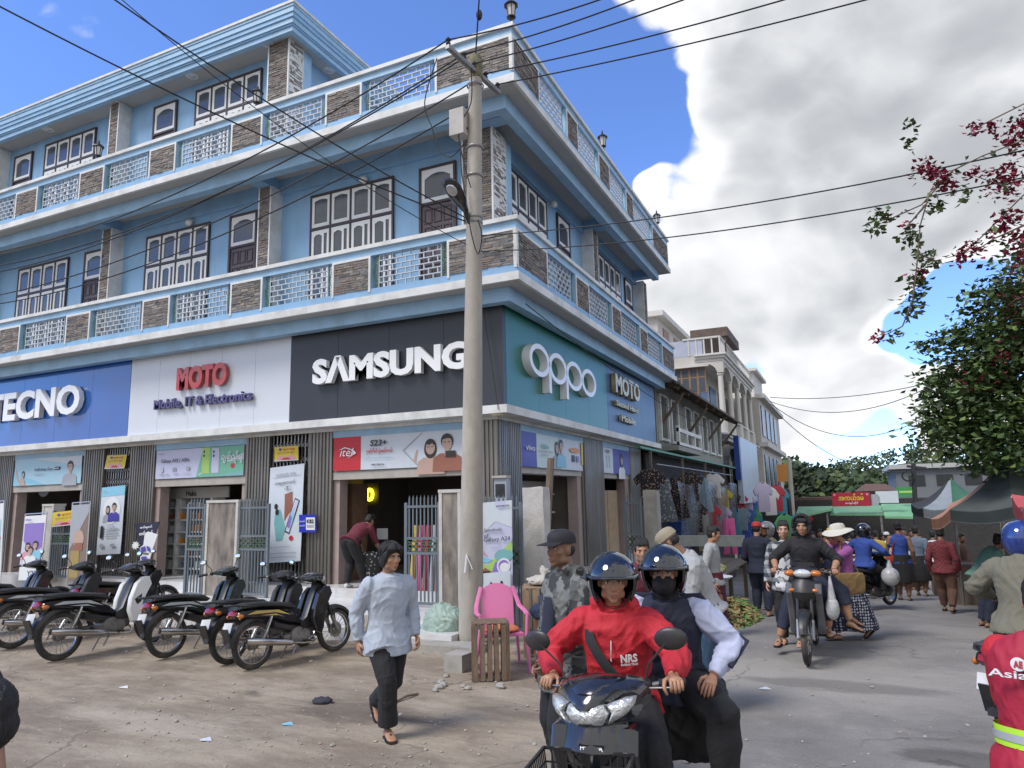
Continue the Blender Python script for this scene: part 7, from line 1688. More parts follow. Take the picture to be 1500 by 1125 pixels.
for p, s, n in clumps:
 base = r.choice((0, 0, 1, 1, 2))
 for k in range(n):
  q = p + Vector((r.gauss(0, s), r.gauss(0, s), r.gauss(0, s * .75))); leaf(mb, q, r.uniform(.08, .14), base if r.random() < .65 else r.randrange(3))
mb.obj('crown', LF, tr, smooth=False)
mb = MB()
for c in ((1490, 440), (1497, 395), (1470, 520), (1430, 560), (1495, 460)):
 p = PY(c[0], c[1], YT - .8)
 for k in range(60): leaf(mb, p + Vector((r.gauss(0, .12), r.gauss(0, .12), r.gauss(0, .09))), r.uniform(.05, .075), r.randrange(2), 0)
mb.obj('blossom', BRA, tr, smooth=False)
YV = 8.0
vine = thing('bougainvillea', 'hanging bougainvillea sprays with crimson flowers against the clouds', 'climbing plant', (9, 8.5, 0), 0, None, True)
mb = MB(); fl = MB(); lv = MB()
stems = [[(1620, 160), (1500, 152), (1440, 182), (1420, 195)], [(1620, 215), (1500, 205), (1440, 228), (1395, 250), (1362, 282), (1348, 330), (1343, 390), (1337, 440), (1322, 478), (1290, 494)], [(1395, 250), (1350, 300), (1310, 318), (1284, 330)], [(1620, 250), (1500, 262), (1470, 272), (1428, 258)],
         [(1620, 240), (1500, 285), (1450, 335), (1412, 372), (1385, 378)], [(1500, 330), (1455, 350), (1412, 380)], [(1356, 300), (1330, 330), (1322, 345)], [(1346, 372), (1370, 382), (1380, 380)]]
for st in stems:
 P = [PY(x, y, YV + .15 * math.sin(x * .05)) for x, y in st]; mb.tube(P, [.011] + [.007] * (len(P) - 2) + [.003], 5)
 for a, b in zip(P, P[1:]):
  n = int((b - a).length * 34)
  for k in range(n):
   if r.random() < .4: leaf(lv, a.lerp(b, r.random()) + Vector((r.gauss(0, .03), r.gauss(0, .04), r.gauss(0, .03))), r.uniform(.05, .09), r.randrange(3), .4)
mb.tube([(9.5, 8.6, 0), (9.4, 8.5, 3), (9.0, 8.2, 5.5), PY(1620, 215, YV)], [.06, .05, .035, .02], 8)
for (x, y, s, n) in ((1356, 248, 15, 60), (1384, 268, 16, 70), (1426, 188, 9, 24), (1455, 186, 7, 16), (1372, 255, 9, 24), (1427, 255, 9, 26), (1470, 270, 22, 95), (1490, 205, 20, 80), (1500, 180, 14, 40), (1476, 250, 14, 40), (1332, 330, 9, 16), (1425, 365, 14, 44), (1408, 376, 10, 26), (1478, 318, 14, 50), (1462, 335, 12, 34), (1490, 350, 14, 40), (1346, 404, 9, 22), (1288, 494, 8, 20), (1300, 318, 5, 8), (1498, 375, 14, 40)):
 c = PY(x, y, YV)
 for k in range(int(n * 1.4)):
  d = s / 1041 * 8.6; leaf(fl, c + Vector((r.gauss(0, d * .5), r.gauss(0, d * .5), r.gauss(0, d * .42))), r.uniform(.045, .075), r.randrange(2), 0)
for (x, y, s, n) in ((1282, 332, 12, 40), (1292, 318, 12, 40), (1335, 345, 14, 50), (1350, 372, 12, 44), (1342, 410, 15, 60), (1338, 450, 14, 50), (1310, 488, 8, 20), (1370, 300, 12, 36), (1330, 168 + 40, 9, 18), (1335, 180, 8, 14), (1365, 382, 10, 26), (1412, 283, 10, 26), (1340, 430, 12, 40)):
 c = PY(x, y, YV)
 for k in range(n): d = s / 1041 * 8.6; leaf(lv, c + Vector((r.gauss(0, d * .5), r.gauss(0, d * .5), r.gauss(0, d * .45))), r.uniform(.055, .09), r.randrange(3), .3)
mb.obj('stem', BARK, vine); tag(lv.obj('leaves', LF, vine, smooth=False), kind='stuff'); tag(fl.obj('flowers', BRA, vine, smooth=False), kind='stuff')
def umbrella(label, peak, rim, mats, ztop, foot=None, valance=.16):
 """tilted market parasol: ribs from the peak to the rim points, cloth panels between"""
 c = sum(rim, Vector()) / len(rim); t = thing('market_umbrella', label, 'umbrella', (c.x, c.y, gz(c.x, c.y)), 0, 'large market umbrellas on the right', True); n = len(rim)
 for i in range(n):
  a, b = rim[i], rim[(i + 1) % n]; mb = MB(); m = 8; rows = []
  for j in range(m + 1):
   k = j / m; sag = .10 * math.sin(math.pi * k); row = []
   for q in range(6):
    s = q / 5; p = peak.lerp(a.lerp(b, s), k); p = p - Vector((0, 0, sag + .05 * math.sin(math.pi * s) * k)); row.append(p)
   rows.append(row)
  rows.append([p - Vector((0, 0, valance)) for p in rows[-1]])
  vs = [p for w in rows for p in w]; nb = len(vs); vs += [p - Vector((0, 0, .012)) for p in vs]; fs = []
  for j in range(m + 1):
   for q in range(5): a0 = j * 6 + q; fs.append((a0, a0 + 1, a0 + 7, a0 + 6)); fs.append((a0 + 6 + nb, a0 + 7 + nb, a0 + 1 + nb, a0 + nb))
  mb.add(vs, fs); mb.obj('canopy_panel', mats[i % len(mats)], t, fix=False)
 for a in rim: mb = MB(); mb.tube([peak - Vector((0, 0, .08)), peak.lerp(a, .5) - Vector((0, 0, .14)), a - Vector((0, 0, .03))], .012, 6); mb.obj('rib', STEEL, t)
 mb = MB(); mb.tube([(c.x, c.y, gz(c.x, c.y)), tuple(peak)], .025, 8); mb.obj('pole', STEEL, t)
UGR = M('umbrella_grey', (.070, .082, .075), r=.8, var=.12, sc=3, bump=.15, bs=8); UOR = M('umbrella_orange', (.40, .20, .12), r=.8, var=.15, sc=3); UBK = M('umbrella_black', (.03, .032, .036), r=.8, var=.15); ULG = M('umbrella_ash', (.24, .27, .29), r=.8, var=.12); UGN = M('umbrella_green', (.04, .14, .08), r=.8, var=.2); URD = M('umbrella_red', (.42, .08, .08), r=.8, var=.12)
def ring_at(px, py, y, R, tilt, n=8, rot=0.0):
 c = PY(px, py, y); out = []
 for i in range(n):
  a = 2 * math.pi * i / n + rot; out.append(c + Vector((R * math.cos(a), R * math.sin(a), R * math.cos(a) * tilt)))
 return c, out
pk = PY(1473, 670, 13.2)
rim = [PY(1364, 760, 14.4), PY(1391, 746, 12.2), PY(1486, 741, 11.2), PY(1600, 735, 11.4), PY(1620, 724, 13.5), PY(1540, 716, 15.5), PY(1440, 722, 16.0), PY(1392, 738, 15.6)]
umbrella('large dark grey market umbrella with one faded orange panel', pk, rim, [UOR, UGR, UGR, UGR, UGR, UGR, UGR, UOR], 0)
pk = PY(1392, 700, 17.0); rim = [PY(1334, 738, 17.2), PY(1352, 744, 15.8), PY(1395, 742, 15.4), PY(1440, 740, 16), PY(1460, 738, 17.6), PY(1420, 738, 18.6), PY(1365, 736, 18.4)]
umbrella('smaller black and ash umbrella behind the large grey one', pk, rim, [UBK, ULG, UGN, UGN, UBK, UBK, UBK], 0)
pk = PY(1560, 690, 8.0); rim = [PY(1481, 724, 8.2), PY(1497, 742, 7.4), PY(1600, 745, 7.0), PY(1680, 730, 8.0), PY(1600, 720, 9.2)]
umbrella('red umbrella rim at the right picture edge', pk, rim, [URD], 0)
st = thing('market_stall', 'dark market stall with boards and hanging goods under the umbrellas', 'stall', (3.5, 13, 0), 0, None, True)
mb = MB(); mb.box(2.5, 6.0, 12.0, 16.5, -.6, .55); mb.obj('counter', TIMB, st, smooth=False)
mb = MB(); mb.box(5.6, 6.0, 11.5, 18.5, -.6, 1.7); mb.obj('backing', M('stall_dark', (.06, .05, .045), r=.9, var=.3, sc=4), st, smooth=False)
for i in range(5): mb = MB(); x = 3.2 + i * .55; mb.box(x, x + .4, 16.4, 16.46, .8, 1.5); mb.obj('goods_board', (PGY, CRD, PBR, CDK, PMG)[i], st, smooth=False)
for x, y in ((2.6, 12.1), (2.6, 16.4), (5.5, 12.1)): mb = MB(); mb.bar((x, y, -.5), (x, y, 1.75), .06); mb.obj('post', TIMB, st, smooth=False)
mb = MB(); mb.box(3.4, 4.7, 11.9, 11.96, .6, 1.35); mb.obj('goods_rack', M('rack_red', (.26, .07, .05), r=.7, var=.3), st, smooth=False)
for i in range(7): mb = MB(); mb.box(3.42, 4.68, 11.87, 11.895, .64 + i * .1, .67 + i * .1); mb.obj('rack_bar', DK, st, smooth=False)
r = random.Random(30)
heap('vegetables', 'mixed greens piled on the right hand market stall', (3.2, 13.2, .55), .6, 1.0, .2, 150, .07, VEG)
heap('vegetables', 'leafy greens on the ground before the right hand stall', (2.1, 11.6, 0), .35, .4, .16, 90, .05, [VEG[0], VEG[0], VEG[3]], 1.8)
mb = MB()
for i in range(9): x = 1.9 + r.uniform(-.3, .9); y = 17 + r.uniform(0, 7); z = gz(x, y); mb.box(x, x + r.uniform(.5, 1.2), y, y + .6, z, z + r.uniform(.4, .8))
tag(mb.obj('stall_crates', TIMB, smooth=False), None, None, None, 'stuff')
# ------------------------------------------------------------------ clutter at the foot of the pole
PINK = M('pink_plastic', (.62, .17, .36), r=.35, var=.04, coat=.15)
cp = PZ(742, 980); fw = math.radians(-70)
ch = thing('plastic_chair', 'pink plastic armchair with an orange cushion beside the pole', 'chair', (-3.95, 8.05, 0), math.radians(35), None)
mb = MB(); mb.loft([[(-.24, -.22, z), (.24, -.22, z), (.22, .24, z), (-.22, .24, z)] for z in (.41, .44)]); mb.obj('seat', PINK, ch)
for q in (-1, 1):
 mb = MB(); mb.tube([(q * .29, -.27, 0), (q * .265, -.23, .42), (q * .285, -.20, .66)], [.03, .034, .028], 8, flat=.6); mb.obj('leg', PINK, ch)
 mb = MB(); mb.tube([(q * .27, .30, 0), (q * .23, .22, .42)], [.028, .034], 8, flat=.6); mb.obj('leg', PINK, ch)
 mb = MB(); mb.tube([(q * .285, -.22, .655), (q * .30, .0, .665), (q * .27, .22, .70), (q * .24, .27, .80), (q * .2, .30, .93)], [.026, .032, .03, .028, .026], 8, flat=.6); mb.obj('armrest', PINK, ch)
mb = MB(); rings = []
for a in range(9):
 k = a / 8; x = -.20 + .40 * k; dip = .03 * math.cos((k - .5) * math.pi)
 rings.append([(x, .215 - dip * .5, .43), (x, .235 - dip * .5, .43), (x * 1.0, .325 + dip, .90 + .07 * math.sin(math.pi * k)), (x, .305 + dip, .90 + .07 * math.sin(math.pi * k))])
mb.loft(rings); mb.obj('backrest', PINK, ch, fix=True)
mb = MB(); mb.ell((0, 0, .47), (.22, .21, .05), None, 16, 8); tag(mb.obj('cushion', M('cushion_orange', (.52, .16, .08), r=.9, var=.2, bump=.3), ch), None, None)
CRW = M('crate_wood', (.19, .13, .09), r=.85, var=.3, sc=6, st=(4, 4, 1), bump=.3, bs=30, dirt=(.09, .07, .055), damt=.5)
def crate(label, loc, rz, w, d, h, n=5, group='slatted wooden crates', gap=.35, mat=None):
 t = thing('wooden_crate', label, 'crate', loc, rz, group); sw = w / n
 for x in (-w / 2, w / 2 - .03):
  for y in (-d / 2, d / 2 - .03): mb = MB(); mb.box(x, x + .03, y, y + .03, 0, h); mb.obj('corner_post', mat or CRW, t, smooth=False)
 for s in (-1, 1):
  for i in range(n):
   x0 = -w / 2 + i * sw + .004; mb = MB(); y = s * d / 2; mb.box(x0, x0 + sw * (1 - gap), y - .008, y + .008, .01, h - .01); o = mb.obj('slat', mat or CRW, t, smooth=False); o.rotation_euler[1] = .01 * ((i * 7) % 3 - 1)
  m = max(3, int(d / w * n))
  for i in range(m):
   y0 = -d / 2 + i * d / m + .004; mb = MB(); x = s * (w / 2 + .009); mb.box(x - .008, x + .008, y0, y0 + d / m * (1 - gap), .01, h - .01); mb.obj('slat', mat or CRW, t, smooth=False)
 for i in range(4): mb = MB(); y0 = -d / 2 + i * d / 4; mb.box(-w / 2, w / 2, y0, y0 + d / 4 * .72, h, h + .014); mb.obj('slat', mat or CRW, t, smooth=False)
 return t
cc = PZ(706, 1000)
crate('brown slatted crate standing on end before the pink chair', (cc.x - .0, cc.y + .22, 0), math.radians(28), .40, .36, .62, 5)
crate('slatted crate table behind the pink chair with white sack on top', (-3.75, 9.05, 0), math.radians(25), .62, .5, .86, 6, mat=M('crate_pale', (.30, .21, .13), r=.8, var=.25, st=(4, 4, 1)))
def sack(name, label, c, rad, mat, seed, top=1.0, cat='sack'):
 mb = MB(); rr = random.Random(seed); mb.ell((c[0], c[1], c[2] + rad[2] * .85), rad, None, 18, 12)
 for i in range(6): a = rr.uniform(0, 6.28); mb.ell((c[0] + rad[0] * .55 * math.cos(a), c[1] + rad[1] * .55 * math.sin(a), c[2] + rad[2] * rr.uniform(.3, 1.3)), (rad[0] * .55, rad[1] * .55, rad[2] * .5), None, 12, 8)
 mb.tube([(c[0], c[1], c[2] + rad[2] * 1.4), (c[0] + .05, c[1], c[2] + rad[2] * 1.8)], [rad[0] * .7, rad[0] * .35 * top], 10)
 for v in range(len(mb.v)):
  x, y, z = mb.v[v]; mb.v[v] = (x, y, max(z, c[2] + .005))
 me = remesh(mb, .016, 3, .016, 12, seed); me.materials.append(mat); o = link(name, me); return tag(o, label, cat)
g = PZ(640, 945)
sack('sack', 'pale green tarpaulin bundle at the left foot of the pole', (g.x - .05, g.y + .30, .02), (.34, .28, .27), M('tarp_green', (.27, .36, .31), r=.55, var=.15, sc=4, bump=.4, bs=10), 4)
g = PZ(530, 945); sack('sack', 'grey beige sack slumped against the steps behind the walking youth', (g.x + .1, g.y + .12, .0), (.28, .24, .20), M('sack_beige', (.28, .25, .20), r=.8, var=.2, bump=.4, bs=14), 9)
sack('sack', 'white cloth sack lying on the crate table', (-3.75, 9.05, .88), (.27, .22, .07), M('sack_white', (.45, .42, .37), r=.8, var=.15, bump=.3), 12)
sack('clothes_heap', 'folded dark blue clothes stuffed in the crate table front', (-3.62, 8.72, .48), (.24, .14, .13), M('cloth_navy', (.025, .035, .085), r=.9, var=.3), 15, cat='clothes')
sack('bag', 'black cloth bag propped behind the pink chair', (-4.25, 8.75, .35), (.13, .12, .24), CDK, 17, cat='bag')
mb = MB(); g = PZ(665, 985); mb.loft([[(g.x - .14, g.y + .0, z), (g.x + .12, g.y - .02, z), (g.x + .14, g.y + .26, z), (g.x - .12, g.y + .28, z)] for z in (0, .10, .2)]); tag(mb.obj('concrete_block', CONC, smooth=False), 'grey concrete block on the ground at the pole foot', 'block')
mb = MB(); mb.box(-6.2, -4.6, 8.55, 8.95, -.1, .10); tag(mb.obj('kerb_slab', CONC, smooth=False), 'low concrete slab running past the pole foot', 'slab')
r = random.Random(77)
for i in range(9):
 g = PZ(660 + r.uniform(-25, 75), 1002 + r.uniform(-12, 12)); mb = MB(); s = r.uniform(.03, .06); mb.ell((g.x, g.y, s * .4), (s * 1.3, s, s * .7), Matrix.Rotation(r.uniform(0, 3), 3, 'Z'), 6, 4); tag(mb.obj('rubble_stone', CONC, smooth=False), 'grey rubble stone lying by the crate and pole foot', 'stone', 'rubble stones by the pole foot')
heap('dry_fodder', 'dry straw and leaves spilling under the crate table', (-3.3, 8.4, .0), .35, .3, .30, 420, .024, [VEG[4], VEG[4], VEG[4]], 2.6)
b0 = PY(536, 862, 10.9); t = thing('patterned_bucket', 'black and white patterned bin beside the bending shopper', 'bin', (b0.x, 11.0, .5), 0); mb = MB(); mb.lathe([(.15, 0), (.20, .62), (.19, .62), (.14, .02)], (0, 0, 0), 18); mb.obj('bin_body', M_pattern('print_bw', 'flowers', (.03, .03, .03), (.45, .45, .45), (.2, .2, .2), 16), t)
for k, (px, m, lab) in enumerate(((603, CYL, 'yellow'), (612, CPK, 'pink'), (622, CRD, 'dark red'), (632, PGY, 'grey'), (640, PBR, 'brown'))):
 a = PY(px, 862, 10.75); mb = MB(); mb.tube([(a.x, 10.75, .5), (a.x + .03, 10.85, 1.6)], .05, 10); tag(mb.obj('cloth_roll', m), '%s roll of sheeting standing behind the spiked gate leaf' % lab, 'roll', 'rolls of sheeting behind the gate')
g = PZ(470, 1031); mb = MB(); mb.ell((g.x, g.y, .025), (.11, .07, .04), None, 12, 7); mb.ell((g.x + .07, g.y + .02, .03), (.06, .05, .04), None, 10, 6); me = remesh(mb, .012, 2, .008, 22, 3); me.materials.append(CDK); tag(link('crumpled_bag', me), 'crumpled dark plastic bag lying on the forecourt behind the youth', 'litter')
a = PZ(580, 1030); b = PZ(612, 1018); mb = MB(); mb.tube([(a.x, a.y, .015), ((a.x + b.x) / 2, (a.y + b.y) / 2, .03), (b.x, b.y, .012)], .013, 7); tag(mb.obj('stick', TIMB), 'short dark stick lying on the ground behind the walking youth', 'stick')
for i, (px, py, m, nm) in enumerate(((180, 1008, PW, 'white'), (420, 1062, PSKY, 'pale blue'), (1120, 1010, PW, 'small white'), (300, 1085, PMG, 'grey white'))):
 g = PZ(px, py); mb = MB(); s = .06; mb.add([(g.x - s, g.y, .006), (g.x, g.y - s * .7, .014), (g.x + s * 1.2, g.y + .01, .006), (g.x + .01, g.y + s * .8, .02), (g.x - s, g.y, .002), (g.x, g.y - s * .7, .01), (g.x + s * 1.2, g.y + .01, .002), (g.x + .01, g.y + s * .8, .016)], [(0, 1, 3), (1, 2, 3), (5, 4, 7), (6, 5, 7), (0, 4, 5, 1), (1, 5, 6, 2), (2, 6, 7, 3), (3, 7, 4, 0)])
 tag(mb.obj('paper_scrap', m, smooth=False), '%s scrap of paper lying on the dusty ground' % nm, 'litter', 'scraps of paper on the ground')
# ------------------------------------------------------------------ motorcycles parked before the shops
def aim(p, deg):
 """turn so that the person faces the camera (0), picture right (90), picture left (-90) or away (180)"""
 return math.atan2(-p[1], -p[0]) - math.pi / 2 + math.radians(deg)
def at_top(px, py, h):
 p = PZ(px, py, h)
 for _ in range(8): p = PZ(px, py, gz(p.x, p.y) + h)
 return Vector((p.x, p.y, gz(p.x, p.y)))
def park(label, rear, ang, body, s=1.06, **k):
 g = PZ(*rear); a = math.radians(ang)
 x = g.x + math.cos(a) * .60 * s; y = g.y + math.sin(a) * .60 * s
 return motorcycle(label, (x, y, 0), a, body, scale=s, group='motorcycles parked before the shops', lean=-.10, **k)
GOLDS = M('stripe_gold', (.48, .36, .10), r=.35, var=.15, coat=.4)
SILV = M('stripe_silver', (.50, .53, .55), r=.3, me=.4, var=.1)
DGRN = M('black_green', (.010, .020, .018), r=.2, var=.2, coat=.6, dirt=(.1, .09, .07), damt=.2)
park('black motorcycle with white leg shields, nearest of the left group', (86, 968), 86, BLKGL, s=1.12, stripe=SILV, shield=WHT)
park('black motorcycle with green and silver stripe and tan seat cover', (244, 964), 83, DGRN, s=1.05, stripe=SILV, steer=.15)
park('dusty black motorcycle half hidden behind the gold striped one', (336, 973), 84, BLKPL, s=1.02, steer=-.1)
park('black motorcycle with gold side stripe, nearest the steps', (371, 981), 78, BLKGL, s=1.02, stripe=GOLDS, steer=-.15, mirrors=False)
park('dark motorcycle at the far left cut by the picture edge', (18, 950), 84, BLKPL, s=1.1, stripe=SILV)
park('black motorcycle behind the white shielded one', (135, 930), 88, BLKGL, s=1.05)
park('dark motorcycle in the back row by the leftmost poster', (-45, 935), 86, BLKGL, s=1.08, stripe=SILV)
TANS = M('tan_cover', (.38, .20, .10), r=.8, var=.2)
# ------------------------------------------------------------------ people
C_BLK = M('wear_black', (.014, .014, .016), r=.85, var=.2, bump=.2, bs=60); C_NAVY = M('wear_navy', (.018, .022, .042), r=.85, var=.2, bump=.2, bs=60)
C_SWT = M('wear_grey_blue', (.36, .405, .475), r=.95, var=.07, sc=5, bump=.25, bs=90); C_RED = M('wear_red', (.43, .013, .024), r=.75, var=.10, sc=4, bump=.25, bs=50)
C_MAR = M('wear_maroon', (.12, .018, .032), r=.85, var=.15, bump=.2, bs=60); C_GRY = M('wear_grey', (.34, .345, .35), r=.95, var=.08, bump=.3, bs=70); C_JEAN = M('wear_jeans', (.03, .065, .12), r=.85, var=.25, bump=.2, bs=80)
C_CAMO = M_pattern('wear_camo', 'camo', (.085, .088, .085), (.035, .036, .036), (.16, .165, .16), 8); C_PLD = M_pattern('wear_plaid', 'plaid', (.03, .04, .05), (.14, .15, .16), (.35, .36, .36), 9)
C_CHK = M_pattern('wear_check', 'plaid', (.13, .015, .022), (.17, .03, .035), (.09, .02, .022), 16); C_DOT = M_pattern('wear_dots', 'dots', (.018, .02, .045), (.40, .42, .46), None, 26)
C_PUR = M('wear_purple', (.26, .075, .24), r=.9, var=.08, bump=.25, bs=80); C_BLU = M('wear_blue', (.03, .07, .30), r=.85, var=.15); C_STL = M('wear_steel', (.13, .17, .23), r=.9, var=.12); C_WHT = M('wear_white', (.58, .58, .58), r=.9, var=.06)
C_KHA = M('wear_khaki', (.155, .145, .105), r=.9, var=.1, bump=.25, bs=60); C_GRN = M('wear_mint', (.12, .24, .19), r=.9, var=.1); C_BRN = M('wear_brown', (.10, .05, .035), r=.9, var=.15); C_YEL = M('wear_yellow', (.48, .36, .06), r=.9, var=.15); C_ORG = M('wear_orange', (.55, .14, .03), r=.85, var=.1)
C_STR = M('wear_pale_blue', (.42, .46, .62), r=.8, var=.06); CAPB = M('cap_black', (.016, .016, .02), r=.8, var=.2); CAPK = M('cap_beige', (.27, .235, .165), r=.9, var=.1); CAPR = M('cap_red', (.42, .03, .025), r=.7, var=.1)
HELB = M('helmet_black', (.008, .010, .016), r=.07, var=.05, coat=1.0); HELBL = M('helmet_blue', (.02, .045, .20), r=.12, var=.3, sc=12, coat=.8)
p = G(566, 1072)
J = skeleton(1.645, pelvis=(0, .0, .835), lean=2, head=(-8, 4), twist=-6, feet={'R': (-.02, .20, .080), 'L': (-.05, -.30, .165)}, knee={'R': (.0, 1, .1), 'L': (-.05, 1, 0)}, hands={'L': (.245, .05, .80), 'R': (.245, .02, .80)}, toes={'R': (.1, 1, -.02), 'L': (0, .8, -.6)})
J = skeleton(1.645, pelvis=(0, .0, .835), lean=2, head=(10, 4), twist=-5, feet={'R': (.06, .16, .080), 'L': (-.05, -.34, .175)}, hands={'L': (-.245, .10, .80), 'R': (.25, -.06, .79)}, toes={'R': (.15, 1, 0), 'L': (0, .75, -.65)})
LACE = dict()
def pendant(root, J):
 C = J['neck']; R = J['RU']; mb = MB(); q = lambda v: C + R @ Vector(v)
 mb.tube([q((-.06, .035, .0)), q((-.045, .115, -.10)), q((0, .143, -.20)), q((.045, .115, -.10)), q((.06, .035, 0))], .003, 5); mb.ell(q((0, .148, -.215)), (.011, .006, .016)); mb.obj('necklace', CHROME, root)
r_ = person('youth in oversized grey blue sweatshirt and black flared trousers walking in sandals', p, aim(p, 24), J, tops=[dict(name='sweatshirt', mat=C_SWT, loose=.044, armk=.6, wr=.008, wsc=10, hem=-.32, cuff=.038)], legs=[dict(mat=C_BLK, loose=.014, cuff=.085, wr=.005)], hair='mop', vox=.0085, skin=SKIN, hands_kw={'L': dict(curl=.5), 'R': dict(curl=.45)})
pendant(r_, J); strands(r_, J)
S1 = 1.07
hl = PZ(866, 1046, 1.0); cd = Vector((-hl.x, -hl.y, 0)).normalized(); fw = Matrix.Rotation(math.radians(-13), 3, 'Z') @ cd
ang = math.atan2(fw.y, fw.x); STEER = -.24; o = hl - fw * (.50 * S1); d = Vector((-fw.y, fw.x, 0))
_piv = Vector((.36, 0, .9)); MST = Matrix.Translation(_piv) @ Matrix.Rotation(STEER, 4, Vector((-.38, 0, .93)).normalized()) @ Matrix.Translation(-_piv)
def grip(q, dx=-.04, dz=.02):
 v = MST @ Vector((.19, q * .315, 1.0)); v = v * S1; return (-v.y, v.x + dx, v.z + dz)
bk = motorcycle('black motorcycle ridden by two people in the foreground, with big clear headlight', (o.x, o.y, .0), ang, BLKGL, scale=S1, stand=False, mirrors=False, front='x', shield=BLKGL, plate=False, steer=STEER)
hbk = [c for c in bk.children if c.name.split('.')[0] == 'handlebar'][0]
mb = MB(); rings = []
for x, hw, z0, z1 in ((.30, .20, .93, 1.06), (.38, .235, .885, 1.05), (.44, .215, .865, 1.03), (.49, .13, .87, .985), (.515, .06, .89, .95)):
 rings.append([(x - .11 * abs(math.sin(a)) ** 2.5, hw * math.copysign(abs(math.sin(a)) ** .75, math.sin(a)), (z0 + z1) / 2 + (z1 - z0) / 2 * math.copysign(abs(math.cos(a)) ** .75, math.cos(a))) for a in [2 * math.pi * i / 24 for i in range(24)]])
mb.loft(rings); mb.obj('front_fairing', BLKGL, hbk, fix=True)
HLC = M('headlight_clear', (.62, .63, .62), r=.10, me=.55, var=.35, sc=26, coat=1.0, bump=.6, bs=60)
def lens(pts, cx, mat, name, par):
 """flush lamp glass: outline in (y, z) bulging forward over the fairing"""
 n = len(pts); cy = sum(p[0] for p in pts) / n; cz = sum(p[1] for p in pts) / n; mb = MB(); rings = []
 def fx(y, z): return cx - .11 * min(1, abs(y) / .235) ** 2.2 - .35 * max(0, z - .95) - .12 * max(0, .93 - z)
 for k, b in ((1.0, -.03), (1.0, .004), (.8, .016), (.45, .024), (.05, .027)): rings.append([(fx(cy + (y - cy) * k, cz + (z - cz) * k) + b, cy + (y - cy) * k, cz + (z - cz) * k) for y, z in pts])
 mb.loft(rings); return mb.obj(name, mat, par, fix=True)
lens([(-.085, .965), (.085, .965), (.105, .93), (.075, .885), (.03, .868), (-.03, .868), (-.075, .885), (-.105, .93)], .487, HLC, 'headlight', hbk)
for q in (-1, 1): lens([(q * .098, .966), (q * .165, .985), (q * .205, .985), (q * .20, .955), (q * .165, .915), (q * .095, .885), (q * .118, .93)], .489, HLC, 'indicator', hbk)
mirror_pair(hbk, (.078, .052), .20, .12, .0, (-1, 1))
mb = MB(); mb.obox((.515, 0, .80), (.004, 0, 0), (0, .055, 0), (.004, 0, .014)); bd = mb.obj('badge', BLKPL, bk)
lettering('HONDA', LETW, bd, (.5205, -.05, .789), (0, 1, 0), (-.2, 0, 1), .10, .022, .003, .02)
mb = MB(); bx, by, bz = .62, -.02, .56
for i in range(13):
 k = i / 12
 for (p0, p1) in (((bx - .10 + .26 * k, by - .17, bz), (bx - .12 + .30 * k, by - .20, bz + .22)), ((bx - .10 + .26 * k, by + .17, bz), (bx - .12 + .30 * k, by + .20, bz + .22)), ((bx + .16, by - .17 + .34 * k, bz), (bx + .18, by - .20 + .40 * k, bz + .22)), ((bx - .10, by - .17 + .34 * k, bz), (bx - .12, by - .20 + .40 * k, bz + .22)), ((bx - .10 + .26 * k, by - .17, bz), (bx - .10 + .26 * k, by + .17, bz)), ((bx - .10, by - .17 + .34 * k, bz), (bx + .16, by - .17 + .34 * k, bz))): mb.bar(p0, p1, .005)
for z in (0, .055, .11, .165, .22):
 e = z / .22 * .02; e2 = z / .22 * .03; pts = [(bx - .10 - e, by - .17 - e2, bz + z), (bx + .16 + e, by - .17 - e2, bz + z), (bx + .16 + e, by + .17 + e2, bz + z), (bx - .10 - e, by + .17 + e2, bz + z)]
 for a, b in zip(pts, pts[1:] + pts[:1]): mb.bar(a, b, .006 if z < .2 else .012)
tag(mb.obj('wire_basket', BLKPL, bk, smooth=False), kind='stuff')
hr = 1.64
def torso_pt(J, x, y, z): return J['mid'] + J['RU'] @ Vector((x, y, z))
def strap(root, J, name='shoulder_strap', mat=None, off=.0):
 mb = MB(); Q = [torso_pt(J, .125, -.06, .14), torso_pt(J, .135, .04, .205), torso_pt(J, .115, .150, .15), torso_pt(J, .04, .205, .05), torso_pt(J, -.06, .215, -.06), torso_pt(J, -.15, .17, -.15), torso_pt(J, -.21, .04, -.20)]
 Pp = []
 for i in range(len(Q) - 1):
  for j in range(4):
   u = j / 4; p0 = Q[max(i - 1, 0)]; p3 = Q[min(i + 2, len(Q) - 1)]
   Pp.append(.5 * ((2 * Q[i]) + (Q[i + 1] - p0) * u + (2 * p0 - 5 * Q[i] + 4 * Q[i + 1] - p3) * u * u + (3 * Q[i] - p0 - 3 * Q[i + 1] + p3) * u ** 3))
 Pp.append(Q[-1]); up0 = J['RU'] @ Vector((0, 1, 0))
 mb.tube(Pp, .028, 8, 0, True, .22, up0); mb.obj(name, mat or C_BLK, root)
def hood(mb, J):
 k = J['h'] / 1.65; C = J['neck']; R = J['RU']
 for i in range(13):
  a = math.pi * (-.15 + 1.3 * i / 12); c = C + R @ (Vector((.105 * math.cos(a), -.085 * math.sin(a) - .005, .005 - .035 * max(0, math.sin(a)) + .02 * abs(math.cos(a)))) * k)
  mb.ell(c, (.042 * k, .042 * k, .045 * k), None, 10, 6)
ZS = .775 * S1 + .05
J = skeleton(hr, pelvis=(0, -.20, ZS), lean=4, hunch=6, head=(14, 6), hands={'L': grip(1), 'R': grip(-1)}, feet={'L': (-.22, .10, .34), 'R': (.22, .10, .34)}, elbow={'L': (-1, -.35, -.55), 'R': (1, -.35, -.55)}, knee={'L': (-.35, 1, .6), 'R': (.35, 1, .6)}, bulk=1.08)
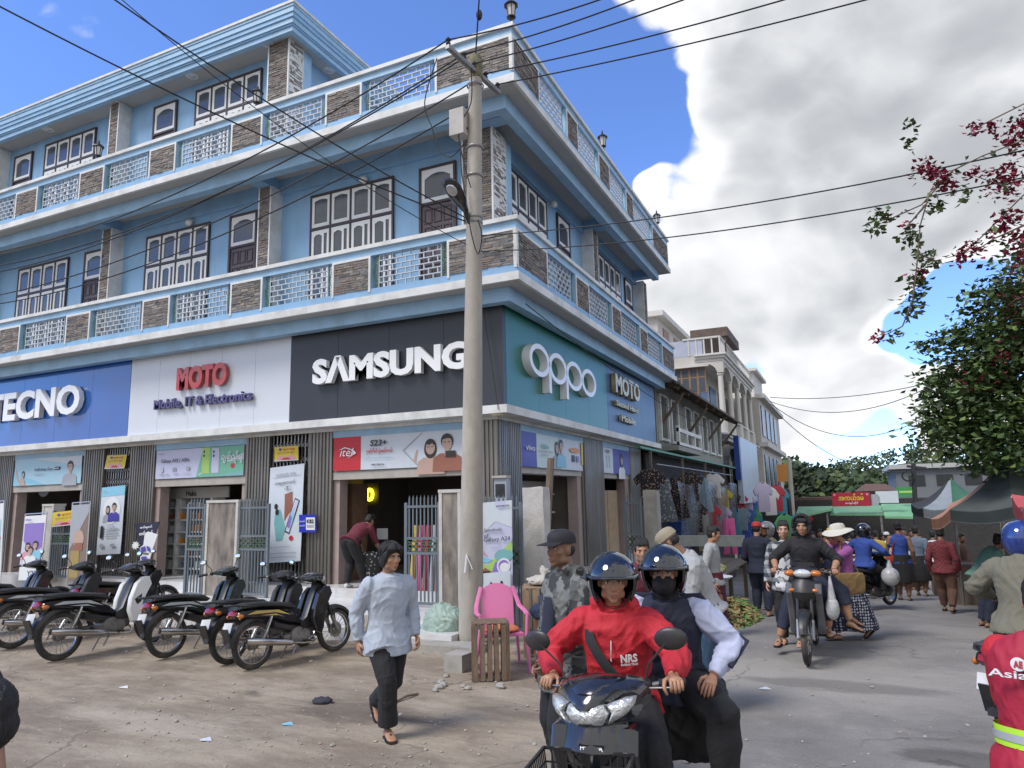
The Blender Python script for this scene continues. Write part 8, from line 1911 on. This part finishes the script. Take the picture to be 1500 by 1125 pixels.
gk = {'L': dict(d=(-.25, 1, -.05), palm=(0, .3, -1), thumb=(1, .2, 0), curl=.95, spread=.0), 'R': dict(d=(.25, 1, -.05), palm=(0, .3, -1), thumb=(-1, .2, 0), curl=.95, spread=.0)}
rd = person('rider in red hooded jacket and open black helmet steering the foreground motorcycle', (o.x, o.y, 0), ang - math.pi / 2, J, tops=[dict(name='jacket', mat=C_RED, loose=.042, wr=.0095, wsc=11, hem=-.16, cuff=.045, vox=.0085, extra=[hood])], legs=[dict(mat=C_BLK, loose=.025)], hair='cap_under', vox=.0075, hands_kw=gk, feet='shoes')
helmet(rd, J, HELB, BLKGL); strap(rd, J, 'bag_strap')
mb = MB(); torso(mb, J, .056, -.1, .42, n=22); me = remesh(mb, .01, 3, .0095, 11, 1); me.materials.append(C_BLK); link('waist_panel', me, rd)
nrm = (J['RU'] @ Vector((-.28, 1, .05))).normalized(); uu = J['RU'] @ Vector((-1, .0, 0)); uu = J['RU'] @ Vector((1, .32, 0)).normalized()
for txt, z, hh in (('NRS', .03, .042), ('RACING TEAM', .014, .010)):
 lo_ = torso_pt(J, -.055, .200, z + .02); w_ = .09
 lettering(txt, C_WHT, rd, lo_, (J['RU'] @ Vector((-1, -.36, 0))).normalized(), (J['RU'] @ Vector((0, -.10, 1))).normalized(), w_, hh, .006, .03)
zp = MB(); zp.tube([torso_pt(J, 0, .150, .15), torso_pt(J, 0, .185, .06), torso_pt(J, 0, .188, -.08)], .005, 5); zp.obj('zip', CHROME, rd)
J = skeleton(1.64, pelvis=(.02, -.60, ZS + .03), lean=8, hunch=8, head=(4, 6), hands={'L': (-.24, -.36, 1.0), 'R': (.22, -.36, 1.0)}, feet={'L': (-.27, -.25, .42), 'R': (.27, -.25, .42)}, elbow={'L': (-1, -.6, -.2), 'R': (1, -.6, -.2)}, knee={'L': (-.7, 1, .3), 'R': (.7, 1, .3)}, bulk=1.10)
ps = person('pillion passenger with black face mask, dark helmet and pale blue sleeves', (o.x + d.x * .27, o.y + d.y * .27, 0), ang - math.pi / 2, J, tops=[dict(name='jacket', mat=C_NAVY, loose=.04, wr=.008, wsc=10, hem=-.16, sleeve=0, vox=.009), dict(name='sleeve_pair', mat=C_STR, loose=.040, wr=.008, wsc=11, notorso=True, collar=False, cuff=.04, vox=.009)], legs=[dict(mat=C_BLK, loose=.022)], hair='cap_under', vox=.009, mask=True, feet='shoes', seed=4, hands_kw={'L': dict(d=(.3, 1, -.5), palm=(0, -.3, -1), thumb=(1, 0, .2), curl=.4), 'R': dict(d=(-.3, 1, -.5), palm=(0, -.3, -1), thumb=(-1, 0, .2), curl=.4)})
helmet(ps, J, HELB, BLKGL)
C = J['head']; R = J['RH']; mb = MB(); mb.ell(C + R @ Vector((0, .030, -.060)), (.074, .086, .075), R, 18, 12); mb.ell(C + R @ Vector((0, .085, -.035)), (.030, .033, .03), R, 12, 8); mb.tube([J['neck'] - Vector((0, 0, .03)), J['neck'] + Vector((0, .01, .05))], [.085, .075], 14); me = remesh(mb, .008, 3, .003, 30); me.materials.append(C_BLK); link('face_mask', me, ps)
mb = MB()
for s in 'LR':
 q = -1 if s == 'L' else 1; S, E, W_ = J['S' + s], J['E' + s], J['W' + s]; side = Vector((q, .1, .25)).normalized(); pts = [J['neck'] + Vector((q * .08, .0, -.01)), S + Vector((0, .02, .075)) + side * .02]; k = .058
 for t in (.35, .7): pts.append(S.lerp(E, t) + side * (.036 * 1.2 * 1.64 * .8))
 pts.append(E + side * .075)
 for t in (.4, .8): pts.append(E.lerp(W_, t) + side * .068)
 mb.tube(pts, .020, 8, 0, True, .5, (0, 1, 0))
tag(mb.obj('sleeve_stripe', C_NAVY, ps), kind='stuff')
mb = MB(); mb.loft([[(x * w, y * dd, z) for x, y in ((-1, -1), (1, -1), (1.05, 0), (1, 1), (-1, 1), (-1.05, 0))] for z, w, dd in ((0, .10, .17), (.08, .12, .20), (.30, .12, .21), (.42, .10, .19), (.46, .06, .15))]); me = remesh(mb, .012, 3, .010, 12, 6); me.materials.append(M('bag_black', (.014, .014, .015), r=.6, var=.3)); bg = link('backpack', me); bg.location = (o.x - fw.x * .62 + d.x * .36, o.y - fw.y * .62 + d.y * .36, .47); bg.rotation_euler = (0, 0, ang); tag(bg, 'black cloth bag slung at the side of the pillion passenger', 'bag')
p = at_top(826, 772, 1.80)
J = skeleton(1.76, head=(12, 0), feet={'L': (-.09, .06, .08), 'R': (.10, -.04, .08)}, hands={'R': (.20, .12, .82), 'L': (-.24, .22, .95)}, elbow={'R': (.6, -1, -.2), 'L': (-.7, -.9, -.2)})
cm = person('standing man in black cap and grey camouflage jacket over a striped navy shirt', p, aim(p, -62), J, tops=[dict(name='shirt', mat=C_NAVY, loose=.020, wr=.004, hem=-.2, sleeve=0, belly=.028), dict(name='jacket', mat=C_CAMO, loose=.040, wr=.009, wsc=10, hem=-.42, cuff=.045, vox=.009, extra=[hood])], legs=[dict(mat=C_BLK, loose=.02)], hair='cap_under', vox=.008, skin=SKIN_D, hands_kw={'R': dict(curl=.5)}, seed=6)
cap(cm, J, CAPB, brimlen=.095)
for nm, z0, z1, m in (('shirt_front', -.30, .15, C_NAVY), ('shirt_stripe', -.005, .045, C_WHT), ('shirt_stripe', -.20, -.15, C_WHT)):
 mb = MB(); rings = []
 for z in (z0, (z0 + z1) / 2, z1):
  e = .002 if nm == 'shirt_stripe' else 0
  rings.append([torso_pt(J, .075 * math.sin(a), .118 + .062 * math.cos(a) - .018 * max(0, z / .15) + e + (.03 if z < -.05 else 0) * .6, z) for a in [math.radians(-85 + 17 * i) for i in range(11)]] + [torso_pt(J, .06, .09, z), torso_pt(J, -.06, .09, z)])
 mb.loft(rings); mb.obj(nm, m, cm, fix=True)
p = at_top(917, 787, 1.60); J = skeleton(1.60, lean=10, side=-14, head=(-10, 6), hands={'L': (-.38, .28, .78), 'R': (.42, -.12, 1.02)}, elbow={'R': (1, -.3, .4), 'L': (-1, -.4, 0)})
person('man in a maroon shirt leaning behind the helmeted riders', p, aim(p, 12), J, tops=[dict(name='shirt', mat=C_MAR, loose=.028, wr=.007, hem=-.25)], legs=[dict(mat=C_BLK)], vox=.011, seed=8)
p = at_top(877, 826, 1.30); J = skeleton(1.27, head=(0, 6)); person('small child peeking out behind the man in the camouflage jacket', p, aim(p, 0), J, tops=[dict(name='shirt', mat=C_BRN, loose=.02)], legs=[dict(mat=C_BLK)], vox=.012)
p = at_top(1026, 772, 1.70); J = skeleton(1.76, lean=16, hunch=10, head=(-25, 38), hands={'L': (-.06, .42, 1.0), 'R': (.08, .44, 1.02)}, elbow={'L': (-.5, -.4, -1), 'R': (.5, -.4, -1)}, bulk=1.06)
m_ = person('man in beige cap and grey pullover bending over something in his hands', p, aim(p, -68), J, tops=[dict(name='pullover', mat=C_GRY, loose=.030, wr=.009, wsc=10, hem=-.06, cuff=.04)], legs=[dict(name='jeans', mat=C_JEAN, loose=.018)], vox=.0095, hair='cap_under', skin=SKIN_D, seed=9); cap(m_, J, CAPK)
p = at_top(1040, 770, 1.58); J = skeleton(1.56, head=(20, 10)); m_ = person('woman with black hair in a bun behind the man in the beige cap', p, aim(p, 75), J, tops=[dict(name='blouse', mat=C_GRY, loose=.02)], legs=[dict(name='sarong', kind='sarong', mat=C_MAR)], vox=.012, hair='bun')
p = G(1117, 902); J = skeleton(1.60, head=(0, 8), feet={'L': (-.09, .05, .08), 'R': (.12, -.05, .08)}, hands={'R': (.22, .16, .78), 'L': (-.18, .22, .92)})
m_ = person('man in red cap and black jacket seen from behind by the vegetables', p, aim(p, 165), J, tops=[dict(name='jacket', mat=C_NAVY, loose=.032, wr=.007, hem=-.22, cuff=.04)], legs=[dict(mat=C_NAVY, loose=.02)], vox=.011, seed=10); cap(m_, J, CAPR)
p = PY(1124, 766, 14.5); p.z = gz(p.x, p.y); J = skeleton(1.58); m_ = person('man in white and black helmet beyond the red cap', p, aim(p, -60), J, tops=[dict(name='shirt', mat=C_KHA, loose=.025)], legs=[dict(mat=C_BLK)], vox=.013, hair=None); helmet(m_, J, M('helmet_grey', (.2, .2, .21), r=.15, coat=.6), RUBBER)
p = at_top(1147, 765, 1.63); J = skeleton(1.63, head=(12, 0), hands={'R': (.24, .12, .82), 'L': (-.2, .1, .84)}); person('youth in grey plaid shirt over white standing behind the hooded rider', p, aim(p, -14), J, tops=[dict(name='undershirt', mat=C_WHT, loose=.018, sleeve=0, wr=.003, belly=.03), dict(name='shirt', mat=C_PLD, loose=.026, wr=.006, hem=-.3)], legs=[dict(mat=C_BLK)], vox=.011, skin=SKIN_L, seed=12)
fwp = PZ(1184, 975); a_ = math.atan2(-fwp.y - .6, -fwp.x - .9); S2 = 1.05; dirv = Vector((math.cos(a_), math.sin(a_), 0)); o2 = fwp - dirv * (.64 * S2)
b2 = motorcycle('dark motorcycle with orange indicators ridden by a man in a black hood', (o2.x, o2.y, 0), a_, BLKPL, scale=S2, stand=False, mirrors=False, shield=M('shield_grey', (.10, .10, .105), r=.3, var=.2, coat=.4, dirt=(.2, .18, .15), damt=.3), plate=False)
hb2 = [c for c in b2.children if c.name.split('.')[0] == 'handlebar'][0]
for q in (-1, 1): mb = MB(); mb.ell((.405, q * .135, .985), (.055, .072, .040), Matrix.Rotation(q * -.4, 3, 'Z'), 14, 8); mb.obj('indicator', ORGL, hb2)
mb = MB(); mb.ell((.44, 0, .985), (.055, .10, .052), None, 14, 8); mb.obj('headlight', LENS, hb2)
mb = MB(); mb.box(.30, .36, -.13, .13, 1.06, 1.10); mb.obj('instrument_hood', BLKPL, hb2)
J = skeleton(1.66, pelvis=(0, -.16, .78 * S2 + .09), lean=4, hunch=4, head=(-2, 4), hands={'L': (-.34, .14, 1.06), 'R': (.34, .14, 1.06)}, feet={'L': (-.22, .10, .34), 'R': (.42, .12, .075)}, elbow={'L': (-1, -.4, -.5), 'R': (1, -.4, -.5)}, knee={'L': (-.4, 1, .5), 'R': (.4, 1, .4)})
def hood_up(mb, J):
 k = J['h'] / 1.65; C = J['head']; R = J['RH']
 mb.ell(C + R @ (Vector((0, -.035, .035)) * k), (.118 * k, .125 * k, .128 * k), R, 16, 12); mb.ell(C + R @ (Vector((0, -.055, -.06)) * k), (.10 * k, .085 * k, .12 * k), R, 14, 10)
 for i in range(15):
  a = math.pi * (-.25 + 1.5 * i / 14); mb.ell(C + R @ (Vector((.108 * math.cos(a), .05, .02 + .128 * math.sin(a))) * k), (.024 * k, .05 * k, .026 * k), R, 8, 6)
person('rider in black hooded jacket and calf length trousers coming down the street', (o2.x, o2.y, 0), a_ - math.pi / 2, J, tops=[dict(name='hoodie', mat=C_BLK, loose=.034, wr=.008, hem=-.2, sleeve=.75, extra=[hood_up])], legs=[dict(mat=C_NAVY, loose=.03, upto=.85, cuff=.075)], vox=.0095, hair='short', hands_kw=gk, seed=13)
J = skeleton(1.55, pelvis=(.0, -.55, .78 * S2 + .11), lean=4, head=(0, 0), hands={'L': (-.2, -.35, 1.0), 'R': (.1, -.3, 1.0)}, feet={'L': (-.46, -.36, .36), 'R': (-.50, -.55, .36)}, knee={'L': (-1, .3, .5), 'R': (-1, 0, .5)}, toes={'L': (-1, .3, -.25), 'R': (-1, .2, -.25)})
person('pillion sitting sideways behind the hooded rider with bare feet out', (o2.x, o2.y, 0), a_ - math.pi / 2, J, tops=[dict(name='shirt', mat=C_NAVY, loose=.025)], legs=[dict(name='sarong_cloth', mat=C_NAVY, loose=.04, upto=.72, cuff=.10)], vox=.011, feet='sandals', hair='long')
q = Vector((o2.x, o2.y, 0)) + dirv * .35 + Vector((-dirv.y, dirv.x, 0)) * .30
mb = MB(); mb.ell((q.x, q.y, .62), (.08, .07, .14)); mb.tube([(q.x, q.y, .72), (q.x, q.y, 1.0)], [.05, .012], 8); tag(mb.obj('plastic_bag', M('bag_clear', (.42, .42, .43), r=.3, var=.2, sc=12, bump=.5, bs=15)), 'pale plastic bag hanging from the hooded rider handlebar', 'bag')
p = G(1246, 936); J = skeleton(1.56, pelvis=(0, 0, .81), head=(0, 8), feet={'L': (-.05, .20, .08), 'R': (.05, -.32, .15)}, toes={'R': (0, .8, -.6), 'L': (0, 1, 0)}, hands={'R': (.03, .17, 1.38), 'L': (-.02, .20, 1.30)}, elbow={'R': (.4, .3, -1), 'L': (-.4, .3, -1)})
wm = person('woman in purple top and dotted sarong with white sun hat, hand at her mouth', p, aim(p, -62), J, tops=[dict(name='top', mat=C_PUR, loose=.02, wr=.006, hem=-.1)], legs=[dict(name='sarong', kind='sarong', mat=C_DOT, z=.13, loose=.012, wr=.006)], vox=.010, hair='bun', hands_kw={'R': dict(curl=.4), 'L': dict(curl=.4)}, seed=14)
C = J['head'] + J['RH'] @ Vector((0, -.01, .05)); R = J['RH']; mb = MB(); nn = 26
mb.loft([[C + R @ Vector((rx * math.cos(2 * math.pi * i / nn), rx * 1.12 * math.sin(2 * math.pi * i / nn), z + dz * math.sin(4 * math.pi * i / nn))) for i in range(nn)] for rx, z, dz in ((.20, -.035, .02), (.165, .0, .012), (.10, .022, 0), (.096, .06, 0), (.082, .088, 0), (.04, .10, 0), (.002, .102, 0))]); mb.obj('sun_hat', M('hat_cream', (.55, .53, .46), r=.9, var=.08, bump=.3), wm)
mb = MB(); mb.ell(C + R @ Vector((.11, .05, .02)), (.05, .05, .025)); mb.obj('hat_flower', C_YEL, wm)
mb = MB(); mb.loft([[(x * w + .12, y * dd - .02, z) for x, y in ((-.6, -1), (.6, -1), (1, 0), (.6, 1), (-.6, 1), (-1, 0))] for z, w, dd in ((.56, .07, .14), (.62, .085, .19), (.80, .085, .20), (.86, .07, .18))]); me = remesh(mb, .012, 3, .006, 14); me.materials.append(M('bag_tan', (.20, .125, .05), r=.9, var=.15, bump=.4, bs=60)); bg = link('woven_bag', me); bg.location = p; bg.rotation_euler = (0, 0, aim(p, -62)); bg.location += Matrix.Rotation(aim(p, -62), 3, 'Z') @ Vector((-.26, .02, .06)); tag(bg, 'tan woven shoulder bag hanging on the woman in purple', 'bag')
mb = MB(); Rz = Matrix.Rotation(aim(p, -62), 3, 'Z'); mb.tube([p + Rz @ Vector(v) for v in ((-.16, .16, .92), (-.16, .12, 1.15), (-.06, .05, 1.34), (.06, -.06, 1.30), (.05, -.13, 1.1), (-.12, -.14, .92))], .012, 6); tag(mb.obj('bag_strap', MATS['bag_tan']), 'strap of the tan woven bag over the purple top', 'strap')
wm.location = p
def passer(label, top, h, deg, shirt, legm, kind='trousers', vox=.013, lean=0, z=.35, hair='short', foot=None, hands=None, stride=.0, sleeve=1.0, skin=None, name='person', dist=None, **k):
 if foot is not None: p = G(*foot)
 elif dist is not None:
  p = PY(top[0], top[1], dist); g_ = gz(p.x, p.y); h = min(max(p.z - g_, 1.42), 1.74) if h is None else h; p = Vector((p.x, p.y, g_))
 else: p = at_top(top[0], top[1], h)
 J = skeleton(h, lean=lean, hunch=lean * .4, head=(0, 4 + lean * .3), feet={'L': (-.09, stride, .075), 'R': (.09, -stride, .075 + (.04 if stride > .15 else 0))}, hands=hands)
 lg = dict(name='sarong', kind='sarong', mat=legm, z=z) if kind == 'sarong' else dict(mat=legm, loose=.02)
 return person(label, p, aim(p, deg), J, tops=[dict(name='shirt', mat=shirt, loose=.026, wr=.006, hem=-.2, sleeve=sleeve)], legs=[lg], vox=vox, hair=hair, face=abs(deg) < 100, skin=skin or SKIN_D, **k), p, J
_, p, J = passer('tall man in blue sleeveless top and dark sarong walking away with a red bag', None, 1.66, 175, C_BLU, C_BLK, 'sarong', foot=(1326, 879), z=.38, sleeve=0, stride=.08, vox=.011)
mb = MB(); Rz = Matrix.Rotation(aim(p, 175), 3, 'Z'); mb.tube([p + Rz @ Vector(v) for v in ((-.17, -.06, .95), (-.10, -.13, 1.2), (.06, -.08, 1.42), (.06, .08, 1.38))], .012, 6); mb.ell(p + Rz @ Vector((-.20, -.10, .86)), (.10, .06, .13)); tag(mb.obj('shoulder_bag', M('bag_red', (.34, .05, .03), r=.85, var=.15)), 'red woven shoulder bag on the man in the blue top', 'bag')
passer('man in steel blue shirt and dark sarong beside the blue topped man', None, 1.62, 170, C_STL, C_BLK, 'sarong', foot=(1351, 873), z=.36, stride=.08)
passer('boy in maroon checked shirt and brown trousers walking away', (1386, 770), 1.50, 172, C_CHK, C_BRN, stride=.2, foot=(1390, 897))
passer('woman in mint shirt bending over the right hand stall', (1428, 790), 1.50, 115, C_GRN, C_NAVY, dist=13.4, lean=30, hands={'R': (.2, .5, .85), 'L': (-.2, .5, .85)}, hair='bun')
for i, (top, h, deg, sh, lg, kd, lab) in enumerate((((1297, 770), 1.62, 180, C_WHT, C_BLK, 'sarong', 'person in a white shirt and dark sarong far down the middle of the street'), ((1281, 774), 1.60, 180, C_YEL, C_BLK, 't', 'person in a yellow top left of the far white shirt'), ((1200, 776), 1.60, 10, C_ORG, C_BLK, 't', 'person in an orange top beyond the hooded rider'), ((1214, 778), 1.58, 180, C_CHK, C_MAR, 'sarong', 'person in a dark red print beside the orange top'), ((1228, 776), 1.62, 180, C_WHT, C_NAVY, 't', 'person in white with dark trousers left of the woman in the sun hat'), ((1310, 776), 1.58, 170, C_PUR, C_BLK, 'sarong', 'person in purple between the white shirt and the blue top'), ((1190, 780), 1.56, 0, C_BRN, C_BLK, 't', 'person in brown at the left of the far crowd'), ((1243, 780), 1.6, 20, C_STL, C_BLK, 't', 'person in steel blue in the far crowd'), ((1365, 778), 1.55, 160, C_WHT, C_JEAN, 't', 'person in white under the black umbrella'), ((1272, 781), 1.55, 0, C_RED, C_BLK, 'sarong', 'person in red in the far crowd'), ((1180, 785), 1.55, 180, C_KHA, C_NAVY, 't', 'person in khaki far behind the hooded rider'), ((1330, 782), 1.56, 180, C_MAR, C_BLK, 'sarong', 'person in maroon in the far crowd beyond the blue top'), ((1258, 784), 1.55, 180, C_NAVY, C_NAVY, 't', 'person in navy in the far crowd'), ((1405, 782), 1.5, 60, C_BRN, C_BLK, 't', 'trader in brown under the grey umbrella'), ((1165, 782), 1.58, -40, C_BLK, C_BLK, 't', 'person in black by the far clothes rail'))):
 m_, p, J = passer(lab, top, None, deg, sh, lg, kd, vox=.022, group='shoppers in the far crowd', dist=(27, 26, 24, 25, 26.5, 28.5, 23, 30, 22, 31, 21, 30, 32, 19, 19)[i])
 if i in (0, 4): cap(m_, J, C_WHT)
r = random.Random(5); pal = (C_WHT, C_STL, C_MAR, C_BLU, C_YEL, C_CHK, C_GRY, C_NAVY, C_PUR, C_GRN); nm = ('white', 'steel blue', 'maroon', 'blue', 'yellow', 'dark red check', 'grey', 'navy', 'purple', 'mint'); wh = ('near the red market sign', 'below the mint awnings', 'by the far clothes rail', 'toward the black umbrella')
for i in range(24):
 x = 1172 + i * 7.4 + r.uniform(-3, 3); k = i % 10; passer('shopper in %s %s in the far crowd, %s' % (nm[k], wh[min(3, 2 if x < 1205 else 1 if x < 1250 else 0 if x < 1300 else 3)], ('rear row', 'middle row', 'front row')[i // 10]), (x, r.uniform(770, 784)), None, r.choice((180, 170, 190, 0, 20, -30)), pal[k], r.choice((C_BLK, C_NAVY, C_BRN, C_MAR)), r.choice(('t', 'sarong')), vox=.03, group='shoppers in the far crowd', dist=(33, 29, 25)[i // 10] + r.uniform(-1.5, 1.5))
p = PY(1266, 768, 15.6); p.z = gz(p.x, p.y); a2 = aim(p, 150) + math.pi / 2
motorcycle('dark motorcycle riding away behind the woman in purple', p, a2, BLKGL, stand=False)
J = skeleton(1.50, pelvis=(0, -.15, .84), lean=6, hands={'L': (-.31, .14, 1.02), 'R': (.31, .14, 1.02)}, feet={'L': (-.2, .08, .31), 'R': (.2, .08, .31)}, elbow={'L': (-1, -.4, -.5), 'R': (1, -.4, -.5)}, knee={'L': (-.4, 1, .5), 'R': (.4, 1, .5)})
m_ = person('rider in blue jacket and black helmet behind the woman in the sun hat', p, a2 - math.pi / 2, J, tops=[dict(name='jacket', mat=C_BLU, loose=.03, hem=-.15)], legs=[dict(mat=C_BLK)], vox=.012, hair=None, feet='shoes'); helmet(m_, J, HELB)
mb = MB(); q = p + Vector((.35, -.2, .62)); mb.ell(q, (.16, .14, .17)); mb.tube([q + Vector((0, 0, .12)), q + Vector((0, 0, .3))], [.07, .015], 8); tag(mb.obj('plastic_bag', MATS['bag_clear']), 'grey plastic bag hung behind the blue jacketed rider', 'bag')
p = G(1292, 842); motorcycle('small far motorcycle standing beyond the blue jacketed rider', p, aim(p, 180) + math.pi / 2, BLKGL, shield=WHT)
p = PZ(1498, 768, 1.70); p.z = 0; a3 = aim(p, 160) + math.pi / 2; fwv = Vector((math.cos(a3), math.sin(a3), 0))
motorcycle('motorcycle with a round chrome mirror leaving at the right edge', p, a3, BLKGL, scale=1.05, stand=False)
J = skeleton(1.70, pelvis=(0, -.22, .90), lean=8, hunch=8, head=(8, 4), hands={'L': (-.36, .12, 1.06), 'R': (.36, .12, 1.06)}, feet={'L': (-.24, .08, .33), 'R': (.24, .08, .33)}, elbow={'L': (-1, -.5, -.6), 'R': (1, -.5, -.6)}, knee={'L': (-.6, 1, .5), 'R': (.6, 1, .5)}, bulk=1.1)
m_ = person('rider in khaki jacket and blue helmet seen from behind at the right edge', p, a3 - math.pi / 2, J, tops=[dict(name='jacket', mat=C_KHA, loose=.042, wr=.009, hem=-.18, cuff=.045)], legs=[dict(mat=C_BLK, loose=.025)], vox=.010, hair=None, feet='shoes', hands_kw=gk); helmet(m_, J, HELBL, BLKGL)
p = Vector((PZ(1528, 955, 1.30).x, PZ(1528, 955, 1.30).y, 0)); J = skeleton(1.62, lean=6, hunch=10, head=(0, 20), feet={'L': (-.1, 0, .08), 'R': (.1, 0, .08)}, hands={'L': (-.05, .40, 1.05), 'R': (.1, .4, 1.05)}, elbow={'L': (-.2, .3, -1), 'R': (.2, .3, -1)}, bulk=1.12)
m_ = person('worker in red vest with yellow reflective bands, back turned, lower right corner', p, aim(p, 172), J, tops=[dict(name='shirt', mat=C_RED, loose=.02, wr=.004, hem=-.2, sleeve=.5), dict(name='vest', mat=M('vest_red', (.34, .012, .035), r=.7, var=.1, sc=5, bump=.2, bs=30), loose=.052, wr=.006, hem=-.5, sleeve=0, flare=.02, vox=.009)], legs=[dict(mat=C_NAVY)], vox=.010, seed=17)
LIME = M('reflex_lime', (.42, .72, .04), r=.5, var=.05); SILVR = M('reflex_silver', (.42, .44, .46), r=.35, me=.2, var=.05)
for nm, t0_, t1_, m, e in (('reflective_band', .17, .185, LIME, .062), ('reflective_stripe', .17, .185, SILVR, .066)):
 mb = MB(); rings = []; hh = .040 if m is LIME else .016; h_ = J['h']; b_ = J['bulk']
 for z in (-hh, hh):
  c = J['P'] + (J['mid'] - J['P']) * .40; rings.append(ell_ring(c + J['RL'] @ Vector((0, 0, z)), J['RL'] @ Vector((1, 0, 0)), J['RL'] @ Vector((0, 1, 0)), .085 * h_ * b_ + e + .004, .064 * h_ * b_ + e, 40))
 mb.loft(rings, caps=False); mb.obj(nm, m, m_)
bn = (J['RU'] @ Vector((-.3, -1, 0))).normalized(); ub = J['RU'] @ Vector((1, -.0, 0))
lettering('Asia Energy', C_WHT, m_, torso_pt(J, -.185, -.188, .065), (J['RU'] @ Vector((1, -.05, 0))).normalized(), J['RU'] @ Vector((0, 0, 1)), .40, .042, .02, .01)
mb = MB(); q0 = torso_pt(J, -.075, -.205, .135); mb.prism([(.028 * math.cos(2 * math.pi * i / 20), .028 * math.sin(2 * math.pi * i / 20)) for i in range(20)], q0, J['RU'] @ Vector((1, 0, 0)), J['RU'] @ Vector((0, 0, 1)), J['RU'] @ Vector((0, .03, 0))); lg = mb.obj('round_logo', C_WHT, m_)
lettering('AE', MATS['vest_red'], m_, torso_pt(J, -.092, -.2075, .120), J['RU'] @ Vector((1, 0, 0)), J['RU'] @ Vector((0, 0, 1)), .034, .028, .003, .04)
for k, (xo, m) in enumerate(((-.0, C_MAR), (.035, POR), (.07, PVI), (.10, C_PUR), (-.03, C_NAVY))):
 mb = MB(); mb.tube([torso_pt(J, xo + .10, .02, .19), torso_pt(J, xo + .02, -.12, .19), torso_pt(J, xo - .0, -.20, .12), torso_pt(J, xo + .06, -.23, -.02), torso_pt(J, xo + .2, -.22, -.12)], .019, 8, 0, True, .5); mb.obj('bag_strap', m, m_)
p = PZ(-12, 1006, 1.54); p.z = 0; J = skeleton(1.54, head=(0, 6)); person('dark haired person with back turned, cut by the lower left corner', p, aim(p, 205), J, tops=[dict(name='shirt', mat=C_NAVY, loose=.02)], legs=[dict(mat=C_BLK)], vox=.009, hair='short')
p = Vector((PY(518, 880, 10.75).x, 10.75, .5)); J = skeleton(1.6, pelvis=(0, -.12, .82), lean=52, hunch=12, head=(0, 30), feet={'L': (-.12, -.05, .08), 'R': (.14, .12, .08)}, hands={'L': (-.12, .42, .55), 'R': (.2, .5, .6)}, knee={'L': (-.1, 1, 0), 'R': (.1, 1, 0)})
person('shopper in maroon shirt and black trousers bending in the right hand doorway', p, aim(p, 140), J, tops=[dict(name='shirt', mat=C_MAR, loose=.025, hem=-.1, sleeve=.5)], legs=[dict(mat=C_BLK, loose=.016)], vox=.011, feet='shoes', shoe_mat=C_WHT, face=False)
